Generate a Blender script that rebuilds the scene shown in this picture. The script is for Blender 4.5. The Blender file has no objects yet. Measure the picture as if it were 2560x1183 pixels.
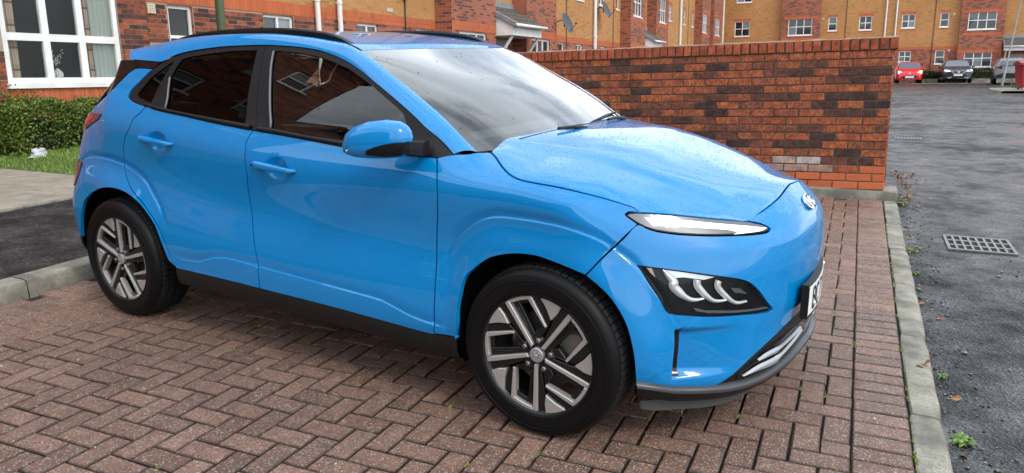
import bpy, math, random
import numpy as np
from mathutils import Matrix, Vector
from mathutils.geometry import delaunay_2d_cdt

rng = random.Random(7)
scene = bpy.context.scene
COL = scene.collection

# ---------------------------------------------------------------- frames
# world: z is plumb.  BAY: the parking bay, which rises gently away from the viewer.
BAY = Matrix(((0.99985, 0.0, 0.0171, 0), (0.00057, 0.99945, -0.03311, 0), (-0.0171, 0.0331, 0.99931, 0), (0, 0, 0, 1)))
CAR = BAY @ Matrix.Translation((-3.5465, 0.9325, 0.0)) @ Matrix.Rotation(-0.1291, 4, 'Z')

# ---------------------------------------------------------------- camera
cam = bpy.data.cameras.new('camera')
cam.sensor_width = 36.0
cam.lens = 36.0 * 1884.43 / 2560.0
cam.clip_start = 0.05
cam.clip_end = 600.0
cam_o = bpy.data.objects.new('camera', cam)
COL.objects.link(cam_o)
_R, _U, _F = (0.91136, 0.41153, -0.01164), (-0.07540, 0.19459, 0.97798), (-0.40470, 0.89043, -0.20836)
_C = (-0.0713, -2.7070, 1.3333)
cam_o.matrix_world = Matrix(((_R[0], _U[0], -_F[0], _C[0]), (_R[1], _U[1], -_F[1], _C[1]), (_R[2], _U[2], -_F[2], _C[2]), (0, 0, 0, 1)))
scene.camera = cam_o

# ---------------------------------------------------------------- sky: broken bright cloud over a pale blue sky
world = bpy.data.worlds.new('World')
scene.world = world
world.use_nodes = True
wn = world.node_tree
wn.nodes.clear()
w_out = wn.nodes.new('ShaderNodeOutputWorld')
w_bg = wn.nodes.new('ShaderNodeBackground')
SUN_EL, SUN_AZ = math.radians(44), math.radians(118)      # azimuth: clockwise from +Y
sky = wn.nodes.new('ShaderNodeTexSky')
sky.sky_type = 'NISHITA'
sky.sun_disc = False
sky.sun_elevation = SUN_EL
sky.sun_rotation = SUN_AZ
sky.air_density = 1.2
sky.dust_density = 3.0
w_tc = wn.nodes.new('ShaderNodeTexCoord')
w_map = wn.nodes.new('ShaderNodeMapping')
w_map.inputs['Scale'].default_value = (1.0, 1.0, 2.2)
w_n = wn.nodes.new('ShaderNodeTexNoise')
w_n.inputs['Scale'].default_value = 2.1
w_n.inputs['Detail'].default_value = 8.0
w_n.inputs['Roughness'].default_value = 0.58
w_r = wn.nodes.new('ShaderNodeValToRGB')
w_r.color_ramp.elements[0].position = 0.40
w_r.color_ramp.elements[0].color = (.38, .38, .38, 1)
w_r.color_ramp.elements[1].position = 0.55
w_r.color_ramp.elements[1].color = (1, 1, 1, 1)
w_n2 = wn.nodes.new('ShaderNodeTexNoise')
w_n2.inputs['Scale'].default_value = 3.4
w_n2.inputs['Detail'].default_value = 6.0
w_r2 = wn.nodes.new('ShaderNodeValToRGB')
w_r2.color_ramp.elements[0].position = 0.30
w_r2.color_ramp.elements[0].color = (8.2, 9.2, 10.3, 1)
w_r2.color_ramp.elements[1].position = 0.70
w_r2.color_ramp.elements[1].color = (12.4, 13.2, 14.0, 1)
w_mix = wn.nodes.new('ShaderNodeMix')
w_mix.data_type = 'RGBA'
wn.links.new(w_tc.outputs['Generated'], w_map.inputs['Vector'])
wn.links.new(w_map.outputs['Vector'], w_n.inputs['Vector'])
wn.links.new(w_map.outputs['Vector'], w_n2.inputs['Vector'])
wn.links.new(w_n.outputs['Fac'], w_r.inputs['Fac'])
wn.links.new(w_n2.outputs['Fac'], w_r2.inputs['Fac'])
wn.links.new(w_r.outputs['Color'], w_mix.inputs['Factor'])
wn.links.new(sky.outputs['Color'], w_mix.inputs['A'])
wn.links.new(w_r2.outputs['Color'], w_mix.inputs['B'])
wn.links.new(w_mix.outputs['Result'], w_bg.inputs['Color'])
w_bg.inputs['Strength'].default_value = 0.14
wn.links.new(w_bg.outputs['Background'], w_out.inputs['Surface'])

sun = bpy.data.lights.new('sun', 'SUN')
sun.energy = 1.0
sun.angle = math.radians(14)
sun.color = (1.0, 0.95, 0.88)
sun_o = bpy.data.objects.new('sun', sun)
COL.objects.link(sun_o)
_sd = Vector((math.sin(SUN_AZ) * math.cos(SUN_EL), math.cos(SUN_AZ) * math.cos(SUN_EL), math.sin(SUN_EL)))
sun_o.rotation_euler = _sd.to_track_quat('Z', 'Y').to_euler()

scene.view_settings.view_transform = 'Standard'
scene.view_settings.look = 'None'
scene.view_settings.gamma = 1.0
scene.view_settings.use_curve_mapping = False
scene.view_settings.exposure = 0.4
scene.cycles.max_bounces = 8
scene.cycles.transparent_max_bounces = 16
# ---------------------------------------------------------------- helpers
def mk(name, V, F, m=None, parent=None, smooth=False, normals=None, matrix=None):
    """one mesh object"""
    me = bpy.data.meshes.new(name)
    me.from_pydata([tuple(v) for v in V], [], [tuple(f) for f in F])
    if m is not None:
        me.materials.append(m)
    if smooth:
        me.shade_smooth()
    me.update()
    if normals is not None:
        me.normals_split_custom_set_from_vertices([tuple(n) for n in normals])
    return lk(name, me, parent, matrix)

def lk(name, me, parent=None, matrix=None):
    o = bpy.data.objects.new(name, me)
    COL.objects.link(o)
    if parent is not None:
        o.parent = parent
    if matrix is not None:
        o.matrix_local = matrix
    return o

def tag(o, label=None, cat=None, group=None, kind=None):
    if label: o['label'] = label
    if cat: o['category'] = cat
    if group: o['group'] = group
    if kind: o['kind'] = kind
    return o

def empty(name, matrix=None, label=None, cat=None, group=None, kind=None):
    o = bpy.data.objects.new(name, None)
    o.empty_display_size = 0.2
    COL.objects.link(o)
    if matrix is not None:
        o.matrix_world = matrix
    return tag(o, label, cat, group, kind)

class G:
    """collects simple solids into one mesh"""
    def __init__(s):
        s.V = []; s.F = []
    def add(s, V, F):
        k = len(s.V)
        s.V += [tuple(map(float, v)) for v in V]
        s.F += [tuple(k + i for i in f) for f in F]
        return s
    def box(s, x0, x1, y0, y1, z0, z1):
        return s.add([(x0, y0, z0), (x1, y0, z0), (x1, y1, z0), (x0, y1, z0), (x0, y0, z1), (x1, y0, z1), (x1, y1, z1), (x0, y1, z1)],
                     [(0, 3, 2, 1), (4, 5, 6, 7), (0, 1, 5, 4), (1, 2, 6, 5), (2, 3, 7, 6), (3, 0, 4, 7)])
    def cbox(s, x0, x1, y0, y1, z0, z1, c=.004):
        """box with chamfered edges"""
        X = (x0, x1); Y = (y0, y1); Z = (z0, z1)
        V = []; idx = {}
        for i in (0, 1):
            for j in (0, 1):
                for k in (0, 1):
                    sx, sy, sz = (1, -1)[i], (1, -1)[j], (1, -1)[k]
                    for a, d in (('x', (0, sy * c, sz * c)), ('y', (sx * c, 0, sz * c)), ('z', (sx * c, sy * c, 0))):
                        idx[(i, j, k, a)] = len(V)
                        V.append((X[i] + d[0], Y[j] + d[1], Z[k] + d[2]))
        F = []
        for i in (0, 1):
            q = [idx[(i, 0, 0, 'x')], idx[(i, 1, 0, 'x')], idx[(i, 1, 1, 'x')], idx[(i, 0, 1, 'x')]]
            F.append(q if i else q[::-1])
            q = [idx[(0, i, 0, 'y')], idx[(0, i, 1, 'y')], idx[(1, i, 1, 'y')], idx[(1, i, 0, 'y')]]
            F.append(q if i else q[::-1])
            q = [idx[(0, 0, i, 'z')], idx[(1, 0, i, 'z')], idx[(1, 1, i, 'z')], idx[(0, 1, i, 'z')]]
            F.append(q if i else q[::-1])
        for a in (0, 1):
            for b in (0, 1):
                q = [idx[(0, a, b, 'y')], idx[(1, a, b, 'y')], idx[(1, a, b, 'z')], idx[(0, a, b, 'z')]]
                F.append(q if (a == b) else q[::-1])
                q = [idx[(a, 0, b, 'x')], idx[(a, 1, b, 'x')], idx[(a, 1, b, 'z')], idx[(a, 0, b, 'z')]]
                F.append(q[::-1] if (a == b) else q)
                q = [idx[(a, b, 0, 'x')], idx[(a, b, 1, 'x')], idx[(a, b, 1, 'y')], idx[(a, b, 0, 'y')]]
                F.append(q if (a == b) else q[::-1])
                for k in (0, 1):
                    t = [idx[(a, b, k, 'x')], idx[(a, b, k, 'y')], idx[(a, b, k, 'z')]]
                    F.append(t if ((a + b + k) % 2) else t[::-1])
        return s.add(V, F)
    def tube(s, P, r, n=8, cap=True):
        P = [Vector(p) for p in P]
        R = r if isinstance(r, (list, tuple)) else [r] * len(P)
        rings = []
        u = None
        for i, p in enumerate(P):
            t = (P[min(i + 1, len(P) - 1)] - P[max(i - 1, 0)]).normalized()
            if u is None:
                u = t.orthogonal().normalized()
            u = (u - t * u.dot(t)).normalized()
            w = t.cross(u)
            rings.append([p + (u * math.cos(2 * math.pi * k / n) + w * math.sin(2 * math.pi * k / n)) * R[i] for k in range(n)])
        V = [v for ring in rings for v in ring]
        F = []
        for i in range(len(P) - 1):
            for k in range(n):
                a = i * n + k; b = i * n + (k + 1) % n
                F.append((a, b, b + n, a + n))
        if cap:
            F.append(tuple(range(n))[::-1]); F.append(tuple(len(V) - n + k for k in range(n)))
        return s.add(V, F)
    def prism(s, poly, fn, d):
        """poly (2d) -> fn(u, v, depth) 3d, extruded from depth 0 to d"""
        n = len(poly)
        V = [fn(a, b, 0) for a, b in poly] + [fn(a, b, d) for a, b in poly]
        F = [tuple(range(n))[::-1], tuple(range(n, 2 * n))] + [(i, (i + 1) % n, n + (i + 1) % n, n + i) for i in range(n)]
        return s.add(V, F)
    def lathe(s, prof, fn, n=48, closed=False):
        """prof [(r, h)], fn(r cos, r sin, h) -> 3d"""
        V = []; F = []
        for k in range(n):
            a = 2 * math.pi * k / n
            for r, h in prof:
                V.append(fn(r * math.cos(a), r * math.sin(a), h))
        m = len(prof)
        for k in range(n):
            k2 = (k + 1) % n
            for i in range(m - 1 + (1 if closed else 0)):
                j = (i + 1) % m
                F.append((k * m + i, k * m + j, k2 * m + j, k2 * m + i))
        return s.add(V, F)
    def grid(s, A, flip=False):
        """A: (n, m, 3) array of points"""
        n, m = len(A), len(A[0])
        F = []
        for i in range(n - 1):
            for j in range(m - 1):
                q = (i * m + j, i * m + j + 1, (i + 1) * m + j + 1, (i + 1) * m + j)
                F.append(q[::-1] if flip else q)
        return s.add([v for row in A for v in row], F)
    def build(s, name, m, parent=None, smooth=False, matrix=None, auto=None):
        o = mk(name, s.V, s.F, m, parent, smooth, None, matrix)
        if auto:
            o.data.set_sharp_from_angle(angle=math.radians(auto))
        return o

# ---------------------------------------------------------------- materials
class M_:
    def __init__(s, name):
        s.m = bpy.data.materials.new(name); s.m.use_nodes = True
        s.t = s.m.node_tree
        s.b = s.t.nodes['Principled BSDF']; s.out = s.t.nodes['Material Output']
    def n(s, typ, **kw):
        d = s.t.nodes.new('ShaderNode' + typ)
        for k, v in kw.items():
            if hasattr(d, k) and k not in ('Scale',):
                setattr(d, k, v)
            else:
                d.inputs[k.replace('_', ' ')].default_value = v
        return d
    def l(s, a, b):
        s.t.links.new(a, b)
    def set(s, **kw):
        for k, v in kw.items():
            s.b.inputs[k.replace('_', ' ')].default_value = v
        return s
    def ramp(s, fac, stops, interp='LINEAR'):
        r = s.n('ValToRGB'); cr = r.color_ramp; cr.interpolation = interp
        while len(cr.elements) < len(stops):
            cr.elements.new(0.5)
        for e, (p, c) in zip(cr.elements, stops):
            e.position = p; e.color = c if len(c) == 4 else (*c, 1)
        s.l(fac, r.inputs['Fac'])
        return r.outputs['Color']
    def mix(s, fac, a, b, blend='MIX'):
        x = s.n('Mix'); x.data_type = 'RGBA'; x.blend_type = blend
        for sock, v in (('Factor', fac), ('A', a), ('B', b)):
            i = x.inputs[sock] if sock == 'Factor' else [q for q in x.inputs if q.name == sock and q.type == 'RGBA'][0]
            if isinstance(v, (int, float)): i.default_value = v
            elif isinstance(v, tuple): i.default_value = v if len(v) == 4 else (*v, 1)
            else: s.l(v, i)
        return [q for q in x.outputs if q.type == 'RGBA'][0]
    def math(s, op, a, b=0.0, c=None):
        x = s.n('Math'); x.operation = op
        for i, v in enumerate((a, b, c)):
            if v is None: continue
            if isinstance(v, (int, float)): x.inputs[i].default_value = v
            else: s.l(v, x.inputs[i])
        return x.outputs[0]
    def coord(s, which='Object', scale=(1, 1, 1), rnd=False):
        tc = s.n('TexCoord'); mp = s.n('Mapping'); mp.inputs['Scale'].default_value = scale
        s.l(tc.outputs[which], mp.inputs['Vector'])
        if rnd:
            oi = s.n('ObjectInfo')
            cx = s.n('CombineXYZ')
            s.l(s.math('MULTIPLY', oi.outputs['Random'], 91.7), cx.inputs[0]); s.l(s.math('MULTIPLY', oi.outputs['Random'], 37.3), cx.inputs[1])
            s.l(cx.outputs[0], mp.inputs['Location'])
        return mp.outputs['Vector']
    def noise(s, vec, scale, detail=4.0, rough=.55, out='Fac'):
        x = s.n('TexNoise'); x.inputs['Scale'].default_value = scale; x.inputs['Detail'].default_value = detail; x.inputs['Roughness'].default_value = rough
        if vec is not None: s.l(vec, x.inputs['Vector'])
        return x.outputs[out]
    def voro(s, vec, scale, feature='F1', out='Distance', rand=1.0):
        x = s.n('TexVoronoi'); x.feature = feature; x.inputs['Scale'].default_value = scale; x.inputs['Randomness'].default_value = rand
        if vec is not None: s.l(vec, x.inputs['Vector'])
        return x.outputs[out]
    def bump(s, h, dist, strength=1.0, to='Normal', normal=None):
        x = s.n('Bump'); x.inputs['Distance'].default_value = dist; x.inputs['Strength'].default_value = strength
        s.l(h, x.inputs['Height'])
        if normal is not None: s.l(normal, x.inputs['Normal'])
        if to: s.l(x.outputs['Normal'], s.b.inputs[to])
        return x.outputs['Normal']

def plain(name, col, rough=.5, metal=0.0, spec=.5, coat=0.0, coat_rough=.03, emit=0.0):
    m = M_(name)
    m.set(Base_Color=(*col, 1), Roughness=rough, Metallic=metal, Specular_IOR_Level=spec, Coat_Weight=coat, Coat_Roughness=coat_rough)
    if emit:
        m.set(Emission_Color=(*col, 1), Emission_Strength=emit)
    return m.m

def glassy(name, tint, ior=1.5, rough=0.0, boost=1.0, drops=False):
    """a pane: partly see-through, reflecting more at grazing angles"""
    m = M_(name)
    m.t.nodes.remove(m.b)
    tr = m.n('BsdfTransparent'); tr.inputs['Color'].default_value = (*tint, 1)
    gl = m.n('BsdfGlossy'); gl.inputs['Roughness'].default_value = rough; gl.inputs['Color'].default_value = (1, 1, 1, 1)
    fr = m.n('Fresnel'); fr.inputs['IOR'].default_value = ior
    mx = m.n('MixShader')
    fac = m.math('MINIMUM', m.math('MULTIPLY', fr.outputs[0], boost), 1.0)
    if drops:                                   # rain drops: little lenses that break the reflection
        vec = m.coord('Object')
        v = m.voro(vec, 30.0); sp = m.n('SeparateColor'); m.l(m.voro(vec, 30.0, out='Color'), sp.inputs[0])
        rad = m.math('MULTIPLY', m.math('MAXIMUM', m.math('SUBTRACT', sp.outputs[0], .45), 0.0), .30)
        dot = m.math('LESS_THAN', v, rad)
        fac = m.math('MULTIPLY', fac, m.math('SUBTRACT', 1.0, m.math('MULTIPLY', dot, .75)))
    m.l(fac, mx.inputs['Fac'])
    m.l(tr.outputs[0], mx.inputs[1]); m.l(gl.outputs[0], mx.inputs[2])
    m.l(mx.outputs[0], m.out.inputs['Surface'])
    return m.m

# ---------------------------------------------------------------- curved panels
def resample(P, h=.02):
    """smooth a traced polyline (centripetal Catmull-Rom) at spacing h"""
    P = [np.array(p, float) for p in P]
    out = []
    n = len(P)
    for i in range(n - 1):
        p0 = P[i - 1] if i else 2 * P[0] - P[1]
        p3 = P[i + 2] if i + 2 < n else 2 * P[-1] - P[-2]
        p1, p2 = P[i], P[i + 1]
        L = np.linalg.norm(p2 - p1)
        k = max(1, int(math.ceil(L / h)))
        t0 = 0; t1 = t0 + np.linalg.norm(p1 - p0) ** .5 + 1e-6; t2 = t1 + L ** .5 + 1e-6; t3 = t2 + np.linalg.norm(p3 - p2) ** .5 + 1e-6
        for j in range(k):
            t = t1 + (t2 - t1) * j / k
            a1 = (t1 - t) / (t1 - t0) * p0 + (t - t0) / (t1 - t0) * p1
            a2 = (t2 - t) / (t2 - t1) * p1 + (t - t1) / (t2 - t1) * p2
            a3 = (t3 - t) / (t3 - t2) * p2 + (t - t2) / (t3 - t2) * p3
            b1 = (t2 - t) / (t2 - t0) * a1 + (t - t0) / (t2 - t0) * a2
            b2 = (t3 - t) / (t3 - t1) * a2 + (t - t1) / (t3 - t1) * a3
            out.append((t2 - t) / (t2 - t1) * b1 + (t - t1) / (t2 - t1) * b2)
    out.append(P[-1])
    return [tuple(p) for p in out]

def ring(*curves, h=.02):
    """chain smoothed curves to one closed outline"""
    out = []
    for c in curves:
        c = resample(c, h) if len(c) > 2 else [tuple(map(float, q)) for q in resample(c, h)]
        for p in c:
            if not out or math.hypot(p[0] - out[-1][0], p[1] - out[-1][1]) > .003:
                out.append((float(p[0]), float(p[1])))
    if math.hypot(out[0][0] - out[-1][0], out[0][1] - out[-1][1]) < .003:
        out.pop()
    a = sum(out[i][0] * out[(i + 1) % len(out)][1] - out[(i + 1) % len(out)][0] * out[i][1] for i in range(len(out)))
    return out if a > 0 else out[::-1]

def inset_ring(P, d):
    """move an outline (counter-clockwise) inwards by d"""
    n = len(P); out = []
    for i in range(n):
        ax, ay = P[i - 1]; bx, by = P[i]; cx, cy = P[(i + 1) % n]
        e1 = Vector((bx - ax, by - ay)).normalized(); e2 = Vector((cx - bx, cy - by)).normalized()
        n1 = Vector((-e1.y, e1.x)); n2 = Vector((-e2.y, e2.x))
        k = n1 + n2
        L = k.length
        k = k / L if L > 1e-6 else n1
        f = 1.0 / max(.5, k.dot(n1))
        out.append((bx + k.x * d * f, by + k.y * d * f))
    return out

def panel_data(outline, surf, nrm, h=.02, holes=(), inset=.0030, flange=.016, feats=(), offset=0.0, pts_in=()):
    """mesh a closed outline of a parametric surface; edges turn inwards by `flange`"""
    rings = [inset_ring(outline, inset)] + [inset_ring(q, -inset) for q in holes]
    pts = []; edges = []
    for r in rings:
        k = len(pts); pts += r
        edges += [(k + i, k + (i + 1) % len(r)) for i in range(len(r))]
    for f in feats:
        k = len(pts); pts += list(f)
        edges += [(k + i, k + i + 1) for i in range(len(f) - 1)]
    o = np.array(rings[0])
    lo = o.min(0); hi = o.max(0)
    gx, gy = np.meshgrid(np.arange(lo[0] + h / 2, hi[0], h), np.arange(lo[1] + h / 2, hi[1], h * .9))
    gx = gx + (np.arange(gx.shape[0]) % 2)[:, None] * h * .5
    gx, gy = gx.ravel(), gy.ravel()
    keep = seg_dist(gx, gy, rings[0]) > h * .45
    for r in rings[1:]:
        keep &= seg_dist(gx, gy, r) < -h * .45
    for f in feats:
        fa = np.array(f)
        for a, b in zip(fa[:-1], fa[1:]):
            e = b - a; L = e @ e + 1e-12
            t = np.clip(((gx - a[0]) * e[0] + (gy - a[1]) * e[1]) / L, 0, 1)
            keep &= np.hypot(gx - a[0] - t * e[0], gy - a[1] - t * e[1]) > h * .3
    if len(pts_in):
        fp_ = np.array(pts_in)
        ok_ = seg_dist(fp_[:, 0], fp_[:, 1], rings[0]) > .006
        fp_ = fp_[ok_]
        # drop free points that crowd each other, then grid points that crowd them
        sel = []
        cell = {}
        for q_ in fp_:
            key = (round(q_[0] / .004), round(q_[1] / .0012))
            if key in cell: continue
            cell[key] = 1; sel.append(tuple(q_))
        sa = np.array(sel)
        bad = np.zeros(len(gx), bool)
        for k0 in range(0, len(gx), 400):
            d_ = np.hypot(gx[k0:k0 + 400, None] - sa[None, :, 0], gy[k0:k0 + 400, None] - sa[None, :, 1]).min(1)
            bad[k0:k0 + 400] = d_ < h * .42
        keep &= ~bad
        pts += sel
    pts += list(zip(gx[keep].tolist(), gy[keep].tolist()))
    res = delaunay_2d_cdt([Vector(p) for p in pts], edges, [], 0, 1e-7)
    P2 = np.array([(v.x, v.y) for v in res[0]]); T = np.array(res[2])
    c = P2[T].mean(1)
    ok = seg_dist(c[:, 0], c[:, 1], rings[0]) > 0
    for r in rings[1:]:
        ok &= seg_dist(c[:, 0], c[:, 1], r) < 0
    T = T[ok]
    Nn = nrm(P2[:, 0], P2[:, 1]); P3 = surf(P2[:, 0], P2[:, 1]) + offset * Nn
    # orient
    t0 = T
    fn = np.cross(P3[t0[:, 1]] - P3[t0[:, 0]], P3[t0[:, 2]] - P3[t0[:, 0]])
    flip = (fn * Nn[t0].mean(1)).sum(1) < 0
    T[flip] = T[flip][:, ::-1]
    V = P3.tolist(); N = Nn.tolist(); F = [tuple(int(i) for i in t) for t in T]
    if flange:
        for ri, r in enumerate(rings):
            r = np.array(r)
            Nr = nrm(r[:, 0], r[:, 1]); Pr = surf(r[:, 0], r[:, 1]) + offset * Nr
            k = len(V); n = len(r)
            tan = np.roll(Pr, -1, 0) - np.roll(Pr, 1, 0)
            side = np.cross(tan, Nr); side /= np.linalg.norm(side, axis=1, keepdims=True) + 1e-9
            mid = (Nr + side * (1 if ri == 0 else 1)); mid /= np.linalg.norm(mid, axis=1, keepdims=True)
            V += Pr.tolist(); N += mid.tolist()
            V += (Pr - Nr * .003 + side * .0006).tolist(); N += side.tolist()
            V += (Pr - Nr * flange).tolist(); N += side.tolist()
            for i in range(n):
                j = (i + 1) % n
                F += [(k + j, k + i, k + n + i, k + n + j), (k + n + j, k + n + i, k + 2 * n + i, k + 2 * n + j)]
    return V, F, N

def panel(name, outline, surf, nrm, m, parent, mirror=True, **kw):
    """a panel of the right-hand side and its mirror image on the left"""
    V, F, N = panel_data(outline, surf, nrm, **kw)
    o = mk(name, V, F, m, parent, True, N)
    o2 = None
    if mirror:
        V2 = [(a, -b, c) for a, b, c in V]; N2 = [(a, -b, c) for a, b, c in N]
        o2 = mk(name, V2, [f[::-1] for f in F], m, parent, True, N2)
    return o, o2

def mirror_of(o, parent=None):
    """left-hand twin of a mesh part"""
    me = o.data
    V = [(v.co.x, -v.co.y, v.co.z) for v in me.vertices]
    F = [tuple(p.vertices)[::-1] for p in me.polygons]
    t = mk(o.name.split('.')[0], V, F, me.materials[0], parent if parent is not None else o.parent, any(p.use_smooth for p in me.polygons))
    return t
# ---------------------------------------------------------------- setting: materials
PP = .1022                                     # module of the block paving
def paver_mat(name, island=False, cols=((.155, .086, .060), (.275, .152, .106))):
    m = M_(name)
    vec = m.coord('Object', rnd=not island)
    if island:
        r = m.n('NewGeometry').outputs['Random Per Island']
    else:
        r = m.n('ObjectInfo').outputs['Random']
    base = m.mix(r, cols[0], cols[1])
    big = m.noise(vec, 9.0, 4.0)
    base = m.mix(m.ramp(big, [(.35, (0, 0, 0)), (.68, (.55, .55, .55))]), base, tuple(c * .62 for c in cols[0]))
    gr = m.voro(vec, 210.0, out='Color')
    sp = m.n('SeparateColor'); m.l(gr, sp.inputs[0])
    speck = m.ramp(sp.outputs[0], [(.80, (0, 0, 0)), (.92, (1, 1, 1))])
    base = m.mix(m.math('MULTIPLY', speck, .75), base, (.47, .39, .33))
    dk = m.ramp(sp.outputs[1], [(.70, (0, 0, 0)), (.88, (1, 1, 1))])
    base = m.mix(m.math('MULTIPLY', dk, .60), base, (.055, .035, .03))
    if not island:                              # darker along the arris, so the joint lines show
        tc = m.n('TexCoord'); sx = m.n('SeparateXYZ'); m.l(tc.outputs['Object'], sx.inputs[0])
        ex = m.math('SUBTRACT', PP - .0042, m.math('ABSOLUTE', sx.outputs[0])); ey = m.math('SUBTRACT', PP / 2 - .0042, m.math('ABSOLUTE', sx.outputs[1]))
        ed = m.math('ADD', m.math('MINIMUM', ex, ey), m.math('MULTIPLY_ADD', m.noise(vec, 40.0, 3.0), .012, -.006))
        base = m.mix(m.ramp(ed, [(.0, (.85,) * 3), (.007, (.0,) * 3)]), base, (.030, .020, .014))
    m.l(base, m.b.inputs['Base Color'])
    wet = m.noise(m.coord('Object', rnd=not island), 3.0, 3.0)
    m.l(m.ramp(wet, [(.35, (.30,) * 3), (.65, (.62,) * 3)]), m.b.inputs['Roughness'])
    h = m.math('ADD', m.voro(vec, 210.0), m.noise(vec, 60.0, 4.0))
    m.bump(h, .0035, .8)
    return m.m
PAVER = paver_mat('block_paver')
PAVER_I = paver_mat('block_paver_far', True)

def sand_mat():
    m = M_('jointing_sand_and_moss')
    vec = m.coord('Object')
    moss = m.ramp(m.noise(vec, 2.6, 5.0), [(.52, (0, 0, 0)), (.64, (1, 1, 1))])
    fine = m.noise(vec, 90.0, 3.0)
    base = m.mix(fine, (.010, .008, .006), (.034, .026, .019))
    base = m.mix(m.math('MULTIPLY', moss, .8), base, m.mix(fine, (.035, .05, .008), (.12, .15, .02)))
    m.l(base, m.b.inputs['Base Color']); m.set(Roughness=.9)
    m.bump(fine, .006, 1.0)
    return m.m
SAND = sand_mat()

def concrete_mat(name, col=(.34, .32, .275), island=False, dark=.35):
    m = M_(name)
    vec = m.coord('Object', rnd=not island)
    n1 = m.noise(vec, 5.0, 6.0, .65); n2 = m.noise(vec, 150.0, 3.0)
    base = m.mix(m.ramp(n1, [(.38, (0, 0, 0)), (.62, (1, 1, 1))]), tuple(c * dark for c in col), col)
    base = m.mix(m.ramp(n2, [(.35, (1, 1, 1)), (.5, (0, 0, 0))]), base, tuple(c * .45 for c in col))
    m.l(base, m.b.inputs['Base Color']); m.set(Roughness=.75)
    m.bump(m.math('ADD', n2, n1), .004, .7)
    return m.m
KERB = concrete_mat('kerb_concrete', (.33, .31, .25), dark=.36)
SLAB = concrete_mat('path_concrete', (.37, .335, .265), dark=.62)

def tarmac_mat(name, col, wet):
    m = M_(name)
    vec = m.coord('Object')
    n1 = m.noise(vec, .55, 5.0, .6); n2 = m.noise(vec, 3.4, 5.0, .65)
    v = m.voro(vec, 75.0); vc = m.voro(vec, 75.0, out='Color')
    sp = m.n('SeparateColor'); m.l(vc, sp.inputs[0])
    base = m.mix(m.ramp(sp.outputs[0], [(.55, (0, 0, 0)), (.95, (1, 1, 1))]), col, tuple(c * 2.6 + .02 for c in col))
    base = m.mix(m.ramp(n2, [(.4, (0, 0, 0)), (.62, (.8, .8, .8))]), base, tuple(c * .55 for c in col))
    m.l(base, m.b.inputs['Base Color'])
    pud = m.math('MULTIPLY_ADD', n1, .55, m.math('MULTIPLY', n2, .45))
    m.l(m.ramp(pud, [(.40, (.16 if wet else .5,) * 3), (.58, (.52 if wet else .75,) * 3)]), m.b.inputs['Roughness'])
    m.l(m.ramp(pud, [(.42, (.55 if wet else .3,) * 3), (.60, (.14,) * 3)]), m.b.inputs['Specular IOR Level'])
    st = m.ramp(pud, [(.40, (.15,) * 3), (.58, (1,) * 3)])
    h = m.math('MULTIPLY', m.math('ADD', v, m.math('MULTIPLY', m.noise(vec, 24.0, 3.0), .9)), st)
    m.bump(h, .014, 1.0)
    return m.m
ROAD = tarmac_mat('wet_tarmac', (.012, .0128, .0145), True)
PATHT = tarmac_mat('dark_path_tarmac', (.026, .025, .025), False)

def brick_mat(name, ramp_cols, island=False, stain=True, rough=.8, drag=1.0):
    """one brick per object (or mesh island): colour by its random number, dragged-wirecut face"""
    m = M_(name)
    vec = m.coord('Object', rnd=not island)
    r = m.n('NewGeometry').outputs['Random Per Island'] if island else m.n('ObjectInfo').outputs['Random']
    base = m.ramp(r, ramp_cols)
    st = m.coord('Object', scale=(1.0, 1.0, .42), rnd=not island)
    d = m.noise(st, 75.0, 5.0, .75)
    n1 = m.noise(vec, 14.0, 5.0, .7)
    dark = m.mix(1.0, base, (.16, .14, .14), 'MULTIPLY')
    base = m.mix(m.math('MULTIPLY', m.ramp(d, [(.46, (0, 0, 0)), (.57, (1, 1, 1))]), .66 * drag), base, dark)
    if stain:
        base = m.mix(m.ramp(n1, [(.40, (0, 0, 0)), (.70, (.75, .75, .75))]), base, dark)
    m.l(base, m.b.inputs['Base Color']); m.set(Roughness=rough, Specular_IOR_Level=.3)
    m.bump(m.math('ADD', m.math('MULTIPLY', d, .8), n1), .006 * drag, .8)
    return m.m
ORANGE = (.60, .150, .055); RED = (.34, .080, .042); PURP = (.135, .062, .048); CHAR = (.075, .046, .040)
WBRICK = brick_mat('rustic_wall_brick', [(.0, CHAR), (.14, PURP), (.32, (.26, .092, .056)), (.48, (.46, .130, .058)), (.78, (.52, .150, .062)), (1.0, (.43, .130, .062))])
WBRICK_I = brick_mat('rustic_wall_brick_far', [(.0, CHAR), (.14, PURP), (.32, (.26, .092, .056)), (.48, (.46, .130, .058)), (.78, (.52, .150, .062)), (1.0, (.43, .130, .062))], True)
CBRICK = brick_mat('coping_brick', [(.0, (.36, .085, .04)), (1.0, (.50, .125, .055))], stain=True, drag=.25)
NBRICK = brick_mat('newer_orange_brick', [(.0, (.46, .115, .045)), (1.0, (.56, .15, .06))], stain=False, drag=.15)
HBRICK = brick_mat('house_brick', [(.0, (.085, .045, .038)), (.25, (.13, .055, .042)), (.40, (.27, .078, .042)), (.7, (.40, .105, .05)), (1.0, (.45, .135, .065))], drag=.35)
BANDM = brick_mat('orange_band_brick', [(.0, (.46, .120, .052)), (1.0, (.53, .150, .068))], True, stain=False, drag=.10)

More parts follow.
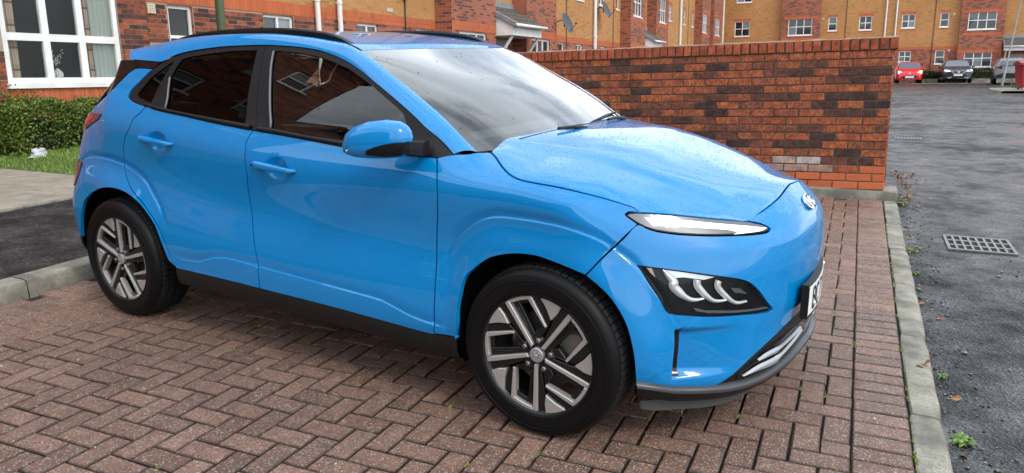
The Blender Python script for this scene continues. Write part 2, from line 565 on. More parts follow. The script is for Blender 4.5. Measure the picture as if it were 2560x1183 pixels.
def mortar_mat(name, col, moss=0.0):
    m = M_(name); vec = m.coord('Object')
    n = m.noise(vec, 40.0, 4.0); n1 = m.noise(vec, 3.5, 4.0)
    base = m.mix(n, tuple(c * .5 for c in col), col)
    if moss:
        base = m.mix(m.ramp(n1, [(.45, (0, 0, 0)), (.6, (moss,) * 3)]), base, (.035, .04, .012))
    m.l(base, m.b.inputs['Base Color']); m.set(Roughness=.9); m.bump(n, .004, .8)
    return m.m
MORTAR = mortar_mat('dark_mortar', (.20, .165, .125), .5)
MOSSY = mortar_mat('mossy_mortar', (.10, .085, .05), .9)
HMORT = mortar_mat('pale_mortar', (.46, .37, .29))

def courses_mat(name, axes, c1, c2, c3, mortar, amount, soldier=False):
    """brickwork too far away to tell the bricks apart"""
    m = M_(name)
    tc = m.n('TexCoord'); sp = m.n('SeparateXYZ'); m.l(tc.outputs['Object'], sp.inputs[0])
    cb = m.n('CombineXYZ')
    m.l(sp.outputs[axes[0]], cb.inputs[0]); m.l(sp.outputs[axes[1]], cb.inputs[1])
    b = m.n('TexBrick'); m.l(cb.outputs[0], b.inputs['Vector'])
    b.offset = 0.0 if soldier else .5
    b.inputs['Scale'].default_value = 1.0
    b.inputs['Brick Width'].default_value = .075 if soldier else .225
    b.inputs['Row Height'].default_value = .235 if soldier else .075
    b.inputs['Mortar Size'].default_value = .005
    b.inputs['Mortar Smooth'].default_value = .1
    b.inputs['Bias'].default_value = 0.0
    b.inputs['Color1'].default_value = (0, 0, 0, 1); b.inputs['Color2'].default_value = (1, 1, 1, 1); b.inputs['Mortar'].default_value = (0, 0, 0, 1)
    rc = m.ramp(b.outputs['Color'], [(0, c3), (amount, c3), (amount + .03, c1), (1, c2)])
    base = m.mix(b.outputs['Fac'], rc, mortar)
    n1 = m.noise(tc.outputs['Object'], .45, 5.0, .6); n2 = m.noise(tc.outputs['Object'], 14.0, 4.0)
    base = m.mix(m.math('MULTIPLY', m.ramp(n1, [(.42, (0, 0, 0)), (.7, (1, 1, 1))]), .28), base, tuple(c * .45 for c in c1))
    base = m.mix(m.math('MULTIPLY', m.ramp(n2, [(.45, (0, 0, 0)), (.7, (1, 1, 1))]), .30), base, tuple(c * .55 for c in c1))
    m.l(base, m.b.inputs['Base Color']); m.set(Roughness=.85, Specular_IOR_Level=.25)
    m.bump(m.math('SUBTRACT', 1.0, b.outputs['Fac']), .006, .7)
    return m.m
TAN = ((.48, .222, .078), (.54, .262, .098), (.40, .180, .062), (.47, .31, .16))
REDS = ((.35, .100, .055), (.40, .130, .075), (.135, .062, .048), (.38, .25, .18))
TAN_A = courses_mat('buff_courses_side', (1, 2), TAN[0], TAN[1], TAN[2], TAN[3], .14)
RED_A = courses_mat('red_courses_side', (1, 2), REDS[0], REDS[1], REDS[2], REDS[3], .30)
ORG_A = courses_mat('orange_soldiers_side', (1, 2), (.50, .135, .058), (.55, .155, .068), (.44, .115, .05), (.40, .12, .06), .05, True)
TAN_B = courses_mat('buff_courses_end', (0, 2), TAN[0], TAN[1], TAN[2], TAN[3], .14)
RED_B = courses_mat('red_courses_end', (0, 2), REDS[0], REDS[1], REDS[2], REDS[3], .30)
ORG_B = courses_mat('orange_soldiers_end', (0, 2), (.50, .135, .058), (.55, .155, .068), (.44, .115, .05), (.40, .12, .06), .05, True)
RED_X0 = courses_mat('red_courses_gable', (0, 2), REDS[0], REDS[1], REDS[2], REDS[3], .30)
UPVC = M_('white_upvc'); UPVC.set(Base_Color=(.80, .79, .76, 1), Roughness=.35)
UPVC.l(UPVC.mix(UPVC.ramp(UPVC.noise(UPVC.coord('Object'), 3.0, 5.0), [(.45, (0, 0, 0)), (.75, (1, 1, 1))]), (.82, .81, .79), (.66, .64, .58)), UPVC.b.inputs['Base Color'])
UPVC = UPVC.m
PIPEW = plain('pipe_white', (.74, .72, .68), .4)
PANE = glassy('house_pane', (.92, .94, .93), 1.5, 0.0, .7)
def dark_pane():
    m = M_('far_pane')
    r = m.n('ObjectInfo').outputs['Random']
    m.l(m.ramp(r, [(.0, (.006, .007, .008)), (.5, (.02, .024, .028)), (.8, (.10, .115, .125)), (1.0, (.22, .25, .26))]), m.b.inputs['Base Color'])
    m.set(Roughness=.04, Specular_IOR_Level=.6)
    return m.m
FPANE = dark_pane()
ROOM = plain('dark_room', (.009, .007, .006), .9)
TILE = M_('roof_tile'); _v = TILE.coord('Object', rnd=True)
TILE.l(TILE.mix(TILE.ramp(TILE.noise(_v, 22.0, 5.0), [(.45, (0, 0, 0)), (.68, (1, 1, 1))]), (.060, .050, .045), (.16, .15, .12)), TILE.b.inputs['Base Color']); TILE.set(Roughness=.85)
TILE = TILE.m
LEAD = concrete_mat('lead_flashing', (.30, .32, .34), dark=.7)

# ---------------------------------------------------------------- ground
def ground_z(x, y):
    xe = max(-12.0, min(x, 8.0)) * max(0.0, min(1.0, (14.0 - y) / 8.0))
    return -.0171 * xe + float(np.interp(y, [-12, 5.5, 9, 37, 60, 130], [-.452, .127, .20, .36, .49, .9]))
gx_ = [-60, -30, -20, -15, -12, -10, -8, -6, -4, -2, 0, .2, .5, 1, 1.5, 2, 3, 4, 6, 8, 12, 20, 40, 90]
gy_ = [-60, -30, -20, -12, -8, -4, -2, 0, 2, 4, 5.5, 7, 9, 12, 16, 22, 30, 40, 50, 60, 80, 120]
g = G(); g.grid([[(x, y, ground_z(x, y)) for x in gx_] for y in gy_])
road = g.build('road', ROAD, None, True); tag(road, kind='structure')

# parking bay: bedding, pavers one by one
bay = G().box(-4.52, .2095, -5.0, 5.30, -.30, -.018).build('parking_bay', SAND, None, matrix=None)
bay.matrix_world = BAY; tag(bay, kind='structure')
PP = .1022
def tile_mesh(name, lx, ly, lz, c, seed):
    """block with chamfered, slightly uneven arris; top at z = 0, centred"""
    r_ = random.Random(seed)
    hx, hy = lx / 2, ly / 2
    j = lambda: r_.uniform(-.0012, .0012)
    lo = [(-hx, -hy, -lz), (hx, -hy, -lz), (hx, hy, -lz), (-hx, hy, -lz)]
    md = [(-hx + j(), -hy + j(), -c), (hx + j(), -hy + j(), -c), (hx + j(), hy + j(), -c), (-hx + j(), hy + j(), -c)]
    tp = [(-hx + c + j(), -hy + c + j(), j() * .5), (hx - c + j(), -hy + c + j(), j() * .5), (hx - c + j(), hy - c + j(), j() * .5), (-hx + c + j(), hy - c + j(), j() * .5)]
    V = lo + md + tp
    F = [(0, 1, 5, 4), (1, 2, 6, 5), (2, 3, 7, 6), (3, 0, 4, 7), (4, 5, 9, 8), (5, 6, 10, 9), (6, 7, 11, 10), (7, 4, 8, 11), (8, 9, 10, 11)]
    return V, F
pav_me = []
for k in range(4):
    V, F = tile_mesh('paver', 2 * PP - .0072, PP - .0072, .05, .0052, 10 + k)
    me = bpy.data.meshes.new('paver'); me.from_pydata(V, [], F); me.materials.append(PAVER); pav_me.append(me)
cam_b = BAY.inverted() @ Vector(_C)
def in_view(p, mx=.06):
    """does a bay point lie in the picture?"""
    w = BAY @ Vector(p)
    d = w - Vector(_C)
    x, y, z = d.dot(Vector(_R)), d.dot(Vector(_U)), d.dot(Vector(_F))
    if z < .1: return False
    f = 1884.43 / 2560
    return abs(x / z * f) < .5 + mx and abs(y / z * f) < .231 + mx
cells = []
for i in range(-44, 0):
    for j in range(-40, 50):
        c = (i - j + 1) % 4
        if c == 0:
            if i + 1 <= -1: cells.append(((i + 1) * PP, (j + .5) * PP, 0))
            else: cells.append(((i + .5) * PP, (j + .5) * PP, 2))
        elif c == 3 and j < 49:
            cells.append(((i + .5) * PP, (j + 1) * PP, 1))
for k in range(-40, 50):
    cells.append((PP, (k + .5) * PP, 0))
cells = [c for c in cells if -.014 + c[1] < 4.99 + .03 * -c[0] * .3]
vis = [c for c in cells if in_view((c[0], c[1], 0))]
def under_car(c):
    p = CAR.inverted() @ (BAY @ Vector((c[0], c[1], 0)))
    return -.5 < p.x < 2.95 and -.55 < p.y < 1.0
vis.sort(key=lambda c: (under_car(c), (Vector((c[0], c[1], 0)) - cam_b).length))
single = vis[:300]; sset = set((c[0], c[1]) for c in single)
rest = [c for c in cells if (c[0], c[1]) not in sset]
def paver_m(c, r_):
    z = r_.gauss(0, .0007); t = Matrix.Translation((c[0] + r_.uniform(-.0012, .0012), c[1] + r_.uniform(-.0012, .0012), max(-.004, min(.004, z))))
    rot = Matrix.Rotation((math.pi / 2 if c[2] == 1 else 0) + r_.gauss(0, .006) + (math.pi if r_.random() < .5 else 0), 4, 'Z') @ Matrix.Rotation(r_.gauss(0, .0035), 4, 'X') @ Matrix.Rotation(r_.gauss(0, .003), 4, 'Y')
    if c[2] == 2: rot = rot @ Matrix.Diagonal((.5, 1, 1, 1))
    return t @ rot
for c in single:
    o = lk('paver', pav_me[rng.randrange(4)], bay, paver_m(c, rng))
g = G(); base_t = tile_mesh('p', 2 * PP - .0072, PP - .0072, .05, .0052, 3)
for c in rest:
    m4 = paver_m(c, rng)
    g.add([m4 @ Vector(v) for v in base_t[0]], base_t[1])
tag(g.build('pavers', PAVER_I, bay), kind='stuff')

# kerb along the road
kerb = empty('kerb', BAY, kind='structure')
kerb_prof = [(.2115, -.02), (.2125, -.004), (.218, .001), (.300, .0), (.318, -.006), (.330, -.022), (.338, -.075), (.338, -.20), (.2115, -.20)]
def kerb_stone(y0, y1, dx, dz, r_):
    g = G(); n = 7
    rows = []
    for t in range(n):
        f = t / (n - 1); y = y0 + (y1 - y0) * f
        e = .004 if t in (0, n - 1) else 0
        rows.append([(x + dx + (r_.uniform(-.0025, .0025) if z > -.1 else 0) - (e if x > .3 else -e if x < .22 else 0), y, z + dz - e + (r_.uniform(-.0015, .0015) if z > -.1 else 0)) for x, z in kerb_prof])
    g.grid(rows, False)
    g.F.append(tuple(range(len(kerb_prof)))); g.F.append(tuple((n - 1) * len(kerb_prof) + k for k in range(len(kerb_prof)))[::-1])
    return g
ky = .464 - .9145 * 4
for k in range(9):
    y0, y1 = ky + k * .9145, ky + (k + 1) * .9145
    if y0 > 4.95: break
    y1 = min(y1, 5.02)
    kerb_stone(y0 + .0025, y1 - .0025, rng.uniform(-.004, .004), rng.uniform(-.004, .003), rng).build('kerb_stone', KERB, kerb, True, auto=35)

# back kerb, tarmac footpath, slab path, lawn
bk = empty('back_kerb', BAY, kind='structure')
for k in range(9):
    y0 = -3.6 + k * .9145
    g = G(); rr = rng
    rows = []
    for t in range(6):
        y = y0 + .003 + (.9085) * t / 5
        rows.append([(x + rr.uniform(-.003, .003), y, z + rr.uniform(-.002, .002)) for x, z in ((-4.505, -.05), (-4.512, .080), (-4.522, .094), (-4.540, .100), (-4.655, .100), (-4.66, .06))])
    g.grid(rows, True)
    g.build('kerb_stone', KERB, bk, True, auto=35)
fp = G(); fp.grid([[(x, y, .092 + .004 * math.sin(3 * x + 2 * y)) for x in np.linspace(-6.64, -4.654, 8)] for y in np.linspace(-6, 12, 40)], True)
fpo = fp.build('footpath', PATHT, None, True); fpo.matrix_world = BAY; tag(fpo, kind='structure')
sp_ = empty('slab_path', BAY, kind='structure')
xs_l = [-6.66, -7.27, -8.38, -9.3, -10.25]; ys_l = [.45, 1.22, 2.0, 2.82]
for a in range(4):
    for b in range(3):
        x1, x0 = xs_l[a] - .004, xs_l[a + 1] + .004; y0, y1 = ys_l[b] + .004, ys_l[b + 1] - .004
        g = G(); g.cbox(x0, x1, y0, y1, .02, .104 + rng.uniform(-.004, .004) - .0 * a, .006)
        g.build('slab', SLAB, sp_)
G().box(-10.3, -6.65, .4, 2.83, .0, .095).build('slab_bed', SAND, sp_)
g = G()
for k in range(5):
    g.cbox(-6.655, -6.615, .45 + k * .5, .94 + k * .5, .03, .112, .006)
g.build('edging', KERB, sp_)
def lawn_z(x, y): return .098 + (.017 + .075 * max(0, min(1, (-x - 7.5) / 2.0))) * max(0, min(1, (y - 2.83) / .6))
LAWNM = M_('lawn_soil'); _v = LAWNM.coord('Object')
LAWNM.l(LAWNM.mix(LAWNM.noise(_v, 20.0, 4.0), (.035, .060, .012), (.085, .135, .022)), LAWNM.b.inputs['Base Color']); LAWNM.set(Roughness=.95); LAWNM = LAWNM.m
g = G(); g.grid([[(x, y, lawn_z(x, y)) for x in np.linspace(-12.5, -6.62, 16)] for y in list(np.linspace(2.822, 3.5, 8)) + list(np.linspace(4, 14, 12))], False)
lawn = g.build('lawn', LAWNM, None, True); lawn.matrix_world = BAY; tag(lawn, kind='structure')
g = G(); g.grid([[(x, y, .098) for x in (-12.5, -10.3, -6.65)] for y in (-8, -2, .4)], False)
l2 = g.build('lawn', LAWNM, None, True); l2.matrix_world = BAY; tag(l2, kind='structure')
GRASS = M_('grass_blades'); _r = GRASS.n('NewGeometry').outputs['Random Per Island']
GRASS.l(GRASS.ramp(_r, [(.0, (.09, .17, .02)), (.6, (.18, .30, .035)), (1.0, (.27, .36, .07))]), GRASS.b.inputs['Base Color']); GRASS.set(Roughness=.6); GRASS = GRASS.m
g = G()
for k in range(9000):
    x = rng.uniform(-9.6, -6.7); y = rng.uniform(2.80, 4.9)
    if y < 2.80 + .10 * rng.random(): continue
    z = lawn_z(x, y); a = rng.uniform(0, 6.28); h = rng.uniform(.02, .05); w = rng.uniform(.003, .006)
    dx, dy = math.cos(a) * w, math.sin(a) * w; tx, ty = rng.gauss(0, .016), rng.gauss(0, .016)
    g.add([(x - dx, y - dy, z - .003), (x + dx, y + dy, z - .003), (x + tx, y + ty, z + h)], [(0, 1, 2)])
go = g.build('grass', GRASS); go.matrix_world = BAY
tag(go, 'short bright green lawn beside the concrete path', 'grass', kind='stuff')

# ---------------------------------------------------------------- brick garden wall
WALL = Matrix.Translation((.213, 5.082, .245)) @ Matrix.Rotation(math.radians(-3.0), 4, 'Z') @ Matrix.Rotation(-.013, 4, 'Y')
wall = empty('brick_wall', WALL, 'weathered red brick garden wall with upright coping bricks behind the blue car', 'wall')
LW = 4.95; NC = 17; CH = .0755; BL = .2255
G().box(-LW + .012, -.012, .010, .205, .0, NC * CH + .02).build('mortar_core', MORTAR, wall)
def brick_mesh(name, lx, ly, lz, m, seed, c=.0035, jit=.0016):
    r_ = random.Random(seed); j = lambda: r_.uniform(-jit, jit)
    V = [(-lx / 2, ly, -lz / 2), (lx / 2, ly, -lz / 2), (lx / 2, ly, lz / 2), (-lx / 2, ly, lz / 2)]
    V += [(-lx / 2 + j(), c, -lz / 2 + j()), (lx / 2 + j(), c, -lz / 2 + j()), (lx / 2 + j(), c, lz / 2 + j()), (-lx / 2 + j(), c, lz / 2 + j())]
    V += [(-lx / 2 + c + j(), j(), -lz / 2 + c + j()), (lx / 2 - c + j(), j(), -lz / 2 + c + j()), (lx / 2 - c + j(), j(), lz / 2 - c + j()), (-lx / 2 + c + j(), j(), lz / 2 - c + j())]
    F = [(8, 9, 10, 11)]
    for a, b in ((4, 8), (0, 4)):
        for i in range(4):
            F.append((a + i, a + (i + 1) % 4, b + (i + 1) % 4, b + i))
    me = bpy.data.meshes.new(name); me.from_pydata(V, [], F); me.materials.append(m)
    return me
full = [brick_mesh('brick', BL - .010, .100, .0655, WBRICK, 20 + k) for k in range(4)]
halfb = [brick_mesh('brick', BL / 2 - .010, .100, .0655, WBRICK, 30 + k) for k in range(2)]
nfull = [brick_mesh('brick', BL - .010, .100, .0655, NBRICK, 40 + k) for k in range(2)]
nhalf = [brick_mesh('brick', BL / 2 - .010, .100, .0655, NBRICK, 50 + k) for k in range(2)]
PALEB = brick_mat('lime_stained_brick', [(.0, (.42, .30, .25)), (.5, (.50, .22, .14)), (1.0, (.55, .50, .46))], stain=True, drag=.2)
pale = [brick_mesh('brick', BL - .010, .100, .0655, PALEB, 70 + k) for k in range(2)]
restb = G()
for c in range(NC):
    z = (c + .5) * CH
    x = 0.0
    first = True
    while x > -LW + .02:
        hb = first and c % 2 == 1
        L_ = BL / 2 if hb else BL
        first = False
        xc = x - L_ / 2
        new = c < 3 and xc > -2.2 and not (c == 2 and rng.random() < .6)
        me = (nhalf if new else halfb)[rng.randrange(2)] if hb else (nfull[rng.randrange(2)] if new else full[rng.randrange(4)])
        if not hb and c in (2, 3) and -1.05 < xc < -.48: me = pale[rng.randrange(2)]
        m4 = Matrix.Translation((xc, rng.gauss(0, .0018), z)) @ Matrix.Rotation(rng.gauss(0, .004), 4, 'Y') @ Matrix.Rotation(rng.gauss(0, .006), 4, 'Z')
        if xc > -3.95 and not (xc < -1.6 and c < 6):
            lk('brick', me, wall, m4)
        else:
            restb.add([m4 @ v.co for v in me.vertices], [tuple(p.vertices) for p in me.polygons])
        x -= L_
tag(restb.build('bricks', WBRICK_I, wall), kind='stuff')
# right-hand end face, header bricks
for c in range(NC):
    g = G(); g.cbox(-.0085, -.0005 + rng.uniform(0, .002), .104, .213, c * CH + .005, (c + 1) * CH - .005, .002)
    g.build('brick', WBRICK, wall)
# coping: bricks on edge
x = .028; zc = NC * CH + .004
cop_m = []
for k in range(3):
    me = bpy.data.meshes.new('coping_brick'); q_ = G(); q_.cbox(-.0335, .0335, -.012, .222, .0, .104, .005)
    rr = random.Random(k); V = [(a + rr.uniform(-.0015, .0015), b, c + rr.uniform(-.002, .002)) for a, b, c in q_.V]
    me.from_pydata(V, [], q_.F); me.materials.append(CBRICK); cop_m.append(me)
k = 0
while x > -LW:
    lk('coping_brick', cop_m[k % 3], wall, Matrix.Translation((x - .034, rng.gauss(0, .002), zc + rng.gauss(0, .0015))) @ Matrix.Rotation(rng.gauss(0, .012), 4, 'Y') @ Matrix.Rotation(rng.gauss(0, .01), 4, 'Z'))
    x -= .0815; k += 1
g = G(); g.box(-LW, .02, -.004, .214, NC * CH - .002, NC * CH + .098)
g.build('coping_mortar', MOSSY, wall)
g = G()
V = []
n_ = 60
for i in range(n_):
    xx = .02 - (LW + .02) * i / (n_ - 1)
    V.append([(xx, .02, zc + .100), (xx, .09, zc + .108 + rng.uniform(0, .012)), (xx, .17, zc + .108 + rng.uniform(0, .010)), (xx, .212, zc + .100)])
g.grid(V, False); g.build('coping_cap_mortar', mortar_mat('old_lichen_mortar', (.30, .26, .17), .3), wall, True)
# concrete footing
pl = empty('wall_footing', BAY @ Matrix.Translation((0, 0, 0)), kind='structure')
g = G()
rows = []
for t in range(24):
    xx = .325 - 5.2 * t / 23
    yo = 5.018 - (xx - .323) * .0716
    rows.append([(xx, yo + rng.uniform(-.004, .004), -.03), (xx, yo + .004 + rng.uniform(-.004, .004), .055 + rng.uniform(-.004, .004)), (xx, yo + .02, .072 + rng.uniform(-.004, .004)), (xx, yo + .30, .085)])
g.grid(rows, False)
g.add(rows[0], [(0, 1, 2, 3)])
g.build('footing', KERB, pl, True, auto=40)

# ---------------------------------------------------------------- blocks of flats
def cells_mesh(a_rng, z_rng, holes, P, reveal=.085):
    """wall rectangle in (a, z) with rectangular holes and their reveals"""
    As = sorted(set([a_rng[0], a_rng[1]] + [min(max(h[i], a_rng[0]), a_rng[1]) for h in holes for i in (0, 1)]))
    Zs = sorted(set([z_rng[0], z_rng[1]] + [min(max(h[i], z_rng[0]), z_rng[1]) for h in holes for i in (2, 3)]))
    g = G()
    for a0, a1 in zip(As[:-1], As[1:]):
        for z0, z1 in zip(Zs[:-1], Zs[1:]):
            am, zm = (a0 + a1) / 2, (z0 + z1) / 2
            if any(h[0] < am < h[1] and h[2] < zm < h[3] for h in holes): continue
            g.add([P(a0, z0, 0), P(a1, z0, 0), P(a1, z1, 0), P(a0, z1, 0)], [(0, 1, 2, 3)])
    for h in holes:
        z0, z1 = max(h[2], z_rng[0]), min(h[3], z_rng[1]); a0, a1 = max(h[0], a_rng[0]), min(h[1], a_rng[1])
        if z1 <= z0 or a1 <= a0: continue
        for q_ in (((a0, z0), (a0, z1)), ((a1, z1), (a1, z0))) + ((((a0, z0), (a1, z0)),) if h[2] >= z_rng[0] else ()) + ((((a1, z1), (a0, z1)),) if h[3] <= z_rng[1] else ()):
            (b0, y0), (b1, y1) = q_
            g.add([P(b0, y0, 0), P(b1, y1, 0), P(b1, y1, -reveal), P(b0, y0, -reveal)], [(0, 1, 2, 3)])
    return g
def pbox(g, P, a0, a1, z0, z1, d0, d1):
    V = [P(a, z, d) for d in (d0, d1) for a, z in ((a0, z0), (a1, z0), (a1, z1), (a0, z1))]
    return g.add(V, [(0, 3, 2, 1), (4, 5, 6, 7), (0, 1, 5, 4), (1, 2, 6, 5), (2, 3, 7, 6), (3, 0, 4, 7)])
def window(parent, P, a0, a1, z0, z1, cols, rows, fr=.055, bar=.05, sill=True, pane=None, row_split=None, rec=-.05, room=False, near=False):
    """white frame with mullions; every pane an object of its own"""
    g = G()
    pbox(g, P, a0, a0 + fr, z0, z1, rec - .05, rec + .01); pbox(g, P, a1 - fr, a1, z0, z1, rec - .05, rec + .01)
    pbox(g, P, a0 + fr, a1 - fr, z0, z0 + fr, rec - .05, rec + .01); pbox(g, P, a0 + fr, a1 - fr, z1 - fr, z1, rec - .05, rec + .01)
    ca = [a0 + fr + (a1 - a0 - 2 * fr) * k / cols for k in range(cols + 1)]
    splits = [z0 + fr] + ([z0 + fr + (z1 - z0 - 2 * fr) * k / rows for k in range(1, rows)] if row_split is None else list(row_split)) + [z1 - fr]
    for c in ca[1:-1]:
        pbox(g, P, c - bar / 2, c + bar / 2, z0 + fr, z1 - fr, rec - .045, rec + .012)
    for z in splits[1:-1]:
        for k in range(cols):
            pbox(g, P, ca[k] + (bar / 2 if k else 0), ca[k + 1] - (bar / 2 if k < cols - 1 else 0), z - bar / 2, z + bar / 2, rec - .045, rec + .008)
    if sill:
        pbox(g, P, a0 - .04, a1 + .04, z0 - .065, z0 - .001, rec - .04, .035)
    w = g.build('window', UPVC, parent)
    for k in range(cols):
        for r in range(len(splits) - 1):
            q_ = [(ca[k], splits[r]), (ca[k + 1], splits[r]), (ca[k + 1], splits[r + 1]), (ca[k], splits[r + 1])]
            mk('pane', [P(a, z, rec - .022) for a, z in q_], [(0, 1, 2, 3)], pane or FPANE, w)
    return w

XA = -10.4
PA = lambda a, z, d: (XA + d, a, z)            # side block: a along +Y, d out towards the car
flats = empty('side_block_of_flats', Matrix.Translation((XA, 6.0, .3)), 'long three storey block of flats in red and buff brick behind the blue car', 'building')
INV = flats.matrix_world.inverted()
def fl(o):                                      # keep world coordinates under the moved parent
    o.matrix_local = INV @ o.matrix_local if False else Matrix.Translation((-XA, -6.0, -.3)); return o
class Sub:                                      # parent proxy that re-bases children
    pass
flats_o = flats
def PAl(a, z, d): return (d, a - 6.0, z - .3)   # local coordinates of the block
BACK = -9.0
gw = [ # ground floor windows on the main face (a0, a1, z0, z1)
    (6.60, 7.11, 1.40, 2.53), (8.81, 9.65, 1.45, 2.53), (11.80, 12.60, 1.45, 2.53), (14.32, 14.92, 1.45, 2.53), (24.4, 25.0, 1.45, 2.53), (26.3, 27.1, 1.45, 2.53), (29.4, 30.2, 1.45, 2.53)]
uw = [(8.81, 9.65, 4.2, 5.28), (11.8, 12.6, 4.2, 5.28), (14.3, 14.9, 4.2, 5.28), (26.4, 27.2, 4.25, 5.28), (29.2, 30.05, 4.25, 5.28), (31.75, 32.2, 4.25, 5.28),
      (42.2, 43.0, 4.37, 5.28), (46.3, 46.9, 4.37, 5.28), (48.9, 49.5, 4.37, 5.28)]
big = (3.83, 5.60, 1.30, 2.75)
cells_mesh((6.13, 61.5), (.2, 2.55), gw, PAl).build('ground_floor_wall', RED_A, flats)
cells_mesh((6.13, 61.5), (2.55, 2.785), [], lambda a, z, d: PAl(a, z, d + .006)).build('brick_band', ORG_A, flats)
cells_mesh((6.13, 61.5), (2.785, 8.2), uw, PAl).build('upper_wall', TAN_A, flats)
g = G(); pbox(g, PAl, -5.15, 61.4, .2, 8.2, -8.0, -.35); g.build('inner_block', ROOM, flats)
g = G(); g.add([PAl(-5.5, 8.2, .4), PAl(61.5, 8.2, .4), PAl(61.5, 10.6, -4.2), PAl(-5.5, 10.6, -4.2), PAl(-5.5, 8.2, -8.4), PAl(61.5, 8.2, -8.4)], [(0, 1, 2, 3), (3, 2, 5, 4), (0, 3, 4), (1, 5, 2), (0, 4, 5, 1)])
g.build('roof', TILE, flats)
for w_ in gw:
    window(flats, PAl, *w_, 1 if w_[1] - w_[0] < .7 else 2, 2, fr=.05, row_split=[w_[3] - .50])
for w_ in uw:
    window(flats, PAl, *w_, 1 if w_[1] - w_[0] < .7 else 2, 2)
    g = G(); pbox(g, PAl, w_[0] - .06, w_[1] + .06, w_[3], w_[3] + .16, -.01, .008); g.build('brick_lintel', ORG_A, flats)
# near end of the block stands a little forward (its bricks are close enough to be built)
FWD = .07
PF = lambda a, z, d: PAl(a, z, d + FWD)
def near_bricks(a0, a1, z0, z1, P, holes, par, keep):
    nc = int(round((z1 - z0) / .0755))
    for c in range(nc):
        zc_ = z0 + (c + .5) * .0755
        a = a1 + (0 if c % 2 else .1125)
        while a > a0:
            b1, b0 = min(a, a1), max(a - .225, a0)
            a -= .225
            cuts = [(b0, b1)]
            for h in holes:
                if h[2] - .02 < zc_ < h[3] + .02:
                    nc_ = []
                    for q0, q1 in cuts:
                        if q1 <= h[0] or q0 >= h[1]: nc_.append((q0, q1))
                        else:
                            if q0 < h[0]: nc_.append((q0, h[0]))
                            if q1 > h[1]: nc_.append((h[1], q1))
                    cuts = nc_
            for q0, q1 in cuts:
                if q1 - q0 < .03: continue
                e = rng.gauss(0, .0016)
                V = [P(aa, zz, dd) for (aa, zz, dd) in ((q0 + .005, zc_ - .0325, -.05), (q1 - .005, zc_ - .0325, -.05), (q1 - .005, zc_ + .0325, -.05), (q0 + .005, zc_ + .0325, -.05),
                                                       (q0 + .005, zc_ - .0325, e), (q1 - .005, zc_ - .0325, e), (q1 - .005, zc_ + .0325, e), (q0 + .005, zc_ + .0325, e))]
                mk('brick', V, [(4, 5, 6, 7), (0, 1, 5, 4), (1, 2, 6, 5), (2, 3, 7, 6), (3, 0, 4, 7)], HBRICK, par)
nw = empty('near_wall', None)
nw.parent = flats
cells_mesh((5.60, 6.13), (.2, 2.75), [], lambda a, z, d: PF(a, z, d - .008)).build('mortar', HMORT, nw)
g = G(); g.add([PF(6.13, .2, 0), PF(6.13, 8.2, 0), PAl(6.13, 8.2, -.01), PAl(6.13, .2, -.01)], [(0, 1, 2, 3)]); g.build('return_face', RED_A, nw)
near_bricks(5.61, 6.13, 1.50, 2.75, PF, [], nw, None)
near_bricks(3.20, 3.83, 1.05, 1.75, PF, [], nw, None)
cells_mesh((2.4, 3.83), (.2, 2.75), [], lambda a, z, d: PF(a, z, d - .008)).build('mortar', HMORT, nw)
cells_mesh((3.83, 5.60), (.2, 1.0), [], PF).build('dwarf_wall', RED_A, nw)
rw_ = [(-4.75, -4.25, 4.9, 5.6), (-4.75, -4.25, 6.6, 7.3), (-3.65, -3.15, 4.9, 5.6), (-1.2, .4, 4.2, 5.5), (-1.2, .4, 1.4, 2.7)]
cells_mesh((-5.2, 2.4), (.2, 8.2), rw_, PF).build('side_wall', RED_A, nw)
for w_ in rw_: window(flats, PF, *w_, 1 if w_[1] - w_[0] < 1 else 2, 2)
cells_mesh((2.4, 6.13), (2.75, 8.2), [], PF).build('side_wall', RED_A, nw)
# orange soldier bricks below the big window
a = 3.83
while a < 5.62:
    V = []
    e = rng.gauss(0, .0015)
    for dd in (-.05, .004 + e):
        V += [PF(a + .004, 1.02, dd), PF(a + .072, 1.02, dd), PF(a + .072, 1.238, dd), PF(a + .004, 1.238, dd)]
    mk('soldier_brick', V, [(4, 5, 6, 7), (0, 1, 5, 4), (1, 2, 6, 5), (2, 3, 7, 6), (3, 0, 4, 7)], NBRICK, nw)
    a += .0765
g = G(); pbox(g, PF, 3.83, 5.62, 1.0, 1.24, -.06, -.004); g.build('mortar', HMORT, nw)
# the recess bricks either side of the small window
nb = empty('near_wall', None); nb.parent = flats
near_bricks(6.135, 8.81, 1.92, 2.55, lambda a, z, d: PAl(a, z, d + .008), [(6.58, 7.13, 0, 9)], nb, None)
near_bricks(8.81, 10.2, 2.02, 2.55, lambda a, z, d: PAl(a, z, d + .008), [(8.79, 9.67, 0, 9)], nb, None)
cells_mesh((6.135, 10.2), (1.85, 2.55), [(6.59, 7.12, 0, 2.54), (8.80, 9.66, 0, 2.54)], lambda a, z, d: PAl(a, z, d + .002)).build('mortar', HMORT, nb)
a = 6.14
while a < 10.2:
    V = []
    e = rng.gauss(0, .001)
    for dd in (-.02, .012 + e):
        V += [PAl(a + .0025, 2.556, dd), PAl(a + .0735, 2.556, dd), PAl(a + .0735, 2.778, dd), PAl(a + .0025, 2.778, dd)]
    mk('soldier_brick', V, [(4, 5, 6, 7), (0, 1, 5, 4), (1, 2, 6, 5), (2, 3, 7, 6), (3, 0, 4, 7)], NBRICK, nb)
    a += .0758
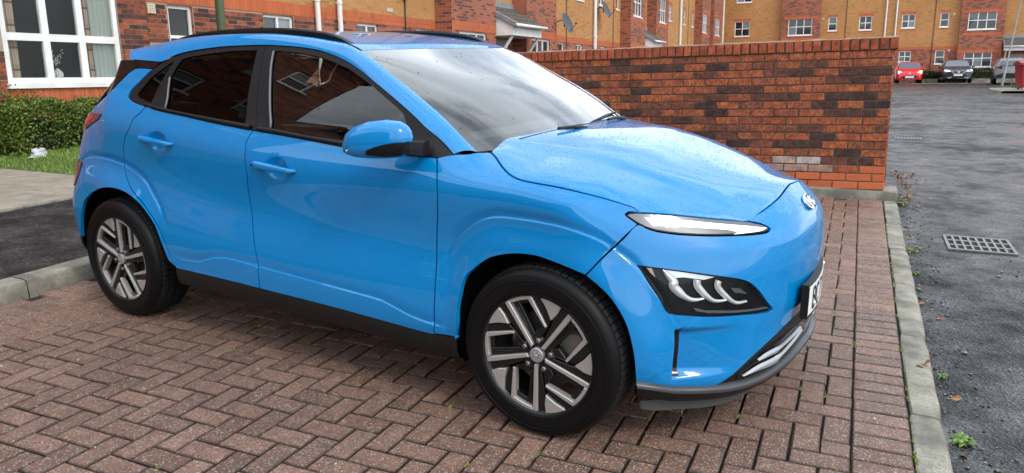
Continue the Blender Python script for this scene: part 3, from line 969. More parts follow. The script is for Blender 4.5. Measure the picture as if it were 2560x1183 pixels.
# big three-light window with room behind
PB_ = lambda a, z, d: PF(a, z, d)
g = G()
fr = .075
w1 = window(flats, PF, 3.83, 5.60, 1.31, 2.74, 3, 2, fr=.075, bar=.10, sill=False, pane=PANE, row_split=[1.925], rec=-.03)
g = G(); pbox(g, PF, 3.80, 5.64, 1.245, 1.309, -.06, .045); g.build('window_sill', UPVC, w1)
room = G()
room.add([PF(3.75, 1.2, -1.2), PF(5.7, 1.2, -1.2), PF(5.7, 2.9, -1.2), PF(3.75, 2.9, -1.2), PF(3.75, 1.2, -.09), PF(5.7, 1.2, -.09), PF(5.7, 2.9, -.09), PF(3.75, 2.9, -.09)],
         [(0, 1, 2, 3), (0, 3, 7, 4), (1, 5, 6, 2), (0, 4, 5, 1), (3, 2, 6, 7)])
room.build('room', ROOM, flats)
def curtain(a0, a1, m, d, name, amp=.02, k=9):
    A = []
    for z in (1.33, 2.74):
        A.append([PF(a0 + (a1 - a0) * t / 40 + (.06 * (1 - z / 2.74)) * (1 if m is PLAID else .4) * (.3 - t / 40), z, -.11 - d + amp * math.sin(t / 40 * k * 2 * math.pi)) for t in range(41)])
    g = G(); g.grid(A, False)
    g.build(name, m, flats, True)
PLAID = M_('plaid_curtain'); tc_ = PLAID.n('TexCoord'); s_ = PLAID.n('SeparateXYZ'); PLAID.l(tc_.outputs['Object'], s_.inputs[0])
def _stripe(ax, per, w):
    return PLAID.math('LESS_THAN', PLAID.math('FRACT', PLAID.math('MULTIPLY', s_.outputs[ax], per)), w)
_b = PLAID.mix(PLAID.math('MULTIPLY', _stripe(2, 3.4, .30), .55), (.55, .47, .33), (.35, .33, .22))
_b = PLAID.mix(PLAID.math('MULTIPLY', _stripe(2, 3.4, .10), .8), _b, (.28, .03, .04)); _b = PLAID.mix(PLAID.math('MULTIPLY', _stripe(1, 8.0, .16), .8), _b, (.28, .03, .04))
PLAID.l(_b, PLAID.b.inputs['Base Color']); PLAID.set(Roughness=.9); PLAID = PLAID.m
NET = plain('grey_green_curtain', (.50, .54, .50), .9)
curtain(5.06, 5.26, PLAID, .03, 'curtain', .015, 3); curtain(5.20, 5.60, NET, .0, 'curtain', .02, 5)
curtain(3.93, 4.12, PLAID, .03, 'curtain', .015, 3); curtain(3.80, 3.98, NET, .0, 'curtain', .02, 3)
vase = empty('flower_vase', flats.matrix_world @ Matrix.Translation(PF(4.62, 1.385, -.12)), 'ribbed white vase with white blossom sprigs on the inside window sill', 'vase')
g = G(); g.lathe([(.0, 0), (.055, .0), (.066, .03), (.062, .06), (.038, .10), (.014, .118), (.012, .13)], lambda a, b, h: (a * (1 + .05 * math.cos(14 * math.atan2(b, a))), b * (1 + .05 * math.cos(14 * math.atan2(b, a))), h), 84)
g.build('vessel', plain('white_ceramic', (.75, .76, .74), .4), vase, True)
g = G(); st_ = G()
for k in range(5):
    top = Vector((rng.uniform(-.03, .03), -.10 + .05 * k - .02, .13 + rng.uniform(.15, .27)))
    P0 = Vector((0, 0, .12)); st_.tube([P0, (P0 + top) / 2 + Vector((0, .0, .02)), top], .0022, 5)
    for j in range(9):
        f = .3 + .7 * j / 8; q_ = P0.lerp(top, f) + Vector((rng.gauss(0, .01), rng.gauss(0, .016), 0))
        r_ = .011
        g.add([q_ + Vector(d_) * r_ for d_ in ((1, 0, 0), (-1, 0, 0), (0, 1, 0), (0, -1, 0), (0, 0, 1), (0, 0, -1))], [(0, 2, 4), (2, 1, 4), (1, 3, 4), (3, 0, 4), (2, 0, 5), (1, 2, 5), (3, 1, 5), (0, 3, 5)])
tag(g.build('blossom', plain('blossom_white', (.8, .8, .76), .7), vase), kind='stuff'); st_.build('twigs', plain('twig', (.06, .045, .03), .8), vase)
# vents, pipes, cables
def vent(P, a, z, s=.15, par=None):
    g = G(); pbox(g, P, a - s / 2, a + s / 2, z - s / 2, z + s / 2, .0, .03)
    for k in range(4):
        zz = z - s / 2 + s * (k + .5) / 4; pbox(g, P, a - s * .4, a + s * .4, zz - .008, zz + .004, .03, .042)
    g.build('vent', plain('cream_vent', (.62, .55, .40), .5) if 'cream_vent' not in bpy.data.materials else bpy.data.materials['cream_vent'], par)
vent(PF, -3.75, 6.35, .2, flats); g = G(); g.add([PF(-5.2, .2, 0), PF(-5.2, .2, -8), PF(-5.2, 8.2, -8), PF(-5.2, 10.5, -4.2), PF(-5.2, 8.2, 0)], [(0, 1, 2, 3, 4)]); g.build('gable_wall', RED_X0, flats)
vent(PAl, 6.27, 2.44, .15, flats); vent(PAl, 15.05, 2.42, .15, flats)
def pipe(P, a, z0, z1, r, m, par, name='downpipe', d=.09, clips=True):
    g = G(); g.tube([P(a, z0, d), P(a, z1, d)], r, 12)
    if clips:
        for zz in np.arange(z0 + .9, z1, 1.6):
            g.tube([P(a, zz - .03, d), P(a, zz + .03, d)], r * 1.22, 12); pbox(g, P, a - .02, a + .02, zz - .02, zz + .02, 0, d)
    g.build(name, m, par, True, auto=40)
for a in (10.32, 11.06, 18.4, 28.45, 45.1, 60.9):
    pipe(PAl, a, .4, 8.1, .055 if a < 20 else .075, PIPEW, flats)
DKPIPE = plain('dark_pipe', (.03, .025, .022), .6)
for a in (7.755, 13.78, 25.2, 31.27, 42.0, 47.7):
    pipe(PAl, a, .4, 7.9, .012 if a != 13.78 else .016, DKPIPE, flats, 'cable', .025, False)
g = G(); g.box(.02, .10, 13.70 - 6, 13.85 - 6, 3.19 - .3, 3.24 - .3); g.build('cable_box', DKPIPE, flats)
g = G()
pbox(g, PAl, 13.0, 13.25, 2.86, 2.945, .0, .012); g.build('air_brick', plain('pale_airbrick', (.5, .45, .36), .8), flats)

# green lamp column near the block
post = empty('lamp_column', Matrix.Translation((XA + .9, 6.83, .35)), 'plain dark green steel lamp column standing before the small window', 'lamp post')
g = G(); g.lathe([(.075, 0), (.075, 1.2), (.0735, 1.25), (.060, 5.8)], lambda a, b, h: (a, b, h), 20)
g.build('column', plain('green_paint', (.060, .085, .035), .45), post, True, auto=30)
g = G(); g.tube([(0, 0, 5.8), (0, 0, 6.0), (.35, 0, 6.1)], .03, 8); g.cbox(.3, .8, -.1, .1, 6.05, 6.16, .02)
g.build('lantern', plain('lamp_grey', (.2, .2, .2), .5), post)

# projecting bays with their windows
def bay_block(a0, a1, par, P, depth, redm, orgm, gwin, uwin, ztop=8.2, side='lo', redside=None):
    PB = lambda a, z, d: P(a, z, d + depth)
    holes = [(w_[0], w_[1], w_[2], w_[3]) for w_ in (gwin, uwin) if w_]
    b = cells_mesh((a0, a1), (.2, ztop), holes, PB).build('bay_wall', redm, par)
    g = G()
    for a in (a0, a1):
        g.add([P(a, .2, -.02), P(a, ztop, -.02), PB(a, ztop, 0), PB(a, .2, 0)], [(0, 1, 2, 3)])
    g.build('bay_side', redside or redm, par)
    for (z0, z1) in ((2.55, 2.785), (3.78, 3.95), (5.32, 5.52)):
        g = G(); pbox(g, PB, a0 + (.0 if z0 < 3 else .18), a1 - (.0 if z0 < 3 else .18), z0, z1, -.01, .007); g.build('brick_band', orgm, par)
    for w_ in (gwin, uwin):
        if w_: window(par, PB, *w_, 3, 2)
RED_X = courses_mat('red_courses_return', (0, 2), REDS[0], REDS[1], REDS[2], REDS[3], .30)
for a0, a1, gwn, uwn in ((15.27, 17.95, (15.70, 17.32, 1.35, 2.52), (15.7, 17.32, 4.0, 5.28)), (20.24, 22.90, (20.68, 22.24, 1.35, 2.52), (20.7, 22.24, 4.0, 5.28)),
                         (32.45, 35.10, (32.95, 34.5, 1.35, 2.52), (32.87, 34.38, 4.02, 5.28)), (37.30, 40.10, (37.95, 39.4, 1.35, 2.52), (37.95, 39.40, 4.02, 5.28)),
                         (49.85, 52.8, (50.1, 51.6, 1.35, 2.52), (50.05, 51.60, 4.05, 5.28)), (54.2, 57.5, (55, 56.8, 1.35, 2.52), (55.0, 56.85, 4.07, 5.30))):
    bay_block(a0, a1, flats, PAl, .5, RED_A, ORG_A, gwn, uwn, redside=RED_X)
# porch canopies between bays
def canopy(par, P, a0, a1, depth, z_top, z_eave, flip=False):
    c = G(); n = 6
    c.add([P(a0, z_eave - .30, 0), P(a1, z_eave - .30, 0), P(a1, z_eave - .30, depth - .12), P(a0, z_eave - .30, depth - .12), P(a0, z_eave - .04, depth - .12), P(a1, z_eave - .04, depth - .12), P(a0, z_top - .08, 0.), P(a1, z_top - .08, 0.)],
          [(0, 1, 2, 3), (3, 2, 5, 4), (0, 3, 4, 6), (1, 7, 5, 2)])
    o = c.build('porch', UPVC, par)
    # tiles course by course
    na = max(3, int((a1 - a0) / .30)); ns = 4
    for r in range(ns):
        f0, f1 = r / ns, (r + 1.15) / ns
        f1 = min(f1, 1.04)
        for k in range(na):
            b0 = a0 - .05 + (a1 - a0 + .1) * k / na; b1 = a0 - .05 + (a1 - a0 + .1) * (k + 1) / na
            rows = []
            for f, lift in ((f0, .0), (f1, .035)):
                z = z_top + (z_eave - z_top) * f + lift; d = depth * f
                rows.append([P(b0 + (b1 - b0) * t / 6, z + .022 * math.sin(math.pi * t / 6), d) for t in range(7)])
            g = G(); g.grid(rows, False); g.grid([rows[1], [tuple(np.array(p) - np.array((0, 0, .03))) for p in rows[1]]], False)
            g.build('tile', TILE, o)
    g = G(); g.tube([P(a0 - .08, z_eave - .02, depth + .03), P(a1 + .08, z_eave - .02, depth + .03)], .05, 10); g.build('gutter', PIPEW, o, True)
    g = G(); pbox(g, P, a0 - .06, a1 + .06, z_top - .02, z_top + .16, .0, .05); g.build('flashing', LEAD, o)
    g = G(); g.add([P(a0 - .06, z_top + .02, 0), P(a0 - .06, z_eave + .03, depth + .02), P(a0 - .06, z_eave - .10, depth + .02), P(a0 - .06, z_top - .12, 0), P(a0 - .02, z_top + .04, 0), P(a0 - .02, z_eave + .05, depth + .02), P(a0 - .02, z_eave - .10, depth + .02), P(a0 - .02, z_top - .12, 0)],
              [(0, 1, 2, 3), (4, 7, 6, 5), (0, 4, 5, 1), (1, 5, 6, 2)]); g.build('verge', LEAD, o)
    for a in (a0 + .1, a1 - .1):
        g = G(); g.tube([P(a, z_eave - .32, depth - .2), P(a, 1.2, .05)], .045, 6); g.build('bracket', PIPEW, o)
    g = G(); pbox(g, P, a0 + .35, a1 - .45, .3, 2.45, -.02, .05); g.build('door', plain('porch_door', (.30, .26, .22), .5) if 'porch_door' not in bpy.data.materials else bpy.data.materials['porch_door'], o)
canopy(flats, PAl, 18.02, 20.18, 1.15, 3.42, 2.80)
canopy(flats, PAl, 35.2, 37.2, 1.0, 3.55, 2.95)
# satellite dishes
def dish(par, P, a, z, dep, r, yaw, label, cat_group):
    root = empty('satellite_dish', par.matrix_world @ Matrix.Translation(P(a, z, dep)), label, 'satellite dish', 'satellite dishes on the side block')
    g = G(); g.tube([(0, 0, 0), (.12, 0, .06), (.26, 0, .02), (.28, 0, -.18)], .018, 8); g.build('bracket', DKPIPE, root, True)
    g = G()
    prof = [(r * k / 7, .22 * r * (k / 7) ** 2) for k in range(8)]
    M4 = Matrix.Translation((.34, .02, -.05)) @ Matrix.Rotation(yaw, 4, 'Z') @ Matrix.Rotation(math.radians(68), 4, 'Y')
    def fn(a_, b_, h): return tuple(M4 @ Vector((a_ * 1.12, b_, h)))
    g.lathe(prof + [(r, .22 * r - .012)] + [(p[0], p[1] - .012) for p in prof[::-1][1:]], fn, 28)
    g.build('reflector', plain('dish_grey', (.05, .055, .065), .45) if 'dish_grey' not in bpy.data.materials else bpy.data.materials['dish_grey'], root, True)
    g = G(); e = M4 @ Vector((r * .9, 0, .15 * r)); f = M4 @ Vector((r * .55, 0, r * 1.15)); g.tube([e, f], .01, 6)
    g.tube([f, f + Vector((-.05, 0, .02))], .03, 8); g.build('feed_arm', DKPIPE, root)
dish(flats, PAl, 22.95, 3.16, .5, .32, -.12, 'grey satellite dish nearer the porch canopy, fixed at the bay corner', 1)
dish(flats, PAl, 29.0, 4.05, .0, .34, -.05, 'dark satellite dish higher up beside the white downpipe', 1)

# end block across the car park
YB = 61.5
PBk = lambda a, z, d: (a - 2.0, -d, z - .4)
endb = empty('end_block_of_flats', Matrix.Translation((2.0, YB, .4)), 'buff and red brick block of flats facing across the car park', 'building')
bw = [(-9.48, -8.33, 4.21, 5.35), (-9.42, -8.27, 6.8, 7.9), (-9.48, -8.33, 1.6, 2.79), (-2.57, -1.97, 4.42, 5.42), (-.43, .44, 4.40, 5.41), (2.43, 3.30, 4.44, 5.41), (4.90, 5.46, 4.43, 5.42),
      (-2.57, -1.97, 1.8, 2.79), (-.43, .44, 1.9, 2.79), (2.43, 3.23, 2.0, 2.79), (4.80, 5.40, 1.83, 2.79), (2.43, 3.30, 7.0, 8.0), (4.9, 5.46, 7.0, 8.0), (-.43, .44, 7.0, 8.0), (11.5, 12.4, 4.4, 5.4), (11.5, 12.4, 1.9, 2.8)]
low_ = [w_ for w_ in bw if w_[3] < 3]; hi_ = [w_ for w_ in bw if w_[3] > 3]
cells_mesh((-10.4, 16), (.3, 2.87), low_, PBk).build('ground_floor_wall', RED_B, endb)
cells_mesh((-10.4, 16), (2.87, 3.07), [], lambda a, z, d: PBk(a, z, d + .006)).build('brick_band', ORG_B, endb)
cells_mesh((-10.4, 16), (3.07, 8.6), hi_, PBk).build('upper_wall', TAN_B, endb)
for w_ in bw:
    window(endb, PBk, *w_, 1 if w_[1] - w_[0] < .7 else 2, 2)
    if w_[3] > 3:
        g = G(); pbox(g, PBk, w_[0] - .06, w_[1] + .06, w_[3], w_[3] + .2, -.01, .012); g.build('brick_lintel', ORG_B, endb)
        g = G(); pbox(g, PBk, w_[0] - .06, w_[1] + .06, w_[2] - .16, w_[2] - .066, -.01, .012); g.build('brick_sill_course', ORG_B, endb)
RED_Y = courses_mat('red_courses_bay_side', (1, 2), REDS[0], REDS[1], REDS[2], REDS[3], .30)
bay_block(-5.95, -3.14, endb, PBk, .35, RED_B, ORG_B, (-5.42, -3.70, 1.55, 2.79), (-5.42, -3.70, 4.14, 5.40), 8.6, redside=RED_Y)
bay_block(6.15, 8.85, endb, PBk, .35, RED_B, ORG_B, (6.60, 8.32, 1.58, 2.79), (6.63, 8.36, 4.17, 5.42), 8.6, redside=RED_Y)
for a in (1.36, 2.05): pipe(PBk, a, .5, 8.5, .055, PIPEW, endb)
for a in (-1.35, 4.55): pipe(PBk, a, .5, 7.0, .018, DKPIPE, endb, 'cable', .03, False)
for a in (-2.95, 5.75): vent(PBk, a, 5.3, .16, endb)
vent(PBk, 5.65, 2.78, .16, endb)
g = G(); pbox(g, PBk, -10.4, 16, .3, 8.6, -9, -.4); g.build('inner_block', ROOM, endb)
g = G(); g.add([PBk(-11, 8.6, .5), PBk(16.5, 8.6, .5), PBk(16.5, 11, -4.5), PBk(-11, 11, -4.5), PBk(-11, 8.6, -9), PBk(16.5, 8.6, -9)], [(0, 1, 2, 3), (3, 2, 5, 4), (0, 3, 4), (1, 5, 2)]); g.build('roof', TILE, endb)
canopy(endb, PBk, 8.95, 11.2, 1.1, 3.55, 2.95)

# the block opposite, behind the viewer: seen only as the reflection in the car's flank and windows
YC = -13.0
PCk = lambda a, z, d: (a + 8.0, d, z)
opp = empty('opposite_block_of_flats', Matrix.Translation((-8.0, YC, 0)), 'red brick block of flats opposite, mirrored in the blue car doors and windows', 'building')
ow = [(-13.5, -12.3, 3.6, 4.9), (-10.6, -9.7, 3.7, 4.8), (-7.4, -6.2, 3.6, 4.9), (-4.9, -4.2, 3.7, 4.8), (-2.4, -1.0, 3.6, 4.9), (-13.5, -12.3, .9, 2.2), (-10.6, -9.7, 1.0, 2.1), (-7.4, -6.2, .9, 2.2), (-4.9, -4.2, 1.0, 2.1), (-2.4, -1.0, .9, 2.2)]
cells_mesh((-24, .6), (-1.0, 6.3), ow, PCk).build('front_wall', RED_B, opp)
for w_ in ow: window(opp, PCk, *w_, 2 if w_[1] - w_[0] > 1 else 1, 2)
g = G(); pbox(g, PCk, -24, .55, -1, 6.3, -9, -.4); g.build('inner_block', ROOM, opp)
g = G(); g.add([PCk(.6, -1, 0), PCk(.6, -1, -9), PCk(.6, 6.3, -9), PCk(.6, 6.3, 0), PCk(.6, 8.6, -4.5)], [(0, 1, 2, 4, 3)]); g.build('gable_wall', RED_Y, opp)
g = G(); g.add([PCk(-24.4, 6.2, .4), PCk(.9, 6.2, .4), PCk(.9, 8.75, -4.5), PCk(-24.4, 8.75, -4.5), PCk(-24.4, 6.2, -9.4), PCk(.9, 6.2, -9.4)], [(0, 1, 2, 3), (3, 2, 5, 4)]); g.build('roof', TILE, opp)
# ---------------------------------------------------------------- car body surfaces
# car frame: x forward from the rear axle, y to the car's left, z up from the ground
def interp(xs, ys, x):
    """smooth (monotone cubic) interpolation of a table"""
    xs = np.asarray(xs, float); ys = np.asarray(ys, float); x = np.asarray(x, float)
    h = np.diff(xs); d = np.diff(ys) / h
    m = np.zeros_like(ys)
    m[0] = d[0]; m[-1] = d[-1]
    for i in range(1, len(xs) - 1):
        if d[i - 1] * d[i] > 0:
            a = (1 + h[i - 1] / (h[i - 1] + h[i])) / 3
            m[i] = d[i - 1] * d[i] / (a * d[i] + (1 - a) * d[i - 1])
    x = np.clip(x, xs[0], xs[-1])
    k = np.clip(np.searchsorted(xs, x) - 1, 0, len(xs) - 2)
    t = (x - xs[k]) / h[k]
    t2 = t * t; t3 = t2 * t
    return ((2 * t3 - 3 * t2 + 1) * ys[k] + (t3 - 2 * t2 + t) * h[k] * m[k]
            + (-2 * t3 + 3 * t2) * ys[k + 1] + (t3 - t2) * h[k] * m[k + 1])

def sstep(a, b, x):
    t = np.clip((np.asarray(x, float) - a) / (b - a), 0, 1)
    return t * t * (3 - 2 * t)

def softp(t, r):            # soft max(t, 0) with radius r
    return 0.5 * (t + np.sqrt(t * t + r * r)) - 0.5 * r

def zs_(x):                 # height of the shoulder crease
    return interp([-.5, 0, .2, .5, .9, 1.3, 1.7, 2.1, 2.45, 2.7, 2.95],
                  [1.075, 1.065, 1.05, 1.012, .967, .937, .922, .912, .902, .874, .842], x)

def zb_(x):                 # height of the belt (lower edge of the window trim)
    return interp([-.5, 0, .22, .57, 1.1, 1.64, 2.12, 2.3, 3], [1.25, 1.2, 1.159, 1.112, 1.071, 1.027, 1.012, 1.0, .98], x)

def seg_dist(px, pz, poly):
    """signed distance to a closed polygon (positive inside)"""
    px = np.asarray(px, float); pz = np.asarray(pz, float)
    d = np.full(np.broadcast(px, pz).shape, 1e9); ins = np.zeros(d.shape, bool)
    n = len(poly)
    for i in range(n):
        ax, az = poly[i]; bx, bz = poly[(i + 1) % n]
        ex, ez = bx - ax, bz - az
        L = ex * ex + ez * ez + 1e-12
        t = np.clip(((px - ax) * ex + (pz - az) * ez) / L, 0, 1)
        d = np.minimum(d, np.hypot(px - ax - t * ex, pz - az - t * ez))
        cr = ((az > pz) != (bz > pz)) & (px < (bx - ax) * (pz - az) / (bz - az + 1e-12) + ax)
        ins ^= cr
    return np.where(ins, d, -d)

# outer outlines of the raised wheel-arch pads, side view (x, z)
PAD_F = [(2.165, 0.2), (2.165, 0.45), (2.175, 0.58), (2.191, 0.6481), (2.218, 0.696), (2.273, 0.7512), (2.337, 0.7924), (2.405, 0.8144), (2.484, 0.8183), (2.595, 0.8157), (2.73, 0.8015), (2.856, 0.7746), (2.917, 0.7438), (2.978, 0.6934), (3.04, 0.6), (3.1, 0.48), (3.13, 0.38), (3.14, 0.2)]
PAD_R = [(0.475, 0.2), (0.46, 0.4), (0.44, 0.5), (0.422, 0.5648), (0.39, 0.6398), (0.32, 0.7114), (0.269, 0.7617), (0.204, 0.7973), (0.129, 0.8254), (0.051, 0.8453), (-0.065, 0.8596), (-0.195, 0.8604), (-0.29, 0.8483), (-0.359, 0.8243), (-0.46, 0.77), (-0.6, 0.6), (-0.6, 0.2)]
def _dense(P, n=6):
    P = [np.array(p, float) for p in P]; out = []
    for i in range(len(P) - 1):
        p0 = P[max(i - 1, 0)]; p1 = P[i]; p2 = P[i + 1]; p3 = P[min(i + 2, len(P) - 1)]
        for k in range(n):
            t = k / n
            out.append(tuple(.5 * (2 * p1 + (p2 - p0) * t + (2 * p0 - 5 * p1 + 4 * p2 - p3) * t * t + (3 * p1 - p0 - 3 * p2 + p3) * t ** 3)))
    out.append(tuple(P[-1]))
    return out
PAD_F = _dense(PAD_F, 3); PAD_R = _dense(PAD_R, 3)
# lower step ("wave") line of the doors
def wave_(x):
    return interp([0.3, 0.458, 0.571, 0.669, 0.746, 0.816, 0.891, 1.122, 1.415, 1.698, 1.849, 1.925, 2.005, 2.077, 2.14, 2.35],
                  [0.4078, 0.4078, 0.3986, 0.4028, 0.4238, 0.4433, 0.4519, 0.4428, 0.4286, 0.415, 0.4065, 0.389, 0.3677, 0.3557, 0.351, 0.34099999999999997], x)

def pad_(d, f=1.0):
    """relief of an arch pad: hollow just outside its edge, crisp step (both faded by f), then out to the lip"""
    return .020 * sstep(.015, .14, d) + f * (.003 * sstep(-.002, .003, d) - .008 * np.exp(-(np.minimum(d, 0) / .022) ** 2) * sstep(.003, -.002, d))

def W0(x, z):
    """half width of the body side"""
    x = np.asarray(x, float); z = np.asarray(z, float)
    zs = zs_(x)
    t = z - zs
    up = softp(t, .028)
    dn = softp(-t, .028)
    fr = sstep(2.02, 2.55, x)                       # front wing: the top rolls over to the bonnet
    w = interp([-.6, 0, .4, 1.0, 1.6, 2.2, 2.6, 3.0], [.842, .858, .858, .857, .857, .853, .846, .82], x)
    # above the crease
    zb = zb_(x)
    q = np.maximum(z - zb, 0)
    a = .30 * up + .9 * np.minimum(up, .15) ** 2
    cab = a + .08 * q + .22 * q * q
    roll = .50 * up + 16.0 * up ** 2 * (up < 1)
    w = w - (1 - fr) * cab - fr * np.minimum(roll, .6)
    # below: slightly hollow, then out to the sill
    h = np.clip(dn / .52, 0, 1.3)
    w = w - .012 * np.sin(np.pi * np.clip(h * 1.25, 0, 1)) ** 2 + .030 * sstep(.45, 1.05, h)
    # tuck under at the very bottom
    w = w - 1.1 * np.maximum(.345 - z, 0) ** 2 * 3
    # the step along the lower doors
    wv = wave_(x)
    dz = z - wv
    m = sstep(.45, .62, x) * (1 - sstep(2.12, 2.2, x))
    w = w + m * (.0012 * sstep(.001, -.001, dz) - .0042 * np.exp(-(np.maximum(dz, 0) / .026) ** 2) * sstep(-.001, .001, dz))
    # arch pads
    return w

ZF = [.10, .18, .26, .38, .50, .62, .72, .76, .80, .84, .88, .93, .99]
FX = [  # station half-width, then x for each level
    ([0, 0, 0, 0, 0, 0, 0, 0, 0, 0, 0, 0, 0],
     [3.30, 3.345, 3.372, 3.374, 3.390, 3.392, 3.385, 3.372, 3.346, 3.306, 3.258, 3.17, 3.05]),
    ([.25, .25, .25, .25, .25, .25, .25, .25, .25, .25, .25, .25, .25],
     [3.275, 3.325, 3.352, 3.356, 3.372, 3.372, 3.362, 3.345, 3.317, 3.276, 3.228, 3.14, 3.03]),
    ([.45, .46, .46, .46, .46, .46, .46, .46, .46, .46, .46, .46, .45],
     [3.21, 3.265, 3.295, 3.298, 3.305, 3.302, 3.285, 3.262, 3.222, 3.172, 3.12, 3.04, 2.94]),
    ([.58, .60, .605, .605, .61, .61, .61, .61, .61, .61, .61, .60, .57],
     [3.12, 3.175, 3.21, 3.215, 3.208, 3.192, 3.160, 3.132, 3.098, 3.062, 3.02, 2.96, 2.89]),
    ([.69, .715, .725, .73, .735, .73, .725, .725, .725, .72, .715, .69, .64],
     [3.0, 3.055, 3.085, 3.088, 3.072, 3.052, 3.02, 2.998, 2.970, 2.94, 2.905, 2.86, 2.80]),
    ([.775, .80, .812, .818, .820, .814, .802, .800, .795, .785, .770, .735, .67],
     [2.90, 2.94, 2.96, 2.962, 2.945, 2.925, 2.895, 2.880, 2.86, 2.835, 2.805, 2.77, 2.72]),
]
SF = [0., .25, .475, .675, .85, 1.0]
ZR = [.18, .28, .42, .55, .70, .82, .92, 1.02, 1.12, 1.22, 1.32, 1.42]
RX = [
    ([.80, .825, .84, .845, .842, .835, .825, .81, .785, .75, .71, .665], [-.24, -.25, -.25, -.25, -.25, -.25, -.25, -.24, -.20, -.13, -.06, .0]),
    ([.755, .785, .805, .81, .80, .785, .768, .752, .725, .69, .65, .60], [-.465, -.49, -.505, -.505, -.49, -.465, -.435, -.395, -.33, -.24, -.15, -.08]),
    ([.63, .66, .68, .68, .67, .66, .65, .635, .60, .56, .52, .48], [-.62, -.65, -.67, -.67, -.65, -.62, -.585, -.535, -.455, -.35, -.25, -.16]),
    ([.40, .42, .42, .42, .42, .42, .42, .42, .40, .38, .36, .33], [-.70, -.735, -.755, -.755, -.74, -.71, -.675, -.625, -.535, -.42, -.31, -.21]),
    ([0] * 12, [-.725, -.76, -.78, -.785, -.77, -.74, -.71, -.66, -.57, -.45, -.34, -.235]),
]
SR = [4.20, 4.42, 4.62, 4.87, 5.30]

def cubic(S, P, s):
    """natural C2 spline: S knots, P (..., K), s (...)"""
    S = np.asarray(S, float); K = len(S)
    h = np.diff(S); A = np.zeros((K, K)); A[0, 0] = A[-1, -1] = 1
    Bm = np.zeros((K, K))
    for i in range(1, K - 1):
        A[i, i - 1] = h[i - 1]; A[i, i] = 2 * (h[i - 1] + h[i]); A[i, i + 1] = h[i]
        Bm[i, i - 1] = 6 / h[i - 1]; Bm[i, i] = -6 / h[i - 1] - 6 / h[i]; Bm[i, i + 1] = 6 / h[i]
    M2 = P @ np.linalg.solve(A, Bm).T
    k = np.clip(np.searchsorted(S, s) - 1, 0, K - 2)
    hk = h[k]; a = (S[k + 1] - s) / hk; b = (s - S[k]) / hk
    r = np.arange(len(s))
    return (a * P[r, k] + b * P[r, k + 1] + ((a ** 3 - a) * M2[r, k] + (b ** 3 - b) * M2[r, k + 1]) * hk * hk / 6)

def smoothW(x, z):
    """side width without the small features, for joining the corners"""
    return W0(x, z)

def S_(s, z):
    """point on the right-hand body shell; s runs along the plan outline from the nose (0) to the tail (5.3)"""
    s = np.atleast_1d(np.asarray(s, float)).ravel(); z = np.atleast_1d(np.asarray(z, float)).ravel()
    x = 3.95 - s; w = W0(x, z)
    ox = x.copy(); ow = w.copy()
    f = s < 1.62
    if f.any():
        zz = z[f]
        knots = SF + [1.30, 1.50, 1.70]
        PX = np.stack([interp(ZF, t[1], zz) for t in FX] + [np.full(zz.shape, 3.95 - k) for k in knots[6:]], 1)
        PW = np.stack([interp(ZF, t[0], zz) for t in FX] + [W0(3.95 - k + 0 * zz, zz) for k in knots[6:]], 1)
        cx_ = cubic(knots, PX, s[f]); cw = cubic(knots, PW, s[f])
        b = sstep(1.22, 1.45, s[f])
        cw2 = cw
        ox[f] = cx_ * (1 - b) + x[f] * b
        ow[f] = cw2 * (1 - b) + w[f] * b
    r = s > 3.75
    if r.any():
        zz = z[r]
        knots = [3.45, 3.70, 3.95] + SR
        PX = np.stack([np.full(zz.shape, 3.95 - k) for k in knots[:3]] + [interp(ZR, t[1], zz) for t in RX], 1)
        PW = np.stack([W0(3.95 - k + 0 * zz, zz) for k in knots[:3]] + [interp(ZR, t[0], zz) for t in RX], 1)
        cx_ = cubic(knots, PX, s[r]); cw = cubic(knots, PW, s[r])
        b = 1 - sstep(3.85, 4.05, s[r])
        cw2 = cw
        ox[r] = cx_ * (1 - b) + x[r] * b
        ow[r] = cw2 * (1 - b) + w[r] * b
    # arch pads, laid out along s
    for m, P, fade, crisp in ((s < 1.90, PAD_F, lambda q: sstep(.80, .95, q), lambda q, h: 1 - (1 - sstep(.58, .72, h)) * sstep(1.50, 1.60, q)),
                              (s > 3.32, PAD_R, lambda q: 1 - sstep(4.40, 4.5, q), lambda q, h: 1 - (1 - sstep(.50, .64, h)) * (1 - sstep(3.62, 3.72, q)))):
        if m.any():
            ow[m] += pad_(seg_dist(3.95 - s[m], z[m], P), crisp(s[m], z[m])) * fade(s[m])
    return np.stack([ox, -ow, z], 1)

def S_normal(s, z, e=.004):
    a = S_(np.asarray(s) + e, z) - S_(np.asarray(s) - e, z)
    b = S_(s, np.asarray(z) + e) - S_(s, np.asarray(z) - e)
    n = np.cross(b, a)
    return n / (np.linalg.norm(n, axis=1, keepdims=True) + 1e-12)

# bonnet: height over (x, y)
def H_(x, y):
    x = np.asarray(x, float); a = np.abs(np.asarray(y, float))
    zc = interp([2.05, 2.25, 2.42, 2.56, 2.7, 2.85, 3.0, 3.15, 3.25, 3.285, 3.33, 3.40], [1.072, 1.064, 1.056, 1.045, 1.018, .974, .930, .892, .868, .857, .842, .80], x)
    drop = interp([2.1, 2.3, 2.4, 2.5, 2.7, 2.9, 3.1, 3.3, 3.4], [.05, .062, .085, .105, .110, .108, .105, .10, .11], x)
    q = a / .76
    z = zc - drop * (.55 * q ** 2 + .45 * q ** 6)
    # two long creases
    yc = interp([2.2, 2.7, 3.2], [.58, .50, .40], x)
    z = z + .012 * sstep(.05, -.05, a - yc) * sstep(3.25, 2.9, x)
    return z

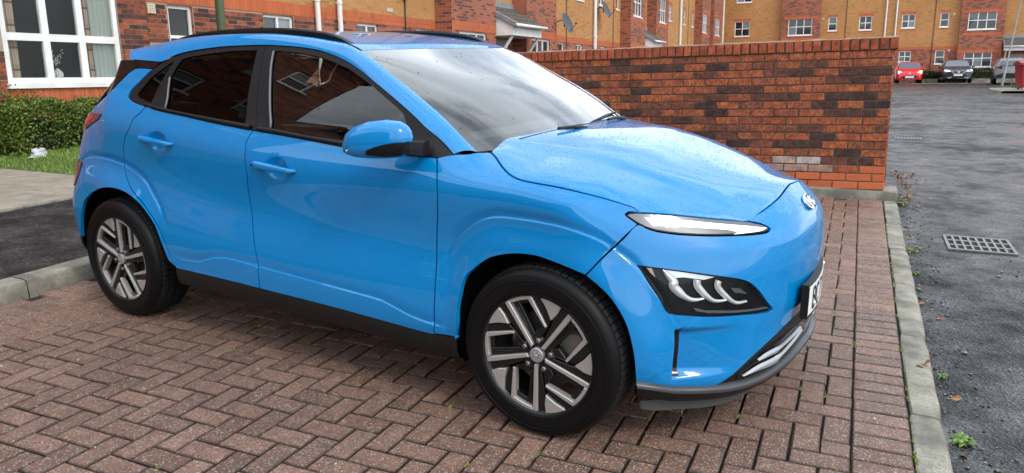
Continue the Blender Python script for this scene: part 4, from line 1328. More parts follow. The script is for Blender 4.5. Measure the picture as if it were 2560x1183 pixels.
def recess_(s, z):
    """air-curtain scoop in the bumper corner"""
    s = np.asarray(s, float); z = np.asarray(z, float)
    edge = interp([.24, .30, .38, .45, .52], [.8725, .8725, .870, .8635, .8617], z)
    t = edge - s
    m = sstep(.272, .305, z) * sstep(.468, .440, z)
    return .034 * np.where(t < 0, 0, np.clip(1 - t / .30, 0, 1) ** 1.4 * sstep(0, .006, t)) * m

def cup_(s, z):
    """hollows behind the door handles"""
    d = 0
    for cs, cz in ((2.690, .910), (3.533, .980)):
        r2 = ((s - cs) / .078) ** 2 + ((z - cz) / .052) ** 2
        d = d + .020 * np.clip(1 - r2, 0, 1) ** 1.2
    return d

def SS(s, z):
    s = np.atleast_1d(np.asarray(s, float)).ravel(); z = np.atleast_1d(np.asarray(z, float)).ravel()
    a = np.abs(s)
    P = S_(a, z)
    d = recess_(a, z)
    P = P - np.stack([d * .72, -d * .69, 0 * d], 1)
    P[:, 1] += cup_(a, z)
    P[:, 1] *= np.where(s < 0, -1.0, 1.0)
    return P

def SN(s, z, e=.0015):
    s = np.atleast_1d(np.asarray(s, float)).ravel(); z = np.atleast_1d(np.asarray(z, float)).ravel()
    a = SS(s + e, z) - SS(s - e, z); b = SS(s, z + e) - SS(s, z - e)
    n = np.cross(b, a)
    return n / (np.linalg.norm(n, axis=1, keepdims=True) + 1e-12)

# windscreen and roof edge (right side), from the bonnet end up and back: (x, |y|, z)
ROOF_EDGE = [(2.237, .715, 1.026), (2.175, .705, 1.069), (2.072, .688, 1.141), (1.964, .672, 1.206), (1.834, .650, 1.275), (1.727, .632, 1.331),
             (1.624, .612, 1.381), (1.556, .598, 1.409), (1.470, .585, 1.437), (1.345, .575, 1.457), (1.213, .570, 1.473), (1.004, .566, 1.489),
             (.740, .564, 1.491), (.507, .562, 1.484), (.317, .557, 1.470), (.130, .551, 1.451), (-.020, .548, 1.425), (-.190, .548, 1.386)]
def header_(u):             # roof / windscreen joint, u in -1..1
    u = np.asarray(u, float)
    return np.stack([1.605 - .045 * u * u - .02 * u ** 4, u * .592, 1.412 - .010 * u ** 2 + 0 * u], -1)
OUT = {
    'door_gap': [(2.8633,1.0634),(2.8796,1.0384),(2.8917,1.0117),(2.8897,0.968),(2.8914,0.9137),(2.8884,0.8625),(2.8978,0.7885),(2.876,0.6094),(2.8389,0.4625),(2.8309,0.3374)],
    'wing_gap': [(1.833,1.0079),(1.8144,0.9572),(1.8035,0.8987),(1.8063,0.8199),(1.8216,0.6889),(1.8175,0.5317),(1.8171,0.3702),(1.8207,0.3065)],
    'rear_gap': [(3.6518,1.146),(3.675,1.1171),(3.7288,1.0794),(3.748,1.0429),(3.807,0.9818),(3.8462,0.9031),(3.8567,0.834),(3.839,0.7824),(3.7789,0.7205),(3.6818,0.6576),(3.5976,0.5857),(3.5475,0.5183),(3.4993,0.4196),(3.4582,0.3429)],
    'sill': [(3.5276,0.3442),(3.453,0.3432),(3.1203,0.3414),(2.8291,0.3362),(2.553,0.3311),(2.3366,0.3258),(2.071,0.315),(1.8213,0.3054),(1.7159,0.3143)],
    'belt': [(3.6518,1.146),(3.5357,1.1282),(3.3827,1.1122),(3.1205,1.0847),(2.9542,1.07),(2.8633,1.0634),(2.6927,1.0522),(2.5427,1.0411),(2.3058,1.0229),(2.0471,1.0128),(1.833,1.0079)],
    'arch_f': [(1.7124,0.3125),(1.6959,0.3809),(1.6968,0.4364),(1.6871,0.4939),(1.672,0.5629),(1.6272,0.608),(1.5657,0.6533),(1.4937,0.6785),(1.4294,0.689),(1.3675,0.6897),(1.2838,0.6752),(1.2172,0.6616),(1.1573,0.6478)],
    'arch_f2': [(1.1573,0.6478),(1.1057,0.6166),(1.0612,0.577),(1.0178,0.4995),(1.0039,0.4018),(0.9954,0.3265),(0.9956,0.2655)],
    'arch_r': [(3.493,0.3356),(3.5162,0.3793),(3.5492,0.4602),(3.594,0.5556),(3.6595,0.6216),(3.7521,0.6769),(3.855,0.7071),(3.9537,0.7134),(4.0805,0.6944),(4.1856,0.6583),(4.2602,0.6061),(4.304,0.5381),(4.3394,0.4621),(4.3825,0.358)],
    'bumper_r_gap': [(4.2957,0.8262),(4.2754,0.7668),(4.2508,0.7065),(4.2336,0.6569)],
    'bonnet_gap': [(1.6539,1.0277),(1.6246,1.0145),(1.5706,0.9871),(1.5244,0.9675),(1.4877,0.9561),(1.458,0.9503),(1.3231,0.9364),(1.0094,0.9071),(0.8906,0.883),(0.8666,0.8744),(0.8558,0.859)],
    'wing_top': [(1.833,1.0079),(1.775,1.0203),(1.7201,1.0232),(1.701,1.0275),(1.6539,1.0277)],
    'wing_bumper': [(0.892,0.8212),(0.9718,0.7809),(1.0746,0.7167),(1.1573,0.6478)],
    'drl': [(0.9199,0.8525),(0.9051,0.8593),(0.8805,0.8611),(0.8212,0.8581),(0.7542,0.8517),(0.6763,0.8415),(0.5958,0.8291),(0.5254,0.819),(0.4606,0.8088),(0.4164,0.794),(0.3965,0.7781),(0.4059,0.772),(0.4262,0.7673),(0.4809,0.7672),(0.5585,0.7706),(0.6298,0.7739),(0.6964,0.7788),(0.7603,0.7853),(0.801,0.7916),(0.8408,0.7998),(0.8686,0.8106),(0.8894,0.8228),(0.9103,0.8397),(0.919,0.8486)],
    'drl_white': [(0.8527,0.8439),(0.6915,0.8262),(0.4819,0.7937),(0.4106,0.7799),(0.444,0.7735),(0.5681,0.7738),(0.5443,0.779),(0.5766,0.7895),(0.7412,0.8097),(0.815,0.817),(0.8375,0.8148)],
    'headlamp': [(0.9572,0.6854),(0.9146,0.6813),(0.8572,0.6721),(0.7623,0.6549),(0.6597,0.6338),(0.5994,0.6198),(0.5587,0.6022),(0.512,0.5651),(0.4634,0.5166),(0.4273,0.4844),(0.4318,0.4796),(0.5894,0.4915),(0.739,0.5018),(0.8191,0.5121),(0.8729,0.5242),(0.897,0.5752),(0.9275,0.6318)],
    'hl_lens': [(0.8972,0.6784),(0.8574,0.6711),(0.7625,0.6539),(0.6599,0.6328),(0.5995,0.6187),(0.5587,0.6011),(0.512,0.564),(0.4671,0.5184),(0.4422,0.4943),(0.5745,0.506),(0.7058,0.5181),(0.7581,0.5279),(0.7968,0.5454),(0.8333,0.5766),(0.8675,0.6193)],
    'hl_h1': [(0.8709,0.6726),(0.8545,0.6491),(0.8423,0.6304),(0.8447,0.6142),(0.8314,0.595),(0.8138,0.5766),(0.7952,0.5651),(0.7756,0.5617),(0.75,0.5652)],
    'hl_h2': [(0.7629,0.6325),(0.7658,0.6141),(0.7561,0.5949),(0.738,0.5727),(0.7184,0.5565),(0.6969,0.5515),(0.6678,0.553)],
    'hl_h3': [(0.6866,0.6234),(0.6936,0.6051),(0.6824,0.5852),(0.6633,0.5643),(0.6396,0.5447),(0.6159,0.5366),(0.5737,0.5378)],
    'hl_top': [(0.8709,0.6726),(0.8011,0.6598),(0.6994,0.6378),(0.7389,0.6301),(0.8047,0.6428),(0.844,0.6426)],
    'hl_bar': [(0.7896,0.5365),(0.7481,0.5239),(0.6461,0.513),(0.4575,0.4985),(0.4455,0.4916),(0.6191,0.5032),(0.7384,0.5135),(0.7786,0.5231)],
    'hl_orange': [(0.9266,0.6796),(0.9072,0.6786),(0.9027,0.6466),(0.916,0.6607)],
    'hl_lens2': [(0.6456,0.5956),(0.6021,0.5879),(0.5658,0.5629),(0.6271,0.5756)],
    'bumper_low': [(0.9964,0.2651),(0.9376,0.2568),(0.8354,0.2379),(0.7427,0.2293),(0.7042,0.2305),(0.6696,0.246),(0.6284,0.2664),(0.5537,0.3054),(0.4639,0.3384),(0.368,0.3667),(0.2982,0.3854),(0.2142,0.3997),(0.1331,0.4031)],
    'nose_edge': [(0.4612,0.8089),(0.3571,0.8303),(0.2381,0.8521),(0.1048,0.8701),(0.0208,0.8753)],
    'slit': [(0.8637,0.4617),(0.8654,0.4447),(0.8715,0.3863),(0.8734,0.3362),(0.8749,0.2926)],
    'lip_top': [(0.9949,0.2818),(0.9416,0.271),(0.846,0.2475),(0.738,0.2389),(0.6413,0.2333),(0.5543,0.2321),(0.4332,0.2322),(0.3364,0.2406)],
    'lip_mid': [(0.9957,0.2653),(0.9419,0.255),(0.8428,0.2367),(0.732,0.227),(0.6334,0.2224),(0.5417,0.2179),(0.4185,0.2165)],
    'lip_bot': [(0.9862,0.208),(0.9248,0.193),(0.8074,0.1784),(0.7256,0.1699),(0.6358,0.1677),(0.4798,0.1522)],
    'grille_hole': [(0.6172,0.229),(0.601,0.2581),(0.5602,0.2768),(0.4903,0.3015),(0.4161,0.3303),(0.3255,0.3395),(0.2126,0.3441),(0.1255,0.3345),(0.0608,0.3178)],
    'slat1': [(0.4903,0.3015),(0.4261,0.3103),(0.3424,0.3118),(0.2462,0.3232),(0.1238,0.3299)],
    'slat2': [(0.5791,0.2579),(0.4849,0.272),(0.3491,0.2733),(0.2379,0.293),(0.1035,0.3133)],
    'glass_fd': [(2.8778,1.4101),(2.8379,1.4116),(2.7071,1.4022),(2.5944,1.3863),(2.5072,1.3659),(2.4023,1.3363),(2.3114,1.2978),(2.2225,1.2573),(2.1369,1.2119),(2.053,1.1693),(2.0277,1.1394),(1.9988,1.0948),(1.961,1.0489),(1.946,1.0216),(2.0105,1.0239),(2.1588,1.0339),(2.3155,1.046),(2.5509,1.0587),(2.7643,1.0777),(2.7971,1.1483),(2.835,1.2508),(2.8687,1.3551)],
    'glass_rd': [(2.9919,1.4161),(3.1566,1.4135),(3.306,1.4021),(3.4305,1.3883),(3.4915,1.3762),(3.517,1.3423),(3.5391,1.2883),(3.5303,1.2404),(3.5103,1.1402),(3.4978,1.1387),(3.2158,1.112),(2.9383,1.0906),(2.968,1.2148),(2.9811,1.3207)],
    'glass_q': [(3.5469,1.3693),(3.618,1.3292),(3.6888,1.281),(3.7583,1.2035),(3.7355,1.1884),(3.6275,1.1657),(3.6203,1.2245),(3.5704,1.3228)],
    'frame_outer': [(3.6295,1.3615),(3.5568,1.3906),(3.4698,1.4102),(3.3179,1.4269),(3.1672,1.4358),(3.018,1.4381),(2.9448,1.4382),(2.8484,1.4348),(2.718,1.4266),(2.5908,1.4111),(2.5026,1.3912),(2.4135,1.3643),(2.3225,1.3269),(2.224,1.2796),(2.0533,1.1939),(1.9714,1.1492),(1.8805,1.0917),(1.775,1.0203)],
    'frame_rear': [(3.6295,1.3615),(3.684,1.3273),(3.7645,1.2589),(3.8143,1.2122),(3.8119,1.1907),(3.7674,1.1702),(3.6518,1.146)],
    'b_gap': [(2.9479,1.4339),(2.9349,1.3531),(2.9155,1.2557),(2.8906,1.1594),(2.8572,1.0825),(2.8633,1.0634)],
    'trim_top': [(3.6605,1.1611),(3.4978,1.1387),(3.2158,1.112),(2.9378,1.0898),(2.8563,1.0808),(2.7021,1.0719),(2.5501,1.0571),(2.3148,1.0444),(2.1581,1.0324),(2.0099,1.0225),(1.8905,1.0143)],
    'fin_l': [(3.684,1.3273),(3.8085,1.3299),(3.8487,1.3153),(3.916,1.2625),(3.9931,1.2088),(4.1507,1.1653),(4.2789,1.1292),(4.43,1.0796)],
    'insert': [(3.8869,1.3755),(3.6388,1.3621),(3.684,1.3273),(3.8085,1.3299),(3.8487,1.3153),(3.9177,1.2665),(3.9844,1.217)],
    'lamp_up': [(4.43,1.04),(4.43,1.0855),(4.0122,1.0972),(4.0685,1.0625),(4.1782,1.0345),(4.281,1.0092),(4.41,1.04),(4.45,1.02)],
    'lamp_low': [(4.3017,0.8236),(4.4139,0.8142),(4.47,0.7745),(4.4147,0.7202),(4.3708,0.704),(4.3525,0.7337),(4.3268,0.7683),(4.3124,0.8013)],
    'pad_f': [(1.762,0.6468),(1.7373,0.6937),(1.6824,0.7488),(1.6178,0.7906),(1.5467,0.8136),(1.4678,0.8177),(1.3561,0.8151),(1.221,0.8012),(1.0967,0.7738),(1.0341,0.7433),(0.9734,0.6925)],
    'pad_r': [(4.2957,0.8262),(4.2573,0.8459),(4.1513,0.8595),(4.0192,0.859),(3.9066,0.8443),(3.8389,0.8226),(3.7667,0.7938),(3.704,0.7576),(3.6515,0.7072),(3.5811,0.6351),(3.5516,0.5589)],
    'wave': [(3.5193,0.3999),(3.3847,0.3969),(3.2905,0.3999),(3.2004,0.4251),(3.1287,0.4448),(3.058,0.4523),(2.8377,0.4395),(2.5445,0.4249),(2.2609,0.4112),(2.109,0.4026),(2.0328,0.385),(1.9528,0.3636),(1.8806,0.3515),(1.8156,0.3475)],
    'cup_f': [(2.689,0.9104),(2.7646,0.9048),(2.6895,0.9558),(2.6161,0.907),(2.6966,0.8631)],
    'cup_r': [(3.5323,0.9798),(3.5971,0.9842),(3.5208,1.0256),(3.4631,0.9719),(3.5483,0.9348)],
    'handle_f': [(2.8359,0.9267),(2.5644,0.9039)],
    'handle_r': [(3.6673,0.9985),(3.4059,0.9732)],
    'b_low_r': [(4.3825,0.358),(4.4184,0.3799),(4.43,0.4061)],
}
# ---------------------------------------------------------------- car materials
def paint_mat(name, col, drops=True):
    m = M_(name)
    m.set(Base_Color=(*col, 1), Roughness=.42, Specular_IOR_Level=.05, Coat_Weight=1.0, Coat_Roughness=.015, Coat_IOR=1.55)
    if drops:
        vec = m.coord('Object')
        v = m.voro(vec, 82.0, rand=1.0)
        col_r = m.voro(vec, 82.0, out='Color')
        sep = m.n('SeparateColor'); m.l(col_r, sep.inputs[0])
        rad = m.math('MULTIPLY_ADD', sep.outputs[0], .34, .06)
        h = m.math('MAXIMUM', m.math('SUBTRACT', 1.0, m.math('DIVIDE', v, rad)), 0.0)
        h = m.math('POWER', h, .55)
        geo = m.n('NewGeometry'); sp = m.n('SeparateXYZ'); m.l(geo.outputs['Normal'], sp.inputs[0])
        up = m.n('MapRange'); up.inputs[1].default_value = .55; up.inputs[2].default_value = .85
        m.l(sp.outputs[2], up.inputs[0])
        h = m.math('MULTIPLY', h, up.outputs[0])
        nb = m.bump(h, .0032, 1.0, to='Coat Normal')
        m.l(nb, m.b.inputs['Normal'])
    return m.m

BLUE = paint_mat('blue_paint', (.0004, .205, .520))
def plastic(name, col, rough):
    m = M_(name); m.set(Base_Color=(*col, 1), Roughness=rough, Specular_IOR_Level=.4)
    m.bump(m.noise(m.coord('Object'), 900.0, 2.0), .0004, .5)
    return m.m
BLACK = plastic('black_grained_plastic', (.0055, .0055, .006), .5)
SATIN = plain('satin_black_trim', (.0075, .0075, .0085), .38, 0, .25)
GLOSS = plain('gloss_black', (.004, .004, .005), .05, 0, .5)
DARK = plain('dark_underbody', (.006, .006, .006), .9, 0, .1)
TYRE = M_('tyre_rubber')
TYRE.set(Base_Color=(.0045, .0045, .005, 1), Roughness=.46, Specular_IOR_Level=.18)
TYRE.bump(TYRE.noise(TYRE.coord('Object'), 160.0, 3.0), .0008, .5)
TYRE = TYRE.m
TREADM = plain('tread_rubber', (.014, .014, .015), .5, 0, .25)
RIMS = M_('machined_alloy'); RIMS.set(Base_Color=(.48, .46, .44, 1), Roughness=.34, Metallic=.5)
RIMS.l(RIMS.ramp(RIMS.noise(RIMS.coord('Object'), 240.0, 2.0), [(0.35, (.26,) * 3), (.65, (.42,) * 3)]), RIMS.b.inputs['Roughness'])
RIMS = RIMS.m
RIMD = plain('dark_grey_alloy', (.010, .010, .0105), .32, 0, .35)
CHROME = plain('chrome', (.78, .79, .80), .07, 1.0)
SILVER = plain('silver_plastic', (.42, .43, .45), .30, .6)
STEEL = plain('brake_steel', (.30, .28, .26), .4, .9)
LIPG = plain('grey_lip_paint', (.055, .058, .065), .30, .2)
CABIN = plain('grey_cabin_cloth', (.10, .11, .115), .85)
CABINL = plain('pale_headlining', (.40, .40, .38), .9)
WINDSCREEN = glassy('windscreen_glass', (.74, .84, .84), 1.52, 0.0, 1.9, True)
SIDEGLASS = glassy('side_glass', (.42, .50, .47), 1.52, 0.0, 1.3, True)
TINTGLASS = glassy('privacy_glass', (.03, .030, .030), 1.52, 0.0, .30)
LENS = glassy('lamp_lens', (.93, .94, .95), 1.42, 0.0, .5)
REDLENS = plain('red_lamp_lens', (.085, .002, .006), .12, 0, .5, .6)
REDLIT = plain('red_lamp_core', (.55, .006, .03), .25, 0, .4, .3)
DRLGREY = plain('lamp_grey_reflector', (.17, .175, .19), .25, .2, .4)
DRLWHITE = plain('glowing_daytime_strip', (1, 1, 1), .4, emit=.45)  # strip is unlit; its glow stands in for reflected white sky
PLATE = plain('plate_white', (.80, .80, .78), .35)
INK = plain('plate_black', (.01, .01, .01), .5)
MIRRORG = plain('mirror_glass', (.8, .82, .84), .02, 1.0)

# ---------------------------------------------------------------- the blue car
O = OUT
car = empty('parked_car', CAR, 'bright blue electric crossover parked on red block paving, wet with rain', 'car')
def sub(curve, a, b):
    """piece of a traced curve between two s values"""
    c = resample(curve, .02)
    if a > b:
        c = [p for p in c if b - 1e-6 <= p[0] <= a + 1e-6]
        c.sort(key=lambda p: -p[0])
    else:
        c = [p for p in c if a - 1e-6 <= p[0] <= b + 1e-6]
        c.sort(key=lambda p: p[0])
    return c
def rev(c): return list(c)[::-1]
sill = O['sill']; belt = O['belt']
def smooth_loop(P, h=.012):
    return resample(P, h)
PADF_L = resample([(3.95 - x, z) for x, z in PAD_F[4:-4]], .013); PADR_L = resample([(3.95 - x, z) for x, z in PAD_R[4:-4]], .013)
def off_line(P, d):
    P = np.array(P); t_ = np.gradient(P, axis=0); n_ = np.stack([-t_[:, 1], t_[:, 0]], 1); n_ /= np.linalg.norm(n_, axis=1, keepdims=True)
    return [tuple(q_) for q_ in P + n_ * d]
FEATS = []
for L_ in (PADF_L, PADR_L):
    for d_ in (-.045, -.030, -.018, -.009, -.003, .003, .009, .018, .030, .045): FEATS.append(off_line(L_, d_))
wl = [(s_, float(wave_(3.95 - s_))) for s_ in np.arange(1.78, 3.50, .014)]
for d_ in (-.014, -.004, -.0014, .0014, .004, .010, .020, .035, .055): FEATS.append([(a, b + d_) for a, b in wl])
SHL = [(s_, float(zs_(3.95 - s_))) for s_ in np.arange(1.2, 4.1, .03)]
for d_ in (-.03, -.012, .0, .012, .03): FEATS.append([(a, b + d_) for a, b in SHL])
for cs, cz in ((2.690, .910), (3.533, .980)):
    for f_ in (.55, .8, .92, 1.0): FEATS.append([(cs + .078 * f_ * math.cos(a), cz + .052 * f_ * math.sin(a)) for a in np.linspace(0, 2 * math.pi, 40)])
def feat_pts(outline, holes=()):
    """relief lines that fall inside an outline, as free points"""
    out = []
    for f_ in FEATS:
        a = np.array(f_); k_ = seg_dist(a[:, 0], a[:, 1], outline) > .006
        for h_ in holes: k_ &= seg_dist(a[:, 0], a[:, 1], h_) < -.006
        out += [tuple(q_) for q_ in a[k_]]
    return out

fd_out = ring(O['door_gap'], sub(sill, 2.81, 1.82), rev(O['wing_gap']), sub(belt, 1.84, 2.85))
rd_out = ring(O['rear_gap'], sub(sill, 3.44, 2.83), rev(O['door_gap']), sub(belt, 2.87, 3.64))
quart = ring(O['rear_gap'][:-1], [(3.4550, .3560), (3.4700, .3530)], O['arch_r'][1:10], [(4.198, .647), (4.2344, .6768), (4.257, .7053), (4.262, .769), (4.3093, .8243), (4.36, .835), (4.43, .838)],
             [(4.43, .85), (4.45, .95), (4.44, 1.03), (4.43, 1.0796)], rev(O['fin_l'])[1:], O['frame_rear'][1:])
wing = ring(O['wing_gap'], [(1.8138, .3108), (1.7066, .3205)], O['arch_f'], rev(O['wing_bumper']), [O['drl'][i] for i in (21, 22, 23, 0, 1, 2)],
            rev(O['bonnet_gap']), rev(O['wing_top']))
fdoor, fdoor2 = panel('front_door', fd_out, SS, SN, BLUE, car, pts_in=feat_pts(fd_out))
rdoor, rdoor2 = panel('rear_door', rd_out, SS, SN, BLUE, car, pts_in=feat_pts(rd_out))
panel('rear_quarter', quart, SS, SN, BLUE, car, pts_in=feat_pts(quart))
panel('front_wing', wing, SS, SN, BLUE, car, h=.018, pts_in=feat_pts(wing))

half = [(0.0, .8762)] + rev(O['nose_edge'])[1:] + [O['drl'][i] for i in (9, 10, 11, 12, 13, 14, 15, 16, 17, 18, 19, 20, 21)] + O['wing_bumper'][1:]
low = rev(O['bumper_low']) 
def mir(c): return [(-a, b) for a, b in c]
c1 = resample(half, .02)
c2 = resample(O['arch_f2'], .02)
c3 = resample(O['bumper_low'] + [(0.0, .405)], .02)
right = c1[1:] + c2[1:] + c3[1:-1]
bump_out = [tuple(p) for p in right] + [(0.0, .405)] + [(-a, b) for a, b in right[::-1]] + [(0.0, .8762)]
q = []
for p_ in bump_out:
    if not q or math.hypot(p_[0] - q[-1][0], p_[1] - q[-1][1]) > .003: q.append((float(p_[0]), float(p_[1])))
a_ = sum(q[i][0] * q[(i + 1) % len(q)][1] - q[(i + 1) % len(q)][0] * q[i][1] for i in range(len(q)))
bump_out = q if a_ > 0 else q[::-1]
hl = ring(O['headlamp'] + [O['headlamp'][0]])
hl_m = mir(hl)[::-1]
slit_a = resample([(.8617, .463), (.8635, .4464), (.870, .3879), (.8725, .3377), (.8730, .285)], .015)
feats = [slit_a, [(a - .007, b) for a, b in slit_a], mir(slit_a), mir([(a - .007, b) for a, b in slit_a])]
bumper, _ = panel('front_bumper', bump_out, SS, SN, BLUE, car, mirror=False, holes=[hl, hl_m], feats=feats, h=.016, pts_in=feat_pts(bump_out, [hl]) + [(-a, b) for a, b in feat_pts(bump_out, [hl])])
se_ = np.array(slit_a)
for sg in (1, -1):
    A = np.array([SS(se_[:, 0] + d_, se_[:, 1]) + .0015 * np.array([.72, -.69, 0]) for d_ in (-.0072, -.014, -.021, -.028)])
    if sg < 0: A = A * np.array([1, -1, 1])
    g = G(); g.grid(A, sg > 0); g.build('air_slot', GLOSS, bumper, True)

# bonnet: outline follows the shell, height blended to it along the edges
bg = SS(*np.array(resample(O['bonnet_gap'], .02)).T)
ne = SS(*np.array(resample([O['drl'][i] for i in (2, 3, 4, 5, 6, 7, 8)] + O['nose_edge'][1:] + [(0.0, .8762)], .02)).T)
edge3 = np.concatenate([bg, ne])
edge_xy = edge3[:, :2]; edge_err = edge3[:, 2] - H_(edge3[:, 0], edge3[:, 1])
def bonnet_z(x, y):
    x = np.asarray(x, float); y = -np.abs(np.asarray(y, float))
    d = np.hypot(x[:, None] - edge_xy[None, :, 0], y[:, None] - edge_xy[None, :, 1])
    w = 1 / (d ** 2 + 1e-5) ** 1.5
    e = (w * edge_err).sum(1) / w.sum(1)
    dm = d.min(1)
    return H_(x, y) + e * np.exp(-(dm / .16) ** 2)
def BS(x, y): return np.stack([x, y, bonnet_z(x, y)], 1)
def BN(x, y, e=.006):
    zx = (bonnet_z(x + e, y) - bonnet_z(x - e, y)) / (2 * e); zy = (bonnet_z(x, y + e) - bonnet_z(x, y - e)) / (2 * e)
    n = np.stack([-zx, -zy, np.ones_like(zx)], 1)
    return n / np.linalg.norm(n, axis=1, keepdims=True)
bo = [tuple(p[:2]) for p in bg] + [tuple(p[:2]) for p in ne]
bo = bo + [(a, -b) for a, b in bo[::-1]]
rear_e = [(2.20 + .095 * (t / .70) ** 2, t) for t in np.linspace(.68, -.68, 30)]
bo = bo + rear_e
q = []
for p_ in bo:
    if not q or math.hypot(p_[0] - q[-1][0], p_[1] - q[-1][1]) > .006: q.append((float(p_[0]), float(p_[1])))
a_ = sum(q[i][0] * q[(i + 1) % len(q)][1] - q[(i + 1) % len(q)][0] * q[i][1] for i in range(len(q)))
bonnet_out = q if a_ > 0 else q[::-1]
bonnet, _ = panel('bonnet', bonnet_out, BS, BN, BLUE, car, mirror=False, h=.022, inset=.0028, flange=.02)

# windscreen, cowl, roof
RE = np.array(ROOF_EDGE)
def edge_at(t):             # t: 0 bonnet end .. 1 header corner
    k = np.linspace(0, 1, 8)
    return np.stack([interp(k, RE[:8, i], t) for i in range(3)], -1)
def WSF(u, v):
    u = np.asarray(u, float); v = np.asarray(v, float)
    E = edge_at(v)
    cxm = interp([0, .5, 1], [2.395, 2.020, 1.605], v); czm = interp([0, .5, 1], [1.030, 1.238, 1.414], v)
    k = 1 - .8 * u ** 2 - .2 * u ** 6
    return np.stack([E[..., 0] + (cxm - E[..., 0]) * k, -E[..., 1] * u, E[..., 2] + (czm - E[..., 2]) * k], -1)
us = np.linspace(-1, 1, 41); vs = np.linspace(0, 1, 25)
UU, VV = np.meshgrid(us, vs)
scr = WSF(UU, VV)
g = G(); g.grid(scr, True)
wscreen = g.build('windscreen', WINDSCREEN, car, True)
# black printed border, on the inside
def band(u0, u1, v0, v1, nu, nv):
    A, B = np.meshgrid(np.linspace(u0, u1, nu), np.linspace(v0, v1, nv))
    P = WSF(A, B); P[..., 0] -= .006; P[..., 2] -= .003
    return P
g = G()
for blk in (band(-1, 1, .0, .13, 30, 3), band(-1, -.945, .13, .97, 2, 16), band(.945, 1, .13, .97, 2, 16), band(-1, 1, .97, 1, 30, 2)):
    g.grid(blk, True)
frit_m = plain('screen_border', (.02, .02, .022), .5)
g.build('screen_border', frit_m, wscreen, True)
# cowl
g = G()
ys_ = np.linspace(-.715, .715, 30)
A = np.stack([np.stack([2.20 + .10 * (ys_ / .7) ** 2 + .10, ys_, bonnet_z(2.26 + .10 * (ys_ / .7) ** 2, ys_) - .055], -1),
              np.stack([2.44 - .20 * (ys_ / .7) ** 2, ys_, 1.022 - .004 * (ys_ / .7) ** 2], -1),
              np.stack([2.33 - .16 * (ys_ / .7) ** 2, ys_, 1.048 + 0 * ys_], -1)])
A[0, :, 0] = 2.24 + .10 * (ys_ / .7) ** 2
g.grid(A, False)
g.build('cowl_panel', BLACK, car, True)
# wipers
def wiper(P, name='wiper'):
    o = G()
    P = [Vector(p) for p in P]
    o.tube([P[0], P[0].lerp(P[1], .5) + Vector((0, 0, .006)), P[1]], [.010, .008, .007], 8)
    w = o.build('wiper', BLACK, car, True, auto=40)
    b = G(); b.tube([P[2], P[2].lerp(P[3], .3) + Vector((0, 0, .004)), P[3]], [.005, .009, .004], 6)
    b.build('blade', SATIN, w, True)
def on_screen(u, v, lift=.014):
    p = WSF(np.array([u]), np.array([v]))[0]
    return (p[0] + lift * .5, p[1], p[2] + lift)
wiper([on_screen(-.62, .015, .03), on_screen(-.30, .045, .03), on_screen(-.86, .115), on_screen(.10, .05)])
wiper([on_screen(.12, .015, .03), on_screen(.38, .05, .03), on_screen(-.20, .06), on_screen(.72, .04)])

# roof skin
xs_r = np.linspace(1.0, 0.0, 40)
def roof_edge_x(t):         # t 0 header corner .. 1 tail
    k = np.linspace(0, 1, 11)
    return np.stack([interp(k, RE[7:, i], t) for i in range(3)], -1)
def ROOF(u, t):
    u = np.asarray(u, float); t = np.asarray(t, float)
    E = roof_edge_x(t)
    xc = interp([0, .1, .5, 1], [1.607, 1.50, .80, -.285], t)
    zc = interp([0, .1, .25, .4, .55, .75, .9, 1], [1.414, 1.444, 1.484, 1.506, 1.508, 1.494, 1.462, 1.422], t)
    k = 1 - .75 * u ** 2 - .25 * u ** 6
    return np.stack([E[..., 0] + (xc - E[..., 0]) * k, -E[..., 1] * u, E[..., 2] + (zc - E[..., 2]) * k], -1)
UU, TT = np.meshgrid(np.linspace(-.975, .975, 41), np.linspace(.004, 1, 60))
g = G(); g.grid(ROOF(UU, TT), True)
roof = g.build('roof', BLUE, car, True)
for sgn in (1, -1):
    UU, TT = np.meshgrid(np.array([.972, 1.0]) * sgn, np.linspace(0, 1, 60))
    A = ROOF(UU, TT); A[..., 2] -= .006
    g = G(); g.grid(A, sgn > 0)
    g.build('roof_gutter_trim', SATIN, car, True)
# spoiler underside / end
UU, TT = np.meshgrid(np.linspace(-.99, .99, 31), np.array([1.0, .86]))
A = ROOF(UU, TT); A[0, :, 2] -= .035; A[1, :, 2] -= .07
B0 = ROOF(UU[:1], TT[:1])
g = G(); g.grid(np.concatenate([B0, A]), True)
g.build('spoiler_end', BLUE, car, True, auto=30)

# the blue strip: windscreen pillar and roof side
fo = resample(O['frame_outer'], .03)
lo_c = SS(*np.array(fo).T) + .002 * SN(*np.array(fo).T)
lo_c = np.concatenate([SS([3.8869], [1.3755]), SS([3.76], [1.369]), lo_c])
def by_len(P, n):
    d = np.concatenate([[0], np.cumsum(np.linalg.norm(np.diff(P, axis=0), axis=1))])
    t = np.linspace(0, d[-1], n)
    return np.stack([np.interp(t, d, P[:, i]) for i in range(3)], 1)
up_c = RE[::-1] * np.array([1, -1, 1])
upd = np.array(resample([tuple(p) for p in up_c], .03))
nL = 110
# pair points by x so that the strip stays square to the car
xs_l = np.linspace(0, 1, nL)
Lc = by_len(lo_c, nL); Uc = by_len(upd, nL)
mid = (Lc + Uc) / 2 + np.array([0, -.0, 0]) 
outw = np.cross(Uc - Lc, np.gradient(Lc, axis=0)); outw /= np.linalg.norm(outw, axis=1, keepdims=True)
if outw[50, 1] > 0: outw = -outw
wid = np.linalg.norm(Uc - Lc, axis=1, keepdims=True)
rows = []
for t in np.linspace(0, 1, 9):
    rows.append(Lc * (1 - t) + Uc * t + outw * wid * .55 * t * (1 - t))
g = G(); g.grid(np.array(rows), False)
